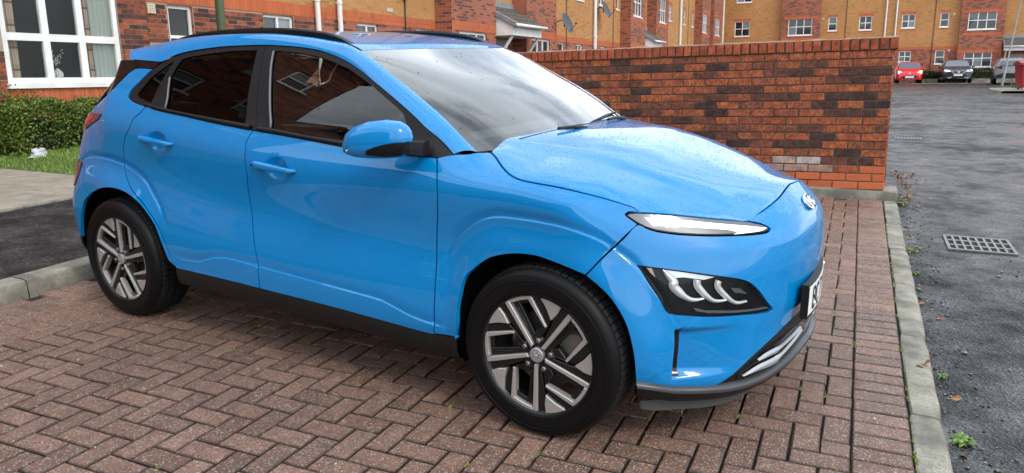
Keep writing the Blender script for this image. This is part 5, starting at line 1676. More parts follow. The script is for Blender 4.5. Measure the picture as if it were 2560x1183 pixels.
# turn the upper edge under
g.grid(np.array([Uc, Uc - outw * .012 + np.array([0, .004, -.004])]), False)
strip = g.build('pillar_and_roof_side', BLUE, car, True)
mirror_of(strip)

# black window surrounds and glass
fo_s = resample(O['frame_outer'], .02)
fA = [p for p in fo_s if p[0] <= 2.9455]; fB = [p for p in fo_s if p[0] >= 2.9445]
gfd = ring(O['glass_fd'] + [O['glass_fd'][0]]) if False else ring(*[[O['glass_fd'][i], O['glass_fd'][(i + 1) % len(O['glass_fd'])]] for i in range(len(O['glass_fd']))])
def poly_ring(P): return ring(*[[P[i], P[(i + 1) % len(P)]] for i in range(len(P))])
gfd = poly_ring(O['glass_fd']); grd = poly_ring(O['glass_rd']); gq = poly_ring(O['glass_q'])
front_fr = ring(fA, [(1.775, 1.0203), (1.833, 1.0079)], sub(belt, 1.84, 2.85), rev(O['b_gap']))
rear_fr = ring(fB, O['b_gap'], sub(belt, 2.87, 3.64), rev(O['frame_rear']))
f1, f1m = panel('window_frame', front_fr, SS, SN, SATIN, car, holes=[gfd], offset=-.004, h=.025, inset=.001)
f2, f2m = panel('window_frame', rear_fr, SS, SN, SATIN, car, holes=[grd, gq], offset=-.004, h=.025, inset=.001)
panel('front_side_window', gfd, SS, SN, SIDEGLASS, car, offset=-.010, inset=-.004, flange=0, h=.03)
panel('rear_side_window', grd, SS, SN, TINTGLASS, car, offset=-.010, inset=-.004, flange=0, h=.03)
panel('quarter_window', gq, SS, SN, TINTGLASS, car, offset=-.010, inset=-.004, flange=0, h=.03)
# waist trim: a rounded bead
bt = np.array(resample(belt, .03)); tt = np.array(resample(O['trim_top'], .03))
for k0, k1 in ((2.868, 3.652), (1.84, 2.858)):
    b_ = np.array([p for p in bt if k0 <= p[0] <= k1])
    zt = interp(tt[::-1, 0], tt[::-1, 1], b_[:, 0])
    rows = []
    for f, off in ((0.02, .001), (.1, .008), (.5, .011), (.9, .008), (1.0, -.003)):
        zz = b_[:, 1] + (np.maximum(zt, b_[:, 1] + .012) - b_[:, 1]) * f
        rows.append(SS(b_[:, 0], zz) + off * SN(b_[:, 0], zz))
    g = G(); g.grid(np.array(rows), False)
    wt = g.build('waist_trim', SATIN, car, True)
    mirror_of(wt)
# raised edge of the pillar trims (the paler lip beside the glass)
g = G()
pp = resample([(2.8778, 1.4101), (2.8687, 1.3551), (2.835, 1.2508), (2.7971, 1.1483), (2.7643, 1.0777)], .03)
g.tube(SS(*np.array(pp).T) + .000 * SN(*np.array(pp).T), .005, 6)
g.build('pillar_lip', plain('grey_rubber', (.14, .14, .145), .5), car, True)
g = G()
pp = resample([(3.5391, 1.2883), (3.5303, 1.2404), (3.505, 1.1402)], .03)
g.tube(SS(*np.array(pp).T), .005, 6)
g.build('pillar_lip', bpy.data.materials['grey_rubber'], car, True)
# black insert of the rear pillar
ins = poly_ring([O['insert'][1], O['insert'][2], O['insert'][3], O['insert'][4], (3.9177, 1.2665), (3.99, 1.213), (4.10, 1.185), (4.12, 1.28), (4.0, 1.372), (3.8869, 1.3755)])
panel('rear_pillar_panel', ins, SS, SN, GLOSS, car, offset=-.003, h=.03)

# sill cladding, lower bumper parts
sx = np.linspace(3.46, 1.705, 60)
ztop = interp(np.array(sill)[::-1, 0], np.array(sill)[::-1, 1], sx)
rows = []
for dz, w_ in ((0.002, -.004), (-.012, .000), (-.05, -.003), (-.085, -.018), (-.10, -.05), (-.10, -.30)):
    P = SS(sx, ztop)
    P[:, 2] = ztop + dz; P[:, 1] = -(np.abs(P[:, 1]) + w_)
    rows.append(P)
g = G(); g.grid(np.array(rows), True)
sc = g.build('sill_cladding', BLACK, car, True, auto=35); mirror_of(sc)

# lower grille panel and lip
cl = np.array(resample(O['bumper_low'] + [(0., .405)], .02))
cl = cl[cl[:, 0] < .705]
ss_ = np.linspace(.70, 0, 36)
zt = interp(cl[::-1, 0], cl[::-1, 1], ss_)
zl = interp([0, .15, .34, .43, .55, .64, .74, .85, .94, 1.0], [.262, .256, .241, .233, .232, .233, .239, .249, .2715, .283], ss_)
def both(s, z, off, dn=0.0):
    """points for s on the right, mirrored to the left: full-width row"""
    P = SS(s, z) + off * SN(s, z); P[:, 2] += dn
    Q = P[::-1] * np.array([1, -1, 1])
    return np.concatenate([P, Q[1:]])
rows = [both(ss_, zt + .002, -.004)]
for f in (.25, .5, .75, 1.0):
    rows.append(both(ss_, zt + (zl - zt) * f, -.006 - .0 * f))
g = G(); g.grid(np.array(rows), False)
gp = g.build('lower_grille_panel', BLACK, car, True)
# the two openings: dark recess faces
def strip_on(s, z0, z1, o0, o1, name, m, parent, n=4, bulge=0.0, both_sides=True):
    rows = []
    for f in np.linspace(0, 1, n):
        zz = z0 + (z1 - z0) * f
        rows.append(SS(s, zz) + (o0 + (o1 - o0) * f + bulge * 4 * f * (1 - f)) * SN(s, zz))
    g = G(); g.grid(np.array(rows), False)
    o = g.build(name, m, parent, True)
    if both_sides: mirror_of(o)
    return o
so = np.linspace(.60, .0, 30)
z_hi = interp([0, .06, .1255, .2126, .3255, .4161, .4903, .5602, .601, .62], [.335, .337, .339, .3441, .3395, .3303, .3015, .2768, .258, .25], so)
z_lo = interp([0, .34, .43, .55, .62], [.268, .247, .240, .239, .242], so)
strip_on(so, z_hi, z_lo, -.004, -.002, 'grille_opening', GLOSS, gp)
s1 = np.array([p[0] for p in resample(O['slat1'], .02)]); z1 = np.array([p[1] for p in resample(O['slat1'], .02)])
th1 = interp([.1, .33, .36, .42, .5], [.006, .006, .013, .012, .002], s1)
strip_on(s1, z1 - th1, z1 + th1 * .4, .010, .002, 'grille_slat', SILVER, gp, bulge=.004)
s2 = np.array([p[0] for p in resample(O['slat2'], .02)]); z2 = np.array([p[1] for p in resample(O['slat2'], .02)])
th2 = interp([.1, .32, .35, .45, .58], [.006, .006, .017, .015, .002], s2)
strip_on(s2, z2 - th2, z2 + th2 * .4, .010, .002, 'grille_slat', SILVER, gp, bulge=.004)
# lip: pale top edge, black underside, deflector
sl = np.linspace(.992, 0, 50)
zl2 = interp([0, .15, .34, .43, .55, .64, .74, .85, .94, 1.0], [.262, .256, .241, .233, .232, .233, .239, .249, .2715, .283], sl)
rows = [both(sl, zl2, -.006), both(sl, zl2, .016), both(sl, zl2 - .005, .022), both(sl, zl2 - .014, .024)]
g = G(); g.grid(np.array(rows), False)
g.build('bumper_lip', LIPG, car, True, auto=50)
rows = [both(sl, zl2 - .0142, .024), both(sl, zl2 - .04, .018), both(sl, zl2 - .066, .004), both(sl, zl2 - .072, -.06)]
g = G(); g.grid(np.array(rows), False)
g.build('bumper_skirt', BLACK, car, True, auto=50)
sd = np.linspace(.965, .35, 30)
for sgn in (1, -1):
    P0 = SS(sd, .20 + 0 * sd) - .03 * SN(sd, .20 + 0 * sd); P1 = P0.copy(); P0[:, 2] = .185; P1[:, 2] = .185 - .055 * np.sin(np.linspace(.35, 3.0, 30)) ** .5
    if sgn < 0:
        P0 = P0 * [1, -1, 1]; P1 = P1 * [1, -1, 1]
    P2 = P1 - np.array([.006, 0, 0]); P3 = P0 - np.array([.006, 0, 0])
    g = G(); g.grid(np.array([P0, P1, P2, P3]), sgn < 0)
    g.build('air_deflector', plain('grey_rubber_flap', (.05, .055, .05), .7) if sgn > 0 else bpy.data.materials['grey_rubber_flap'], car, True, auto=40)

# daytime lamp
drl = poly_ring(O['drl'])
dpan, dpan2 = panel('daytime_lamp', drl, SS, SN, SATIN, car, offset=-.002, h=.02)
drl_in = inset_ring(ring(*[[drl[i], drl[(i + 1) % len(drl)]] for i in range(len(drl))]), .006)
for par, sg in ((dpan, 1), (dpan2, -1)):
    for nm, out, m, off in (('reflector', drl_in, DRLGREY, .0005), ('light_strip', poly_ring(O['drl_white']), DRLWHITE, .0015), ('lens', drl_in, LENS, .004)):
        V, F, N = panel_data(out, SS, SN, h=.02, inset=0, flange=0, offset=off)
        if sg < 0:
            V = [(a, -b, c) for a, b, c in V]; N = [(a, -b, c) for a, b, c in N]; F = [f[::-1] for f in F]
        mk(nm, V, F, m, par, True, N)
# headlamp
LAMPB = plain('lamp_black', (.004, .004, .0045), .35, 0, .2)
hp, hp2 = panel('headlamp', hl, SS, SN, LAMPB, car, offset=-.022, inset=-.006, flange=0, h=.02)
def on_shell(name, outline, m, off, par, sg, h=.02, flange=0):
    V, F, N = panel_data(outline, SS, SN, h=h, inset=0, flange=flange, offset=off)
    if sg < 0:
        V = [(a, -b, c) for a, b, c in V]; N = [(a, -b, c) for a, b, c in N]; F = [f[::-1] for f in F]
    return mk(name, V, F, m, par, True, N)
def hook(path, widths, off, par, sg):
    P = np.array(resample(path, .008)); n = len(P)
    t = np.linspace(0, 1, n)
    w = interp(np.linspace(0, 1, len(widths)), widths, t)
    d = np.gradient(P, axis=0); nn = np.stack([-d[:, 1], d[:, 0]], 1); nn /= np.linalg.norm(nn, axis=1, keepdims=True)
    rows = []
    for f, o_ in ((-1, -.004), (-.5, .004), (.5, .004), (1, -.004)):
        q_ = P + nn * (w * f)[:, None]
        rows.append(SS(q_[:, 0], q_[:, 1]) + (off + o_) * SN(q_[:, 0], q_[:, 1]))
    A = np.array(rows)
    if sg < 0: A = A * np.array([1, -1, 1])
    g = G(); g.grid(A, sg < 0)
    g.build('reflector_hook', CHROME_S, par, True)
CHROME_S = plain('satin_chrome', (.80, .80, .79), .26, .5)
for par, sg in ((hp, 1), (hp2, -1)):
    hook(O['hl_h1'], [.004, .012, .016, .015, .010, .007, .004], -.008, par, sg)
    hook(O['hl_h2'], [.013, .013, .012, .009, .006, .004], -.008, par, sg)
    hook(O['hl_h3'], [.012, .012, .011, .008, .006, .004], -.008, par, sg)
    on_shell('upper_reflector', poly_ring(O['hl_top']), CHROME_S, -.014, par, sg, .01)
    on_shell('lower_bar', poly_ring(O['hl_bar']), plain('lamp_grey_bar', (.16, .16, .17), .2, .3) if sg > 0 else bpy.data.materials['lamp_grey_bar'], -.004, par, sg, .01, .008)
    on_shell('side_marker', poly_ring(O['hl_orange']), plain('amber_lamp', (.45, .36, .30), .2) if sg > 0 else bpy.data.materials['amber_lamp'], -.006, par, sg, .01)
    on_shell('inner_lens', poly_ring(O['hl_lens2']), plain('lamp_inner', (.12, .12, .15), .12, .3) if sg > 0 else bpy.data.materials['lamp_inner'], -.010, par, sg, .01)
    on_shell('lens', hl, LENS, -.001, par, sg, .02)
# tail lamps
lu = poly_ring([(4.0122, 1.0972), (4.0685, 1.0625), (4.1782, 1.0345), (4.300, 1.000), (4.42, .985), (4.53, 1.0), (4.56, 1.05), (4.46, 1.082), (4.30, 1.092)])
ll = poly_ring([(4.300, .822), (4.42, .826), (4.50, .80), (4.47, .72), (4.40, .67), (4.365, .69), (4.33, .745)])
tl, tl2 = panel('tail_lamp', lu, SS, SN, REDLENS, car, offset=.006, h=.02, flange=.012)
panel('rear_fog_lamp', ll, SS, SN, plain('dark_red_lens', (.10, .012, .012), .12, 0, .5, 1.0), car, offset=.006, h=.02, flange=.012)
on_shell('lamp_core', poly_ring([(4.16, 1.078), (4.26, 1.03), (4.38, 1.01), (4.48, 1.03), (4.42, 1.07)]), REDLIT, .0068, tl, 1, .02)
# rear: tailgate, glass, bumper
tg = ring([(4.436, .845), (4.457, .95), (4.447, 1.03), (4.437, 1.078)], [(4.437, 1.078), (5.29, 1.078)], [(5.29, 1.078), (5.29, .845)], [(5.29, .845), (4.436, .845)])
panel('tailgate', tg, SS, SN, BLUE, car, h=.03)
rw = ring([(4.16, 1.30), (4.30, 1.20), (4.437, 1.083)], [(4.437, 1.083), (5.29, 1.083)], [(5.29, 1.083), (5.29, 1.37)], [(5.29, 1.37), (4.16, 1.37)], [(4.16, 1.37), (4.16, 1.30)])
panel('rear_window', rw, SS, SN, GLOSS, car, h=.03, offset=-.004)
rb = ring([(4.2344, .6768), (4.257, .7053), (4.262, .769), (4.3093, .8243), (4.36, .835), (4.43, .838)], [(4.43, .838), (5.295, .838)], [(5.295, .838), (5.295, .40)], [(5.295, .40), (4.42, .388)],
          [(4.42, .388), (4.375, .37)], [(4.375, .37), (4.3404, .4618), (4.3058, .5376), (4.2618, .6057), (4.2, .652)])
panel('rear_bumper', rb, SS, SN, BLUE, car, h=.025)
rs_ = np.linspace(4.375, 5.295, 40)
rows = [SS(rs_, .398 + 0 * rs_) - .002 * SN(rs_, .398 + 0 * rs_), SS(rs_, .33 + 0 * rs_) + .004 * SN(rs_, .33 + 0 * rs_), SS(rs_, .27 + 0 * rs_), SS(rs_, .25 + 0 * rs_) - .2 * SN(rs_, .25 + 0 * rs_)]
g = G(); g.grid(np.array(rows), False)
rv = g.build('rear_valance', BLACK, car, True, auto=40); mirror_of(rv)

# inner shell so that gaps stay dark, wheel housings, floor
def shell_rows(s, z0, z1, off, n=10):
    rows = []
    for zz in np.linspace(z0, z1, n):
        rows.append(SS(s, zz + 0 * s) + off * SN(s, zz + 0 * s))
    return np.array(rows)
g = G()
for a, b in ((.02, .96), (1.74, 3.44), (4.36, 5.28)):
    s = np.linspace(a, b, 40)
    z1 = .80 if a < 1 else (1.0 if a < 2 else 1.0)
    R_ = shell_rows(s, .24, z1, -.045 if a > 1 else -.075)
    g.grid(R_, False); g.grid(R_ * np.array([1, -1, 1]), True)
s = np.linspace(.96, 1.74, 20); R_ = shell_rows(s, .72, .86, -.05, 4); g.grid(R_, False); g.grid(R_ * np.array([1, -1, 1]), True)
s = np.linspace(3.44, 4.36, 20); R_ = shell_rows(s, .74, 1.0, -.05, 4); g.grid(R_, False); g.grid(R_ * np.array([1, -1, 1]), True)
g.box(.42, 2.2, -.80, .80, .225, .24); g.box(-.55, .42, -.52, .52, .25, .26); g.box(2.2, 3.2, -.52, .52, .22, .23)
g.box(2.1, 3.0, -.62, .62, .80, .81)
inner = g.build('inner_body', DARK, car, True)
for ax_, nm in ((0.0, 'wheel_housing'), (2.6, 'wheel_housing')):
    for sg in (1, -1):
        g = G()
        rows = []
        for y_, r_ in ((-.825, .392), (-.78, .398), (-.52, .398), (-.50, .05)):
            a = np.linspace(-.35, math.pi + .35, 40)
            cut = .085 * (sstep(.10, .36, np.cos(a) * .392) if ax_ > 1 else .6 * sstep(.12, .36, -np.cos(a) * .392))
            rows.append(np.stack([ax_ + r_ * np.cos(a), np.maximum(y_, -.825 + cut), .325 + r_ * np.sin(a)], -1))
        A = np.array(rows) * (np.array([1, 1, 1]) if sg > 0 else np.array([1, -1, 1]))
        g.grid(A, sg > 0)
        g.build(nm, DARK, car, True)

# ---------------------------------------------------------------- wheels
HZ = .3206
def tyre_prof():
    return [(.228, -.010), (.232, .006), (.240, .011), (.25, .013), (.275, .0145), (.296, .012), (.311, .004), (.320, -.008), (.3255, -.024),
            (.3275, -.05), (.328, -.105), (.3275, -.16), (.3255, -.186), (.318, -.205), (.29, -.221), (.25, -.222), (.222, -.205)]
TREAD = []
def wheel(xc, sg, phi0, steer):
    root = bpy.data.objects.new('wheel', None); COL.objects.link(root); root.parent = car
    root.matrix_local = Matrix.Translation((xc, -.885 * sg, HZ)) @ Matrix.Rotation(steer, 4, 'Z') @ (Matrix.Identity(4) if sg > 0 else Matrix.Rotation(math.pi, 4, 'Z'))
    # local: -y is outward
    fn = lambda a, b, h: (a, -h, b)
    g = G(); g.lathe(tyre_prof(), fn, 96)
    V = []
    for (x, y, z) in g.V:      # flattened where it stands
        if z < -.3165: z = -.3165 - (z + .3165) * .15 - .0005
        V.append((x, y, z))
    g.V = V
    # sidewall rings
    t = g.build('tyre', TYRE, root, True)
    # tread blocks: shoulder sipes as thin dark grooves are cut by raised blocks
    tb = G()
    n = 72
    for k in range(n):
        a0 = 2 * math.pi * (k + .10) / n; a1 = 2 * math.pi * (k + .90) / n
        for (h0, h1, r0, r1, sk) in ((-.016, -.058, .3225, .3308, .012), (-.066, -.102, .3308, .3312, .01), (-.110, -.150, .3312, .3308, -.01), (-.158, -.198, .3308, .3225, -.012)):
            P = []
            for a in (a0, a1):
                for h, r in ((h0, r0), ((h0 + h1) / 2, (r0 + r1) / 2 + .003), (h1, r1)):
                    aa = a + (sk * (h - h0) / (h1 - h0))
                    P.append((r * math.cos(aa), -h, r * math.sin(aa)))
            Q = [(x * .972, y, z * .972) for x, y, z in P]
            if min(p[2] for p in P) < -.318: continue
            k0 = len(tb.V)
            tb.V += P + Q
            tb.F += [(k0 + 0, k0 + 1, k0 + 4, k0 + 3), (k0 + 1, k0 + 2, k0 + 5, k0 + 4), (k0, k0 + 3, k0 + 9, k0 + 6), (k0 + 2, k0 + 8, k0 + 11, k0 + 5),
                     (k0, k0 + 6, k0 + 7, k0 + 1), (k0 + 1, k0 + 7, k0 + 8, k0 + 2), (k0 + 3, k0 + 4, k0 + 10, k0 + 9), (k0 + 4, k0 + 5, k0 + 11, k0 + 10)]
    to = tb.build('tread', TREADM, t, False); to['kind'] = 'stuff'
    # fine raised lettering band and rings on the sidewall
    sr = G()
    for r_, hh in ((.240, .0125), (.288, .0142), (.304, .0092)):
        sr.lathe([(r_ - .0012, hh - .001), (r_ - .0005, hh + .0012), (r_ + .0005, hh + .0012), (r_ + .0012, hh - .001)], fn, 96)
    sr.build('sidewall_ring', TYRE, t, True)
    # rim barrel
    g = G(); g.lathe([(.2325, -.002), (.2345, .004), (.2315, .008), (.2255, .002), (.216, -.02), (.206, -.06), (.204, -.17), (.212, -.20)], fn, 72)
    rim = g.build('rim', RIMD, root, True, auto=40)
    R_ = lambda r, d: (1.022 * r * math.cos(math.radians(d)), 1.022 * r * math.sin(math.radians(d)))
    dark = G(); sil = []
    def plate(poly, h0, h1, gg, bev=.0025):
        """solid with a slightly bevelled outer face; poly in wheel plane"""
        a = sum(poly[i][0] * poly[(i + 1) % len(poly)][1] - poly[(i + 1) % len(poly)][0] * poly[i][1] for i in range(len(poly)))
        if a < 0: poly = poly[::-1]
        inn = inset_ring(poly, bev)
        n = len(poly); k = len(gg.V)
        gg.V += [(x, -h0, z) for x, z in poly] + [(x, -(h1 - bev), z) for x, z in poly] + [(x, -h1, z) for x, z in inn]
        for i in range(n):
            j = (i + 1) % n
            gg.F += [(k + i, k + j, k + n + j, k + n + i), (k + n + i, k + n + j, k + 2 * n + j, k + 2 * n + i)]
        gg.F.append(tuple(k + 2 * n + i for i in range(n)))
        gg.F.append(tuple(k + i for i in range(n))[::-1])
    def arc(r, d0, d1, n):
        return [R_(r, d0 + (d1 - d0) * i / (n - 1)) for i in range(n)]
    for u in range(5):
        p0 = phi0 + 72 * u
        # dark body of the spoke unit, lower than the machined face, with a window
        # machined frame: long bar, rim edge, return bar
        longbar = [R_(.034, p0 + 6), R_(.225, p0 + .3), R_(.225, p0 - 4.5), R_(.205, p0 - 5.2), R_(.040, p0 - 16)]
        rimbar = arc(.226, p0 - 4.2, p0 - 29, 8) + arc(.207, p0 - 29.5, p0 - 6.0, 8)
        retbar = [R_(.226, p0 - 27.5), R_(.2235, p0 - 30.5), R_(.122, p0 - 56.0), R_(.114, p0 - 53.2), R_(.207, p0 - 27.0)]
        s_ = G()
        plate(longbar, -.028, .0010, s_)
        plate(rimbar, -.028, .0012, s_)
        plate(retbar, -.028, .0006, s_)
        s_.build('spoke_frame', RIMS, rim)
        tri = [R_(.152, p0 - 58.5), R_(.187, p0 - 48.5)] + arc(.2265, p0 - 39, p0 - 63, 7) + [R_(.187, p0 - 62.5)]
        s_ = G(); plate(tri, -.028, .0002, s_); s_.build('rim_wedge', RIMS, rim)
        # dark arms either side of the wedge
        plate([R_(.05, p0 - 40), R_(.118, p0 - 57.5), R_(.150, p0 - 56.5), R_(.188, p0 - 46.5), R_(.2255, p0 - 38), R_(.2255, p0 - 30.5), R_(.122, p0 - 55.6), R_(.116, p0 - 54)], -.034, -.007, dark)
        plate([R_(.045, p0 - 55), R_(.045, p0 - 78), R_(.2255, p0 - 71.8), R_(.2255, p0 - 64), R_(.15, p0 - 61)], -.034, -.007, dark)
        # inner shelf of the window with ribs
        plate([R_(.042, p0 - 17), R_(.205, p0 - 6), R_(.205, p0 - 13.5), R_(.075, p0 - 27)], -.036, -.014, dark)
        for d_ in (8.0, 10.2):
            plate([R_(.105, p0 - d_ - 3.0), R_(.185, p0 - d_), R_(.185, p0 - d_ - 1.0), R_(.105, p0 - d_ - 5)], -.016, -.010, dark, .0015)
        plate(arc(.2075, p0 - 14, p0 - 29.3, 6) + arc(.190, p0 - 30, p0 - 14.5, 6), -.036, -.016, dark)
        plate([R_(.075, p0 - 27), R_(.092, p0 - 30), R_(.116, p0 - 53), R_(.06, p0 - 50), R_(.04, p0 - 36)], -.038, -.012, dark)
    dark.lathe([(.001, -.012), (.06, -.012), (.072, -.016), (.074, -.04)], fn, 40)
    dark.build('spoke_body', RIMD, rim)
    # hub cap with badge
    g = G(); g.lathe([(.0, .004), (.026, .0035), (.0285, .001), (.029, -.014)], fn, 32)
    cap = g.build('hub_cap', SILVER, rim, True, auto=40)
    b = G()
    sh = lambda a, c: (a + c * .35, c)
    for P in ([(-.012, -.012), (-.007, -.012), (-.007, .012), (-.012, .012)], [(.007, -.012), (.012, -.012), (.012, .012), (.007, .012)], [(-.0075, -.0025), (.0075, -.0005), (.0075, .003), (-.0075, .001)]):
        plate([sh(*q_) for q_ in P], .002, .0052, b, .0006)
    b.build('badge', CHROME, cap)
    for u in range(5):
        g = G()
        cx_, cz_ = R_(.056, phi0 + 29 + 72 * u)
        g.lathe([(.0, .002), (.007, .0015), (.0095, -.001), (.0098, -.012), (.0165, -.0125), (.0168, -.016)], lambda a, bb, h, cx_=cx_, cz_=cz_: (cx_ + a, -h, cz_ + bb), 12)
        g.build('wheel_nut', STEEL, rim)
    # brake disc
    g = G(); g.lathe([(.05, -.075), (.148, -.075), (.148, -.095), (.05, -.095)], fn, 40)
    g.build('brake_disc', STEEL, root, True, auto=30)
    g = G(); g.cbox(.06, .17, .05, .13, -.02, .10, .012)
    g.build('brake_caliper', plain('caliper_grey', (.25, .24, .22), .5, .5) if 'caliper_grey' not in bpy.data.materials else bpy.data.materials['caliper_grey'], root)
    return root
wheel(0.0, 1, 90.0, 0.0); wheel(2.6, 1, 54.6, .006); wheel(0.0, -1, 20.0, 0.0); wheel(2.6, -1, 40.0, .006)

# ---------------------------------------------------------------- mirrors, handles, rails, badges, plate
def door_mirror(sg, door):
    sec = [(0.0, .010, .008, .0), (.02, .034, .030, .0), (.07, .055, .050, .0), (.16, .070, .060, .002), (.35, .0765, .066, .004), (.6, .074, .064, .003), (.8, .063, .056, -.002), (.92, .046, .042, -.008), (.985, .022, .020, -.014), (1.0, .006, .006, -.016)]
    A = np.array([2.066, -.888, 1.080]) if sg > 0 else np.array([1.86, -.850, 1.05]); B = np.array([1.802, -.988, 1.070]) if sg > 0 else np.array([1.60, -.905, 1.045])
    ax = (B - A); L = np.linalg.norm(ax); ax /= L
    upv = np.array([0, 0, 1.0]); fw = np.cross(ax, upv); fw /= np.linalg.norm(fw)
    if fw[0] < 0: fw = -fw
    rows = []; rows_low = []
    for t, hb, ha, dz in sec:
        c = A + ax * L * t + upv * dz
        a = np.linspace(0, 2 * np.pi, 41)
        ca, sa = np.cos(a), np.sin(a)
        e = 2 / 2.6
        X = np.sign(ca) * np.abs(ca) ** e * ha; Z = np.sign(sa) * np.abs(sa) ** e * hb
        X = np.where(X < 0, X * .45, X)          # flatter towards the glass
        Z = np.where(Z < 0, Z * .92, Z)
        rows.append(c + fw * X[:, None] + upv * Z[:, None])
    P = np.array(rows)
    if sg < 0: P = P * np.array([1, -1, 1])
    g = G(); g.grid(P, sg < 0)
    h = g.build('door_mirror', BLUE, car, True)
    def place(v): return tuple(np.array(v) * ([1, 1, 1] if sg > 0 else [1, -1, 1]))
    # glass facing back
    g = G()
    a = np.linspace(0, 2 * np.pi, 25)[:-1]
    c = (A + B) / 2 - fw * .031
    g.add([place(c + ax * .092 * np.sign(np.cos(t)) * abs(np.cos(t)) ** .8 + upv * .058 * np.sign(np.sin(t)) * abs(np.sin(t)) ** .8) for t in a], [tuple(range(24)) if sg < 0 else tuple(range(24))[::-1]])
    g.build('mirror_glass', MIRRORG, h)
    # black lower blade and arm to the door
    def quad_tube(pts, w, hgt, name, m):
        g = G(); rows = []
        for (q_, ww, hh) in zip(pts, w, hgt):
            q_ = np.array(q_)
            rows.append([place(q_ + fw * ww - upv * hh), place(q_ + fw * ww * 1.05), place(q_ + fw * ww + upv * hh), place(q_ - fw * ww + upv * hh), place(q_ - fw * ww - upv * hh), place(q_ + fw * ww - upv * hh)])
        g.grid(rows, sg > 0)
        g.add(rows[0][:5], [(0, 1, 2, 3, 4)]); g.add(rows[-1][:5], [(4, 3, 2, 1, 0)])
        g.build(name, m, h, False)
    am = A + ax * L * .52 + upv * -.028
    ao = A + ax * L * .40 + upv * -.030
    quad_tube([ao + fw * .050, A + ax * L * .1 - upv * .028 + fw * .030, A - upv * .025 + fw * .012, (2.085, -.835, 1.045) if sg > 0 else (1.90, -.80, 1.03)], [.006, .022, .034, .040], [.010, .018, .024, .026], 'mirror_arm', SATIN)
    rows = []
    for t_ in np.linspace(.015, .60, 14):
        hb = interp([q_[0] for q_ in sec], [q_[1] for q_ in sec], t_); ha = interp([q_[0] for q_ in sec], [q_[2] for q_ in sec], t_); dz = interp([q_[0] for q_ in sec], [q_[3] for q_ in sec], t_)
        c = A + ax * L * t_ + upv * dz
        f0 = -.02 - .42 * (t_ / .60) ** 2.2; f1 = -.80 + .14 * (t_ / .60) ** 3
        row = []
        for f_ in np.linspace(f0, f1, 5):
            zz = f_ * hb / .92 * .92; X_ = ha * max(0., 1 - abs(f_ / .92) ** 2.6) ** (1 / 2.6)
            row.append(place(c + fw * (X_ + .0045) + upv * zz))
        rows.append(row)
    g = G(); g.grid(rows, sg < 0); g.build('mirror_blade', SATIN, h, True)
    # repeater lamp at the outer corner
    g = G(); c = A + ax * L * .90 + fw * .036 - upv * .030
    g.tube([place(c - ax * .020), place(c + ax * .014 - fw * .016)], .011, 8)
    g.build('repeater_lamp', GLOSS, h, True)
    g = G(); g.tube([place(c - ax * .004 + fw * .006 + upv * .001), place(c - ax * .001 + fw * .012 + upv * .001)], .0035, 8)
    g.build('repeater_bulb', plain('amber', (.8, .45, .15), .3) if 'amber' not in bpy.data.materials else bpy.data.materials['amber'], h, True)
door_mirror(1, fdoor); door_mirror(-1, fdoor2)

def handle(s0, z0, s1, z1, door, sg):
    t = np.linspace(0, 1, 25)
    s = s0 + (s1 - s0) * t; z = z0 + (z1 - z0) * t
    base = S_(s, z)
    nrm_ = S_normal(s, z)
    off = .010 + .030 * sstep(0, .16, t) * (1 - .75 * sstep(.86, 1, t)) - .006 * sstep(.2, .9, t)
    hh = interp([0, .06, .2, .6, .9, 1], [.006, .0135, .0165, .0145, .011, .003], t)
    th = interp([0, .06, .3, .9, 1], [.010, .016, .015, .012, .003], t)
    rows = []
    for a in np.linspace(0, 2 * np.pi, 17):
        ca, sa = np.cos(a), np.sin(a)
        u = np.sign(ca) * abs(ca) ** .7; v = np.sign(sa) * abs(sa) ** .7
        P = base + nrm_ * (off - .012 + th * u)[:, None]
        P[:, 2] += hh * v
        rows.append(P)
    A = np.array(rows)
    if sg < 0: A = A * np.array([1, -1, 1])
    g = G(); g.grid(A, sg > 0)
    o = g.build('door_handle', BLUE, door, True)
    return o
for sg, d1, d2 in ((1, fdoor, rdoor), (-1, fdoor2, rdoor2)):
    h1 = handle(2.8359, .9245, 2.5644, .9035, d1, sg); handle(3.6673, .9965, 3.4059, .9730, d2, sg)
    if sg > 0:
        g = G(); p_ = S_([2.797], [.9205])[0] + S_normal([2.797], [.9205])[0] * .0445
        g.cbox(p_[0] - .005, p_[0] + .005, p_[1] - .002, p_[1] + .004, p_[2] - .005, p_[2] + .005, .001)
        g.build('lock_button', GLOSS, h1)

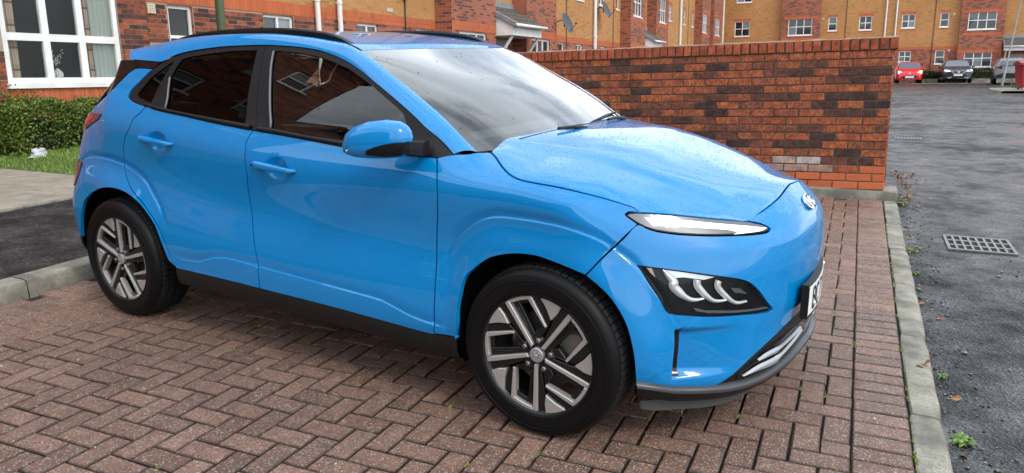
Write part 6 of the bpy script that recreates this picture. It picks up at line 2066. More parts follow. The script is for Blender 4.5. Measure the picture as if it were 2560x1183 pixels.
def rail(sg):
    # raised roof rail: top line over the roof edge
    T = [(1.462, .545, 1.442), (1.415, .543, 1.464), (1.33, .541, 1.487), (1.20, .539, 1.504), (1.02, .537, 1.516), (.74, .535, 1.5185), (.47, .533, 1.509), (.30, .531, 1.491), (.19, .530, 1.468), (.135, .529, 1.452)]
    P = np.array(resample(T, .03)); n = len(P)
    t = np.linspace(0, 1, n)
    hgt = interp([0, .05, .14, .5, .86, .95, 1], [.006, .016, .024, .028, .024, .016, .004], t)
    wd = interp([0, .06, .5, .94, 1], [.020, .017, .014, .015, .006], t)
    prof = [(-1, -1), (-1.1, -.3), (-.7, .0), (.4, .0), (1, -.4), (.9, -1), (-1, -1)]
    rows = []
    for a, b in prof:
        q_ = P.copy(); q_[:, 1] = -(q_[:, 1] - a * wd); q_[:, 2] += b * hgt
        rows.append(q_)
    A = np.array(rows)
    if sg < 0: A = A * np.array([1, -1, 1])
    g = G(); g.grid(A, sg < 0)
    r = g.build('roof_rail', SATIN, car, True, auto=40)
    # foot webs below
    g = G()
    rows = []
    for k_ in (0, 1):
        q_ = P.copy(); q_[:, 1] = -q_[:, 1]; q_[:, 2] -= (hgt if k_ == 0 else hgt + .022)
        rows.append(q_)
    A = np.array(rows)
    B_ = A.copy(); B_[..., 1] += .012
    for arr, fl in ((A, True), (B_, False)):
        if sg < 0: arr = arr * np.array([1, -1, 1]); fl = not fl
        g.grid(arr, fl)
    g.build('rail_foot', BLACK, r, True)
rail(1); rail(-1)

# emblem on the nose
ec = SS([0.0], [.808])[0]; en = SN([0.0], [.808])[0]
eu = np.array([0, 1.0, 0]); ev = np.cross(en, eu); ev /= np.linalg.norm(ev)
if ev[2] < 0: ev = -ev
def on_em(a, b, h): return tuple(ec + eu * a + ev * b + en * h)
g = G()
g.lathe([(1.0, .002), (1.0, .008), (.86, .010), (.84, .005)], lambda a, b, h: on_em(a * .062, b * .034, h), 48)
em = g.build('emblem', CHROME, bonnet, True, auto=40)
g = G(); g.lathe([(.86, .004), (.0, .0055)], lambda a, b, h: on_em(a * .062, b * .034, h), 40)
g.build('emblem_field', plain('emblem_pale', (.70, .74, .76), .12, .6), em, True)
g = G()
def bar(P): 
    g.prism(P, lambda a, b, h: on_em(a, b, .005 + h), .005)
bar([(.034, -.022), (.022, -.024), (.010, .022), (.022, .026)]); bar([(-.022, -.026), (-.010, -.022), (-.022, .024), (-.034, .022)]); bar([(.018, -.008), (.016, .0), (-.018, .008), (-.016, .0)])
g.build('emblem_letter', CHROME, em)

# number plate on a dark plinth
def plate_pt(y, z, d=0.0): return (3.418 - .10 * y - .35 * y * y + d, y, z)
ysp = np.linspace(-.262, .262, 25)
g = G()
g.grid(np.array([[plate_pt(y, z, -.002) for y in ysp] for z in (.426, .538)]), True)
g.grid(np.array([[plate_pt(y, .538, d) for y in ysp] for d in (-.002, -.012)]), True)
g.grid(np.array([[plate_pt(y, .426, d) for y in ysp] for d in (-.002, -.012)]), False)
plate_o = g.build('number_plate', PLATE, car, True, auto=40)
g = G()
g.grid(np.array([[plate_pt(y, z, -.004 - d) for y in np.linspace(-.266, .266, 25)] for z, d in ((.412, .0), (.545, .0))]), True)
g.grid(np.array([[plate_pt(y, .545, -d) for y in np.linspace(-.266, .266, 25)] for d in (.004, .030)]), True)
g.grid(np.array([[plate_pt(y, .412, -d) for y in np.linspace(-.266, .266, 25)] for d in (.004, .030)]), False)
for ye in (-.266, .266):
    g.add([plate_pt(ye, .412, -.004), plate_pt(ye, .545, -.004), plate_pt(ye, .545, -.030), plate_pt(ye, .412, -.030)], [(0, 1, 2, 3)])
g.build('plate_plinth', BLACK, plate_o, True, auto=30)
FONT = {'B': [[(0, 0), (0, 1)], [(0, 1), (.45, 1), (.6, .88), (.6, .64), (.45, .52), (0, .52)], [(.45, .52), (.62, .4), (.62, .12), (.45, 0), (0, 0)]],
        'C': [[(.62, .82), (.5, 1), (.14, 1), (0, .82), (0, .18), (.14, 0), (.5, 0), (.62, .18)]],
        '7': [[(0, 1), (.62, 1), (.2, 0)]], '1': [[(.1, .8), (.35, 1), (.35, 0)]]}
g = G(); yy = -.205
for ch in 'BC71':
    for st in FONT[ch]:
        for (a, b) in zip(st[:-1], st[1:]):
            d = np.array(b) - np.array(a); L_ = np.hypot(d[0] * .062, d[1] * .079)
            nn = np.array([-d[1] * .079, d[0] * .062]) / (L_ + 1e-9) * .0065
            q_ = []
            for p_, s_ in ((a, 1), (b, 1), (b, -1), (a, -1)):
                q_.append(plate_pt(yy + p_[0] * .062 + nn[0] * s_, .4425 + p_[1] * .079 + nn[1] * s_, .0))
            g.add(q_, [(0, 1, 2, 3)])
    yy += .062
g.build('plate_characters', INK, plate_o)
g = G()
for ye, ze in ((-.195, .462), (.195, .516)):
    p_ = plate_pt(ye, ze, .0)
    g.lathe([(.0, .008), (.006, .007), (.007, .0)], lambda a, b, h, p_=p_: (p_[0] + h, p_[1] + a, p_[2] + b), 12)
g.build('plate_screws', PLATE, plate_o, True)

# ---------------------------------------------------------------- cabin
g = G()
yy_ = np.linspace(-.68, .68, 20)
g.grid(np.array([np.stack([x + .05 * (1 - (yy_ / .68) ** 2), yy_, z + 0 * yy_], -1) for x, z in ((2.26, 1.02), (2.02, 1.035), (1.80, 1.03), (1.72, .97), (1.74, .70))]), False)
g.build('dashboard', CABIN, car, True)
def seat(xc, yc, rear=False):
    s = G()
    s.cbox(xc - .05, xc + .42, yc - .24, yc + .24, .52, .66, .05)
    k = len(s.V)
    s.cbox(-.07, .07, -.23, .23, 0, .58, .06)
    s.V[k:] = [(xc + x - .28 * z, yc + y, .62 + z) for x, y, z in s.V[k:]]
    o = s.build('seat', CABIN, car, True, auto=35)
    h = G(); h.cbox(xc - .27, xc - .19, yc - .13, yc + .13, 1.20, 1.37, .035)
    h.build('headrest', CABIN, o, True, auto=35)
seat(1.02, -.36); seat(1.02, .36); seat(.22, -.36, True); seat(.22, .36, True)
g = G()
sw = []
for a in np.linspace(0, 2 * np.pi, 33):
    sw.append((1.60 + .185 * math.sin(a) * .45, -.36 + .185 * math.cos(a), .99 + .185 * math.sin(a) * .89))
g.tube(sw, .015, 8, False); g.tube([(1.60, -.54, .99), (1.60, -.18, .99)], .016, 6); g.tube([(1.60, -.36, .99), (1.72, -.36, .93)], .045, 10)
g.build('steering_wheel', SATIN, car, True)
g = G()
UU, TT = np.meshgrid(np.linspace(-.93, .93, 12), np.linspace(.05, .9, 20))
A = ROOF(UU, TT); A[..., 2] -= .05
g.grid(A, False)
g.build('headlining', CABINL, car, True)
for sg in (1, -1):
    g = G()
    P = Lc + (Uc - Lc) * .55 - outw * .035
    P2 = Lc + (Uc - Lc) * .05 - outw * .03
    A = np.array([P[28:], P2[28:]]) * (np.array([1, 1, 1]) if sg > 0 else np.array([1, -1, 1]))
    g.grid(A, sg > 0)
    bp = resample([(2.93, 1.42), (2.90, 1.25), (2.86, 1.05), (2.84, .8)], .05)
    Pb = SS(*np.array(bp).T) + np.array([0, .04, 0]); Pc = Pb + np.array([-.14, .0, 0])
    Pb[:, 0] += .03
    A = np.array([Pb, Pc]) * (np.array([1, 1, 1]) if sg > 0 else np.array([1, -1, 1]))
    g.grid(A, sg > 0)
    s_in = np.linspace(1.82, 3.4, 20)
    A = np.array([SS(s_in, zz + 0 * s_in) + np.array([0, .06, 0]) for zz in (.5, .8, .98)]) * (np.array([1, 1, 1]) if sg > 0 else np.array([1, -1, 1]))
    g.grid(A, sg > 0)
    g.build('cabin_lining', CABIN, car, True)
g = G(); g.cbox(1.42, 1.46, -.12, .12, 1.29, 1.36, .012); g.tube([(1.45, 0, 1.33), (1.52, 0, 1.40)], .012, 6)
g.build('rear_view_mirror', GLOSS, car, True, auto=40)
# ---------------------------------------------------------------- planting
def leaf_mat(name, c0, c1, c2):
    m = M_(name); r = m.n('NewGeometry').outputs['Random Per Island']
    m.l(m.ramp(r, [(.0, c0), (.55, c1), (1.0, c2)]), m.b.inputs['Base Color']); m.set(Roughness=.5, Specular_IOR_Level=.35)
    return m.m
HEDGE = leaf_mat('hedge_leaf', (.022, .045, .008), (.085, .140, .018), (.22, .28, .045))
TWIG = plain('brown_twig', (.075, .05, .032), .85)
def leaf(g, p, r_, L, w):
    d = Vector((r_.gauss(0, 1), r_.gauss(0, 1), r_.gauss(.2, .8))).normalized()
    s = d.cross(Vector((r_.gauss(0, 1), r_.gauss(0, 1), r_.gauss(0, 1)))).normalized()
    n = d.cross(s)
    g.add([p, p + d * L * .5 + s * w + n * w * .3, p + d * L, p + d * L * .5 - s * w + n * w * .3], [(0, 1, 2), (0, 2, 3)])
def hedge(name, x0, x1, y0, y1, z0, z1, n, L, label, mat_=None, group=None):
    root = empty(name, Matrix.Translation(((x0 + x1) / 2, (y0 + y1) / 2, z0)), label, 'hedge', group)
    cx_, cy_ = (x0 + x1) / 2, (y0 + y1) / 2
    g = G()
    for k in range(n):
        # leaves crowd the outer skin
        u, v, w = rng.random(), rng.random(), rng.random() ** .6
        f = rng.random()
        dep = abs(rng.gauss(0, .07))
        if f < .42: x, y, z = x1 - dep, y0 + (y1 - y0) * v, z0 + (z1 - z0) * w
        elif f < .62: x, y, z = x0 + (x1 - x0) * u, y0 + dep, z0 + (z1 - z0) * w
        elif f < .95: x, y, z = x0 + (x1 - x0) * u, y0 + (y1 - y0) * v, z1 - dep
        else: x, y, z = x0 + (x1 - x0) * u, y0 + (y1 - y0) * v, z0 + (z1 - z0) * w
        wob = .05 * math.sin(5.1 * y + 1.3 * z) + .05 * math.sin(3.3 * x + 2.2 * y) + .03 * math.sin(11 * y)
        if z < z0 + .14 and rng.random() < .6: continue
        leaf(g, Vector((x - cx_ + wob * .6, y - cy_ + wob * .5, z - z0 + wob * (z - z0) / (z1 - z0))), rng, L * rng.uniform(.7, 1.3), L * .30)
    tag(g.build('foliage', mat_ or HEDGE, root), kind='stuff')
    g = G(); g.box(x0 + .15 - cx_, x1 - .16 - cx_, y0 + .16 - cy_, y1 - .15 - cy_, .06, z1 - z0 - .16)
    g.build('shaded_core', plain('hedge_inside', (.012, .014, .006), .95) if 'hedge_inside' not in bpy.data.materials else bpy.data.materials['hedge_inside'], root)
    g = G()
    for k in range(40):
        a = Vector((rng.uniform(x0 + .1, x1 - .03) - cx_, rng.uniform(y0 + .05, y1) - cy_, -.02)); b = a + Vector((rng.gauss(0, .12), rng.gauss(0, .12), rng.uniform(.15, .4)))
        g.tube([a, (a + b) / 2 + Vector((rng.gauss(0, .03), rng.gauss(0, .03), 0)), b], [.008, .006, .003], 5)
    tag(g.build('stems', TWIG, root), kind='stuff')
    return root
hedge('clipped_hedge', -10.28, -9.32, 3.25, 9.0, .36, 1.02, 30000, .042, 'clipped green hedge growing below the big white window')
# ivy tufts on the window sill wall
g = G(); ivy = empty('climbing_ivy', Matrix.Translation((-10.30, 3.9, 1.0)), 'tuft of ivy rising above the hedge below the window corner', 'ivy')
for k in range(1500):
    c = rng.choice([(0, -.15, .02, .18), (0, .05, .0, .14), (0, .9, -.02, .09), (0, 1.25, -.02, .08), (0, 1.45, -.03, .07)])
    leaf(g, Vector((rng.gauss(.05, .05), c[1] + rng.gauss(0, c[3]), c[2] + abs(rng.gauss(0, c[3] * .6)))), rng, .04, .013)
tag(g.build('foliage', HEDGE, ivy), kind='stuff')
g = G()
for k in range(12):
    y = rng.choice([.9, 1.2, 1.4, 0.0]) + rng.gauss(0, .08)
    g.tube([(.04, y, -.1), (.03, y + .05, .05), (.03, y + rng.gauss(.1, .08), .14)], .003, 4)
tag(g.build('tendrils', TWIG, ivy), kind='stuff')
# plastic bag in the hedge foot
g = G(); A = []
for i in range(9):
    A.append([])
    for j in range(12):
        a = 2 * math.pi * j / 11; r_ = (.10 - .045 * (i / 8)) * (1 + .25 * math.sin(3 * a + i)) * (1 if i < 8 else .2)
        A[-1].append((r_ * math.cos(a) * .7, r_ * math.sin(a) * 1.5 + .01 * rng.gauss(0, 1), .018 * i * (1 + .15 * math.sin(2 * a)) + .006 * rng.gauss(0, 1)))
g.grid(A, True)
bag = g.build('plastic_bag', plain('white_polythene', (.46, .48, .48), .5), None, True); bag.matrix_world = BAY @ Matrix.Translation((-9.16, 3.34, .160)) @ Matrix.Scale(.75, 4)
tag(bag, 'crumpled white plastic bag lying at the foot of the hedge', 'bag')

# ---------------------------------------------------------------- road details
def on_road(x, y, dz=0.0): return Vector((x, y, ground_z(x, y) + dz))
IRON = M_('worn_cast_iron'); IRON.set(Roughness=.45, Metallic=.7)
IRON.l(IRON.mix(IRON.noise(IRON.coord('Object'), 30.0, 4.0), (.10, .095, .085), (.34, .34, .33)), IRON.b.inputs['Base Color']); IRON = IRON.m
def drain(x0, x1, y0, y1, label):
    zc = max(ground_z(x, y) for x in (x0, x1) for y in (y0, y1)); 
    sl_y = (ground_z(x0, y1) - ground_z(x0, y0)) / (y1 - y0); sl_x = (ground_z(x1, y0) - ground_z(x0, y0)) / (x1 - x0)
    root = empty('drain_grate', Matrix.Translation(((x0 + x1) / 2, (y0 + y1) / 2, ground_z((x0 + x1) / 2, (y0 + y1) / 2) + .004)) @ Matrix.Rotation(math.atan(sl_y), 4, 'X') @ Matrix.Rotation(-math.atan(sl_x), 4, 'Y'), label, 'drain', 'road drains')
    hx, hy = (x1 - x0) / 2, (y1 - y0) / 2
    g = G(); g.box(-hx + .01, hx - .01, -hy + .01, hy - .01, -.003, .001); g.build('pit', plain('drain_pit', (.004, .004, .004), .9) if 'drain_pit' not in bpy.data.materials else bpy.data.materials['drain_pit'], root)
    g = G(); b = .022
    g.cbox(-hx, hx, -hy, -hy + b, -.004, .010, .002); g.cbox(-hx, hx, hy - b, hy, -.004, .010, .002); g.cbox(-hx, -hx + b, -hy + b, hy - b, -.004, .010, .002); g.cbox(hx - b, hx, -hy + b, hy - b, -.004, .010, .002)
    g.build('frame', IRON, root)
    nx = 8
    for k in range(1, nx):
        x = -hx + b / 2 + (2 * hx - b) * k / nx
        g = G(); g.cbox(x - .009, x + .009, -hy + b, hy - b, -.002, .0095, .002); g.build('bar', IRON, root)
    for k in (1, 2):
        y = -hy + 2 * hy * k / 3
        g = G(); g.cbox(-hx + b, hx - b, y - .012, y + .012, -.002, .0085, .002); g.build('cross_bar', IRON, root)
drain(.61, 1.05, 3.50, 3.95, 'square iron drain grate in the wet road beside the kerb')
drain(.55, .95, 11.6, 11.95, 'smaller looking drain grate further up the road past the wall')
STONE = leaf_mat('road_grit', (.03, .028, .026), (.09, .083, .075), (.26, .24, .21))
g = G()
for k in range(700):
    y = rng.uniform(-.9, 5.0); x = .345 + abs(rng.gauss(0, .10)) + (.0 if rng.random() < .8 else rng.uniform(0, 1.4))
    r_ = abs(rng.gauss(0, .0045)) + .0018
    p = on_road(x, y, r_ * .3)
    g.add([p + Vector((a * r_ * rng.uniform(.7, 1.4), b * r_ * rng.uniform(.7, 1.4), c * r_ * .7)) for a, b, c in ((1, 0, 0), (-1, 0, 0), (0, 1, 0), (0, -1, 0), (0, 0, 1), (0, 0, -1))],
          [(0, 2, 4), (2, 1, 4), (1, 3, 4), (3, 0, 4), (2, 0, 5), (1, 2, 5), (3, 1, 5), (0, 3, 5)])
tag(g.build('road_grit', STONE), 'loose grit and small stones along the kerb edge of the road', 'grit', kind='stuff')
# stones and specks on the bay
g = G()
for k in range(420):
    x, y = rng.uniform(-4.4, .2), rng.uniform(-1.6, 4.8); r_ = abs(rng.gauss(0, .0022)) + .0012
    p = Vector((x, y, r_ * .4))
    g.add([p + Vector((a * r_, b * r_ * rng.uniform(.7, 1.6), c * r_ * .6)) for a, b, c in ((1, 0, 0), (-1, 0, 0), (0, 1, 0), (0, -1, 0), (0, 0, 1), (0, 0, -1))],
          [(0, 2, 4), (2, 1, 4), (1, 3, 4), (3, 0, 4), (2, 0, 5), (1, 2, 5), (3, 1, 5), (0, 3, 5)])
o = g.build('pale_grit', leaf_mat('pale_grit', (.3, .28, .24), (.55, .52, .47), (.7, .68, .62))); o.matrix_world = BAY
tag(o, 'scattered pale grit specks on the block paving', 'grit', kind='stuff')
# moss in the joints
MOSS = leaf_mat('moss', (.05, .085, .012), (.13, .19, .022), (.26, .32, .045))
g = G()
spots = []
for k in range(46):
    i_ = rng.randrange(-12, 1); y = rng.uniform(-1.3, 2.6)
    spots.append((i_ * PP, y, rng.uniform(.008, .022)))
for k in range(26): spots.append((rng.uniform(-4.0, -1.2), rng.randrange(-14, 8) * PP, rng.uniform(.006, .014)))
for k in range(40): spots.append((.2085, rng.uniform(-1.2, 4.8), rng.uniform(.005, .011)))
for sx_, sy_, sr in spots:
    for q_ in range(int(26 * sr / .014)):
        p = Vector((sx_ + rng.gauss(0, sr * .38), sy_ + rng.gauss(0, sr * 1.1), -.004 + abs(rng.gauss(0, .003))))
        r_ = rng.uniform(.0018, .0042)
        g.add([p + Vector((a * r_, b * r_, c * r_)) for a, b, c in ((1, 0, 0), (-.5, .86, 0), (-.5, -.86, 0), (0, 0, 1.3))], [(0, 1, 3), (1, 2, 3), (2, 0, 3)])
o = g.build('joint_moss', MOSS); o.matrix_world = BAY; tag(o, 'green moss tufts in the joints of the block paving', 'moss', kind='stuff')
# weeds at the kerb foot
def weed(x, y, r_, n, label):
    root = empty('weed', Matrix.Translation(on_road(x, y)), label, 'weed', 'weeds along the kerb')
    g = G()
    for k in range(n):
        a = rng.uniform(0, 6.28); L = r_ * rng.uniform(.5, 1.1); e = rng.uniform(.15, .9)
        d = Vector((math.cos(a) * math.cos(e), math.sin(a) * math.cos(e), math.sin(e))); s = d.cross(Vector((0, 0, 1))).normalized()
        b = Vector((rng.gauss(0, r_ * .12), rng.gauss(0, r_ * .2), 0)); w = L * .22
        p1 = b + d * L * .55; p2 = b + d * L + Vector((0, 0, -L * .25))
        g.add([b, p1 + s * w, p2, p1 - s * w, p1 + Vector((0, 0, w * .4))], [(0, 1, 4), (1, 2, 4), (2, 3, 4), (3, 0, 4)])
    tag(g.build('leaves', leaf_mat('weed_leaf', (.05, .11, .02), (.11, .20, .035), (.20, .30, .07)) if 'weed_leaf' not in bpy.data.materials else bpy.data.materials['weed_leaf'], root), kind='stuff')
weed(.385, .40, .055, 60, 'leafy green weed flattened against the kerb at the second joint')
weed(.40, -.06, .07, 55, 'leafy weed in the gutter nearest the bottom edge of the picture')
weed(.37, 1.02, .03, 40, 'small mossy weed between two kerb joints')
weed(.37, 3.35, .05, 40, 'weed at the kerb level with the drain grate')
weed(.365, 2.75, .035, 40, 'low weed clump at the kerb just nearer than the drain')
weed(.38, 5.15, .06, 50, 'green weed at the corner of the wall footing')
# fallen leaves by the wall end
LEAFB = leaf_mat('dead_leaf', (.14, .045, .018), (.32, .12, .045), (.46, .24, .08))
g = G()
for k in range(128):
    if k < 120: x = .36 + abs(rng.gauss(0, .12)); y = rng.uniform(5.0, 7.4)
    else: x = .36 + abs(rng.gauss(0, .06)); y = rng.uniform(.2, 4.9)
    leaf(g, on_road(x, y, .006), rng, rng.uniform(.03, .06), .010)
for k in range(3): leaf(g, BAY @ Vector((.29, .95 + .03 * k, .006)), rng, .05, .009)
tag(g.build('fallen_leaves', LEAFB), 'brown fallen leaves gathered along the road by the wall end', 'leaves', kind='stuff')

# ---------------------------------------------------------------- far car park
PAV_F = concrete_mat('far_bay_paving', (.20, .125, .10), dark=.75)
g = G(); g.grid([[(x, y, ground_z(x, y) + .006) for x in (-9.8, -4, 0, 4, 8, 12, 16)] for y in (56.2, 58, 60, 61.4)]); tag(g.build('far_bays', PAV_F), kind='structure')
g = G(); g.grid([[(x, y, ground_z(0, 56) + z) for x in (-9.8, 0, 8, 16)] for y, z in ((56.10, .006), (56.10, .05), (56.2, .055), (56.22, .0))]); tag(g.build('far_kerb', KERB), kind='structure')
g = G(); g.box(3.6, 9.6, 59.75, 59.9, .40, .78); tag(g.build('low_planter_wall', KERB), 'low grey retaining wall behind the parked cars', 'wall')
DHEDGE = leaf_mat('dark_hedge_leaf', (.012, .024, .008), (.026, .05, .014), (.05, .085, .022))
hedge('low_dark_hedge', 3.6, 5.2, 59.95, 60.7, .55, 1.25, 2600, .09, 'low dark hedge between the red and the dark parked cars', DHEDGE, 'hedges before the end block')
hedge('low_dark_hedge', 6.2, 9.4, 59.95, 60.7, .55, 1.40, 3600, .09, 'low dark hedge below the ground floor bay window', DHEDGE, 'hedges before the end block')

def loft_car(name, label, mat4, st, col, wheels, wr, extra):
    """st: stations [x, half width low/mid/belt/roof, z sill/mid/belt/roof]"""
    root = empty(name, mat4, label, 'car', 'cars parked in front of the end block')
    n_ = len(st)
    rows = []
    for (x, wl_, wm, wb, wr_, z0, zm, zb, zr) in st:
        half_ = [(wl_ * .96, z0), (wl_, z0 + .06), (wm, zm), (wm * .995, (zm + zb) / 2), (wb, zb), ((wb + wr_) / 2 + .015, (zb + zr) / 2), (wr_, zr - .03), (wr_ * .8, zr - .004), (0, zr)]
        rows.append([(x, -a, b) for a, b in half_] + [(x, a, b) for a, b in half_[::-1][1:]])
    # smooth along x
    R = np.array(rows); xs = R[:, 0, 0]
    xf = np.linspace(xs[0], xs[-1], 46)
    RR = np.stack([np.stack([xf] + [interp(xs, R[:, j, c], xf) for c in (1, 2)], -1) for j in range(R.shape[1])], 1)
    g = G(); g.grid(RR, True)
    m = R.shape[1]
    g.F.append(tuple(range(m))); g.F.append(tuple((len(xf) - 1) * m + k for k in range(m))[::-1])
    body = g.build('body', col, root, True, auto=38)
    def at(x, j, lift):
        k = np.array([interp(xf, RR[:, j, c], np.array([x]))[0] for c in range(3)])
        return k + lift
    return root, RR, xf
CARGLASS = plain('parked_car_glass', (.055, .075, .095), .06, 0, .9)
def wheels_for(root, xs_, half, r, zc):
    for x in xs_:
        for sg in (1, -1):
            g = G(); fn = lambda a, b, h, x=x, sg=sg: (x + a, sg * (half - .11 + h), zc + b)
            g.lathe([(.0, .09), (r * .62, .10), (r * .66, .115), (r * .9, .118), (r, .09), (r, -.09)], fn, 24)
            w = g.build('wheel', TYRE, root, True, auto=35)
            g = G()
            for k in range(5):
                a = 2 * math.pi * k / 5
                g.prism([(math.cos(a - .2) * r * .1, math.sin(a - .2) * r * .1), (math.cos(a - .16) * r * .6, math.sin(a - .16) * r * .6), (math.cos(a + .16) * r * .6, math.sin(a + .16) * r * .6), (math.cos(a + .2) * r * .1, math.sin(a + .2) * r * .1)], lambda u, v, d, x=x, sg=sg: (x + u, sg * (half - .004 - .01 + d), zc + v), .008)
            g.build('rim', RIMS, w)
def face_patch(root, name, m, pts, nx=1, thick=.0):
    g = G(); g.add(pts, [tuple(range(len(pts)))]); return g.build(name, m, root)
def solid_patch(root, name, m, P, d=(.02, 0, 0)):
    """outline P extruded by d, closed"""
    n = len(P); D = Vector(d)
    V = [Vector(p) for p in P]; V = V + [v - D for v in V]
    F = [tuple(range(n)), tuple(range(n, 2 * n))[::-1]] + [(i, n + i, n + (i + 1) % n, (i + 1) % n) for i in range(n)]
    g = G(); g.add(V, F); return g.build(name, m, root)
HEADL = plain('parked_headlamp', (.80, .82, .85), .15, .3, .5)
def sym(P): return [P, [(x, -y, z) for x, y, z in P][::-1]]
# ---- red hatchback, nose towards the viewer (car frame: +x is its nose)
FACE = lambda x, y, rz=0: Matrix.Translation((x, y, ground_z(0, y) + .02)) @ Matrix.Rotation(-math.pi / 2 + rz, 4, 'Z')
REDP = paint_mat('parked_red_paint', (.62, .010, .022), False)
st_r = [(-1.75, .70, .74, .68, .55, .30, .60, .95, 1.20), (-1.5, .78, .81, .78, .60, .24, .60, .98, 1.42), (-.6, .80, .83, .80, .62, .22, .60, .98, 1.50), (.25, .80, .83, .80, .60, .22, .60, .96, 1.45), (.55, .80, .83, .79, .66, .22, .60, .94, 1.28),
        (1.05, .79, .82, .76, .70, .22, .60, .90, 1.00), (1.55, .76, .79, .70, .60, .24, .55, .78, .86), (1.80, .66, .70, .58, .45, .26, .50, .66, .72), (1.88, .55, .60, .48, .35, .28, .48, .60, .64)]
red, RRr, xr = loft_car('red_hatchback', 'small bright red hatchback parked facing the viewer beside the wall end', FACE(3.02, 58.3), st_r, REDP, None, None, None)
wheels_for(red, (-1.15, 1.15), .80, .29, .29)
solid_patch(red, 'windscreen', CARGLASS, [(.98, -.68, 1.03), (.98, .68, 1.03), (.50, .60, 1.37), (.44, .3, 1.42), (.44, -.3, 1.42), (.50, -.60, 1.37)], (.06, 0, .05))
for P in sym([(1.66, -.72, .66), (1.74, -.60, .63), (1.80, -.36, .60), (1.72, -.38, .70), (1.60, -.60, .86), (1.55, -.74, .86)]): solid_patch(red, 'headlamp', HEADL, [(x + .05, y, z) for x, y, z in P])
solid_patch(red, 'grille', GLOSS, [(1.90, -.46, .42), (1.915, -.30, .34), (1.915, .30, .34), (1.90, .46, .42), (1.915, .40, .52), (1.915, -.40, .52)], (.1, 0, 0))
solid_patch(red, 'number_plate', PLATE, [(1.935, -.26, .385), (1.935, .26, .385), (1.935, .26, .495), (1.935, -.26, .495)])
solid_patch(red, 'badge', CHROME, [(1.84, -.07, .70), (1.86, 0, .675), (1.84, .07, .70), (1.82, 0, .725)], (.05, 0, 0))
for y in (-.60, .60):
    g = G(); g.lathe([(.0, .0), (.045, .0), (.05, -.05)], lambda a, b, h, y=y: (1.86 + h - .02 * 0, y + a, .46 + b), 14); g.build('fog_lamp', HEADL, red)
for sg in (1, -1):
    g = G(); g.cbox(.42, .56, sg * .93 - .08, sg * .93 + .08, .92, 1.05, .03); g.build('door_mirror', REDP, red)
# ---- dark grey crossover
GREYP = paint_mat('parked_dark_grey_paint', (.035, .038, .045), False)
st_s = [(-2.1, .78, .82, .76, .60, .36, .72, 1.05, 1.25), (-1.85, .86, .90, .86, .62, .28, .70, 1.06, 1.52), (-.8, .88, .91, .88, .64, .25, .70, 1.06, 1.60), (.25, .88, .91, .88, .62, .25, .70, 1.04, 1.55), (.65, .88, .91, .86, .70, .25, .70, 1.03, 1.35),
        (1.1, .88, .91, .84, .76, .25, .70, .99, 1.10), (1.75, .87, .90, .80, .70, .26, .66, .93, 1.00), (2.05, .80, .86, .72, .60, .28, .62, .85, .92), (2.17, .70, .76, .62, .50, .30, .58, .76, .80)]
suv, _, _ = loft_car('dark_crossover', 'dark grey crossover with silver grille surround parked facing the viewer', FACE(5.88, 58.5), st_s, GREYP, None, None, None)
wheels_for(suv, (-1.3, 1.35), .88, .35, .35)
solid_patch(suv, 'windscreen', CARGLASS, [(1.05, -.74, 1.12), (1.05, .74, 1.12), (.52, .62, 1.47), (.45, .3, 1.52), (.45, -.3, 1.52), (.52, -.62, 1.47)], (.06, 0, .05))
for P in sym([(1.98, -.84, .80), (2.12, -.66, .76), (2.18, -.46, .77), (2.10, -.46, .85), (1.95, -.80, .92)]): solid_patch(suv, 'headlamp', HEADL, [(x + .05, y, z) for x, y, z in P])
solid_patch(suv, 'grille_surround', SILVER, [(2.20, -.42, .76), (2.21, -.28, .64), (2.21, .28, .64), (2.20, .42, .76), (2.19, .38, .82), (2.19, -.38, .82)], (.1, 0, 0))
solid_patch(suv, 'grille', GLOSS, [(2.215, -.37, .76), (2.225, -.25, .665), (2.225, .25, .665), (2.215, .37, .76), (2.205, .33, .80), (2.205, -.33, .80)], (.1, 0, 0))
solid_patch(suv, 'badge', CHROME, [(2.24, -.06, .69), (2.24, .06, .69), (2.24, .06, .79), (2.24, -.06, .79)])
solid_patch(suv, 'number_plate', PLATE, [(2.24, -.26, .49), (2.24, .26, .49), (2.24, .26, .60), (2.24, -.26, .60)])
solid_patch(suv, 'lower_grille', BLACK, [(2.20, -.62, .36), (2.22, -.4, .34), (2.22, .4, .34), (2.20, .62, .36), (2.21, .40, .60), (2.21, -.40, .60)], (.15, 0, 0))
for P in sym([(2.235, -.62, .35), (2.235, -.45, .33), (2.235, -.34, .44), (2.235, -.40, .45), (2.235, -.47, .38), (2.235, -.56, .42)]): solid_patch(suv, 'bumper_trim', SILVER, P)
for P in sym([(2.13, -.76, .60), (2.16, -.60, .60), (2.16, -.60, .64), (2.13, -.76, .65)]): solid_patch(suv, 'fog_lamp', HEADL, P)
for sg in (1, -1):
    g = G(); g.cbox(.50, .66, sg * 1.0 - .09, sg * 1.0 + .09, 1.02, 1.17, .035); g.build('door_mirror', GREYP, suv)
    g = G(); g.tube([(.2, sg * .62, 1.585), (-.3, sg * .64, 1.63), (-1.3, sg * .64, 1.62), (-1.7, sg * .62, 1.55)], .018, 8); g.build('roof_rail', SILVER, suv, True)
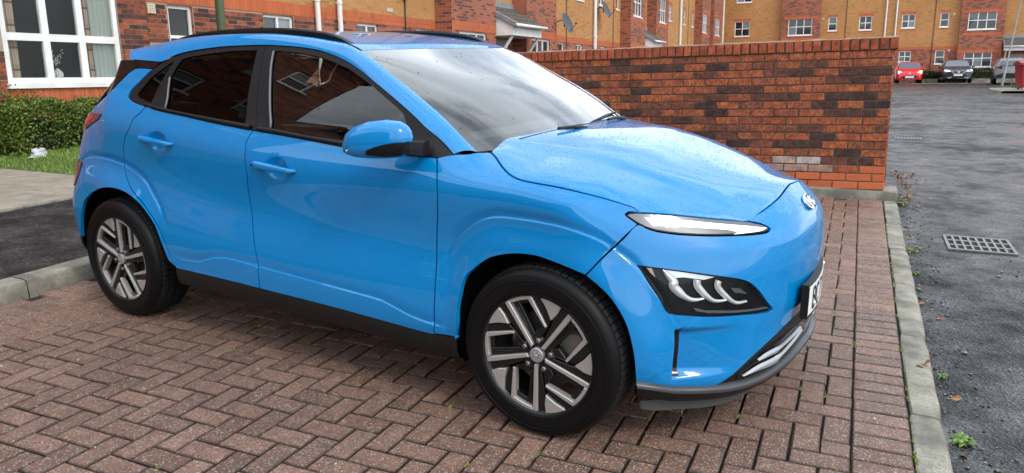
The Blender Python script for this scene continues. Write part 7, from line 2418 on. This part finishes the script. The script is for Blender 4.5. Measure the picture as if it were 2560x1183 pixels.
# ---- silver crossover, tail towards the viewer
SILP = paint_mat('parked_silver_paint', (.20, .205, .22), False)
silv, _, _ = loft_car('silver_crossover', 'silver crossover parked tail first next to the red wheeled bin', FACE(8.62, 55.6, math.pi - .10), [
    (2.05, .70, .78, .66, .50, .30, .62, .85, .92), (1.6, .86, .89, .80, .70, .25, .66, .95, 1.02), (1.0, .88, .90, .85, .76, .24, .68, 1.0, 1.12), (.5, .88, .90, .87, .66, .24, .70, 1.03, 1.42), (.1, .88, .90, .87, .62, .24, .70, 1.04, 1.56),
    (-1.2, .88, .90, .87, .62, .24, .70, 1.06, 1.60), (-1.8, .87, .90, .84, .60, .28, .70, 1.06, 1.52), (-2.02, .82, .87, .80, .62, .32, .68, 1.06, 1.30), (-2.14, .76, .82, .72, .60, .36, .66, .98, 1.08)][::-1], SILP, None, None, None)
wheels_for(silv, (-1.3, 1.3), .88, .35, .35)
solid_patch(silv, 'rear_window', CARGLASS, [(-2.17, .62, 1.12), (-2.17, -.62, 1.12), (-2.00, -.58, 1.42), (-2.00, .58, 1.42)], (-.05, 0, .05))
for P in sym([(-2.14, -.86, .92), (-2.20, -.46, .92), (-2.20, -.46, 1.06), (-2.12, -.84, 1.06)]): solid_patch(silv, 'tail_lamp', REDLENS, P, (-.03, 0, 0))
solid_patch(silv, 'rear_cladding', BLACK, [(-2.19, .80, .34), (-2.19, -.80, .34), (-2.19, -.74, .56), (-2.19, -.40, .66), (-2.19, .40, .66), (-2.19, .74, .56)], (-.08, 0, 0))
for sg in (1, -1):
    solid_patch(silv, 'side_window', CARGLASS, [(-1.5, sg * .86, 1.09), (.55, sg * .86, 1.07), (.15, sg * .70, 1.46), (-1.1, sg * .68, 1.48)], (0, sg * .04, 0))
    g = G(); g.box(-2.0, 1.9, sg * .91 - .03, sg * .91 + .03, .24, .55); g.build('side_cladding', BLACK, silv)
# ---- red wheeled bin
BINM = plain('red_bin_plastic', (.30, .018, .028), .42)
binr = empty('wheeled_bin', Matrix.Translation((7.05, 38.2, ground_z(0, 38.2) + .02)) @ Matrix.Rotation(.12, 4, 'Z'), 'dark red four wheeled refuse bin at the right edge of the car park', 'bin')
g = G(); sec_ = [(.0, .60, .36, .16), (.0, .68, .42, .60), (.0, .72, .46, 1.08), (.0, .74, .48, 1.16)]
rows = []
for (_, a, b, z) in sec_:
    c = .06; rows.append([(-a + c, -b, z), (a - c, -b, z), (a, -b + c, z), (a, b - c, z), (a - c, b, z), (-a + c, b, z), (-a, b - c, z), (-a, -b + c, z), (-a + c, -b, z)])
g.grid(rows, False); g.F.append(tuple(range(8))[::-1])
g.build('tub', BINM, binr, True, auto=30)
g = G(); rows = []
for t in np.linspace(0, 1, 8):
    rows.append([(-.77, -.52 + 1.04 * t, 1.17 + .17 * math.sin(math.pi * (.15 + .75 * t))), (.77, -.52 + 1.04 * t, 1.17 + .17 * math.sin(math.pi * (.15 + .75 * t)))])
g.grid(rows, True); g.grid([[(p[0], p[1], 1.165) for p in r] for r in rows], False); g.add([rows[i][0] for i in range(8)] + [(-.77, .52, 1.165), (-.77, -.52, 1.165)], [tuple(range(10))]); g.add([rows[i][1] for i in range(8)] + [(.77, .52, 1.165), (.77, -.52, 1.165)], [tuple(range(10))[::-1]])
g.add([rows[0][0], rows[0][1], (.77, -.52, 1.165), (-.77, -.52, 1.165)], [(0, 3, 2, 1)])
g.build('lid', BINM, binr)
for sx in (-1, 1):
    for sy in (-1, 1):
        g = G(); g.lathe([(.0, .03), (.08, .03), (.09, .02), (.09, -.02), (.08, -.03), (.0, -.03)], lambda a, b, h, sx=sx, sy=sy: (sx * .52 + h, sy * .32 + a, .09 + b), 16); g.build('castor', plain('castor_grey', (.25, .25, .25), .6) if 'castor_grey' not in bpy.data.materials else bpy.data.materials['castor_grey'], binr, True, auto=40)
tx = bpy.data.curves.new('bin_lettering', 'FONT'); tx.body = 'Fal'; tx.size = .20; tx.extrude = .002
to_ = bpy.data.objects.new('lettering', tx); COL.objects.link(to_)
dg = bpy.context.evaluated_depsgraph_get(); me = bpy.data.meshes.new_from_object(to_.evaluated_get(dg)); bpy.data.objects.remove(to_)
me.materials.clear(); me.materials.append(PLATE)
lk('lettering', me, binr, Matrix.Translation((-.34, -.430, .50)) @ Matrix.Rotation(math.radians(90 - 6), 4, 'X'))
# planted corner beside the bin
isl = empty('planted_corner', Matrix.Translation((6.95, 40.8, ground_z(0, 40.8))) @ Matrix.Scale(.62, 4), 'small green shrub on the kerbed corner beside the red bin', 'shrub')
g = G()
for k in range(900): leaf(g, Vector((rng.gauss(0, .28), rng.gauss(0, .25), abs(rng.gauss(.28, .22)))), rng, .09, .03)
tag(g.build('foliage', HEDGE, isl), kind='stuff')
g = G()
for k in range(6): g.tube([(rng.gauss(0, .05), rng.gauss(0, .05), 0), (rng.gauss(0, .18), rng.gauss(0, .15), .45)], .008, 5)
tag(g.build('stems', TWIG, isl), kind='stuff')
g = G(); rows = []
for x, y in ((5.55, 36.2), (5.5, 39.0), (5.7, 41.2), (6.6, 42.0), (12, 42.2)):
    z = ground_z(0, y); rows.append([(x, y, z - .01), (x + .02, y - .0, z + .09), (x + .14, y - .02, z + .10), (x + 4.0, y - .3, z + .10)])
g.grid(rows, True); tag(g.build('far_pavement', KERB, None, True, auto=40), kind='structure')
# lamp post at the right edge
lp = empty('street_lamp', Matrix.Translation((7.52, 50.0, .42)) @ Matrix.Rotation(math.radians(5.4), 4, 'Y'), 'slim grey street lamp leaning at the right edge before the end block', 'lamp post')
g = G(); g.lathe([(.07, 0), (.07, .9), (.045, 1.0), (.038, 4.9)], lambda a, b, h: (a, b, h), 12); g.build('column', plain('galvanised', (.30, .31, .31), .5, .5), lp, True, auto=30)
g = G(); g.lathe([(.0, 5.25), (.10, 5.20), (.20, 5.02), (.20, 4.96), (.06, 4.90)], lambda a, b, h: (a, b, h), 16); g.build('lantern', DKPIPE, lp, True, auto=30)
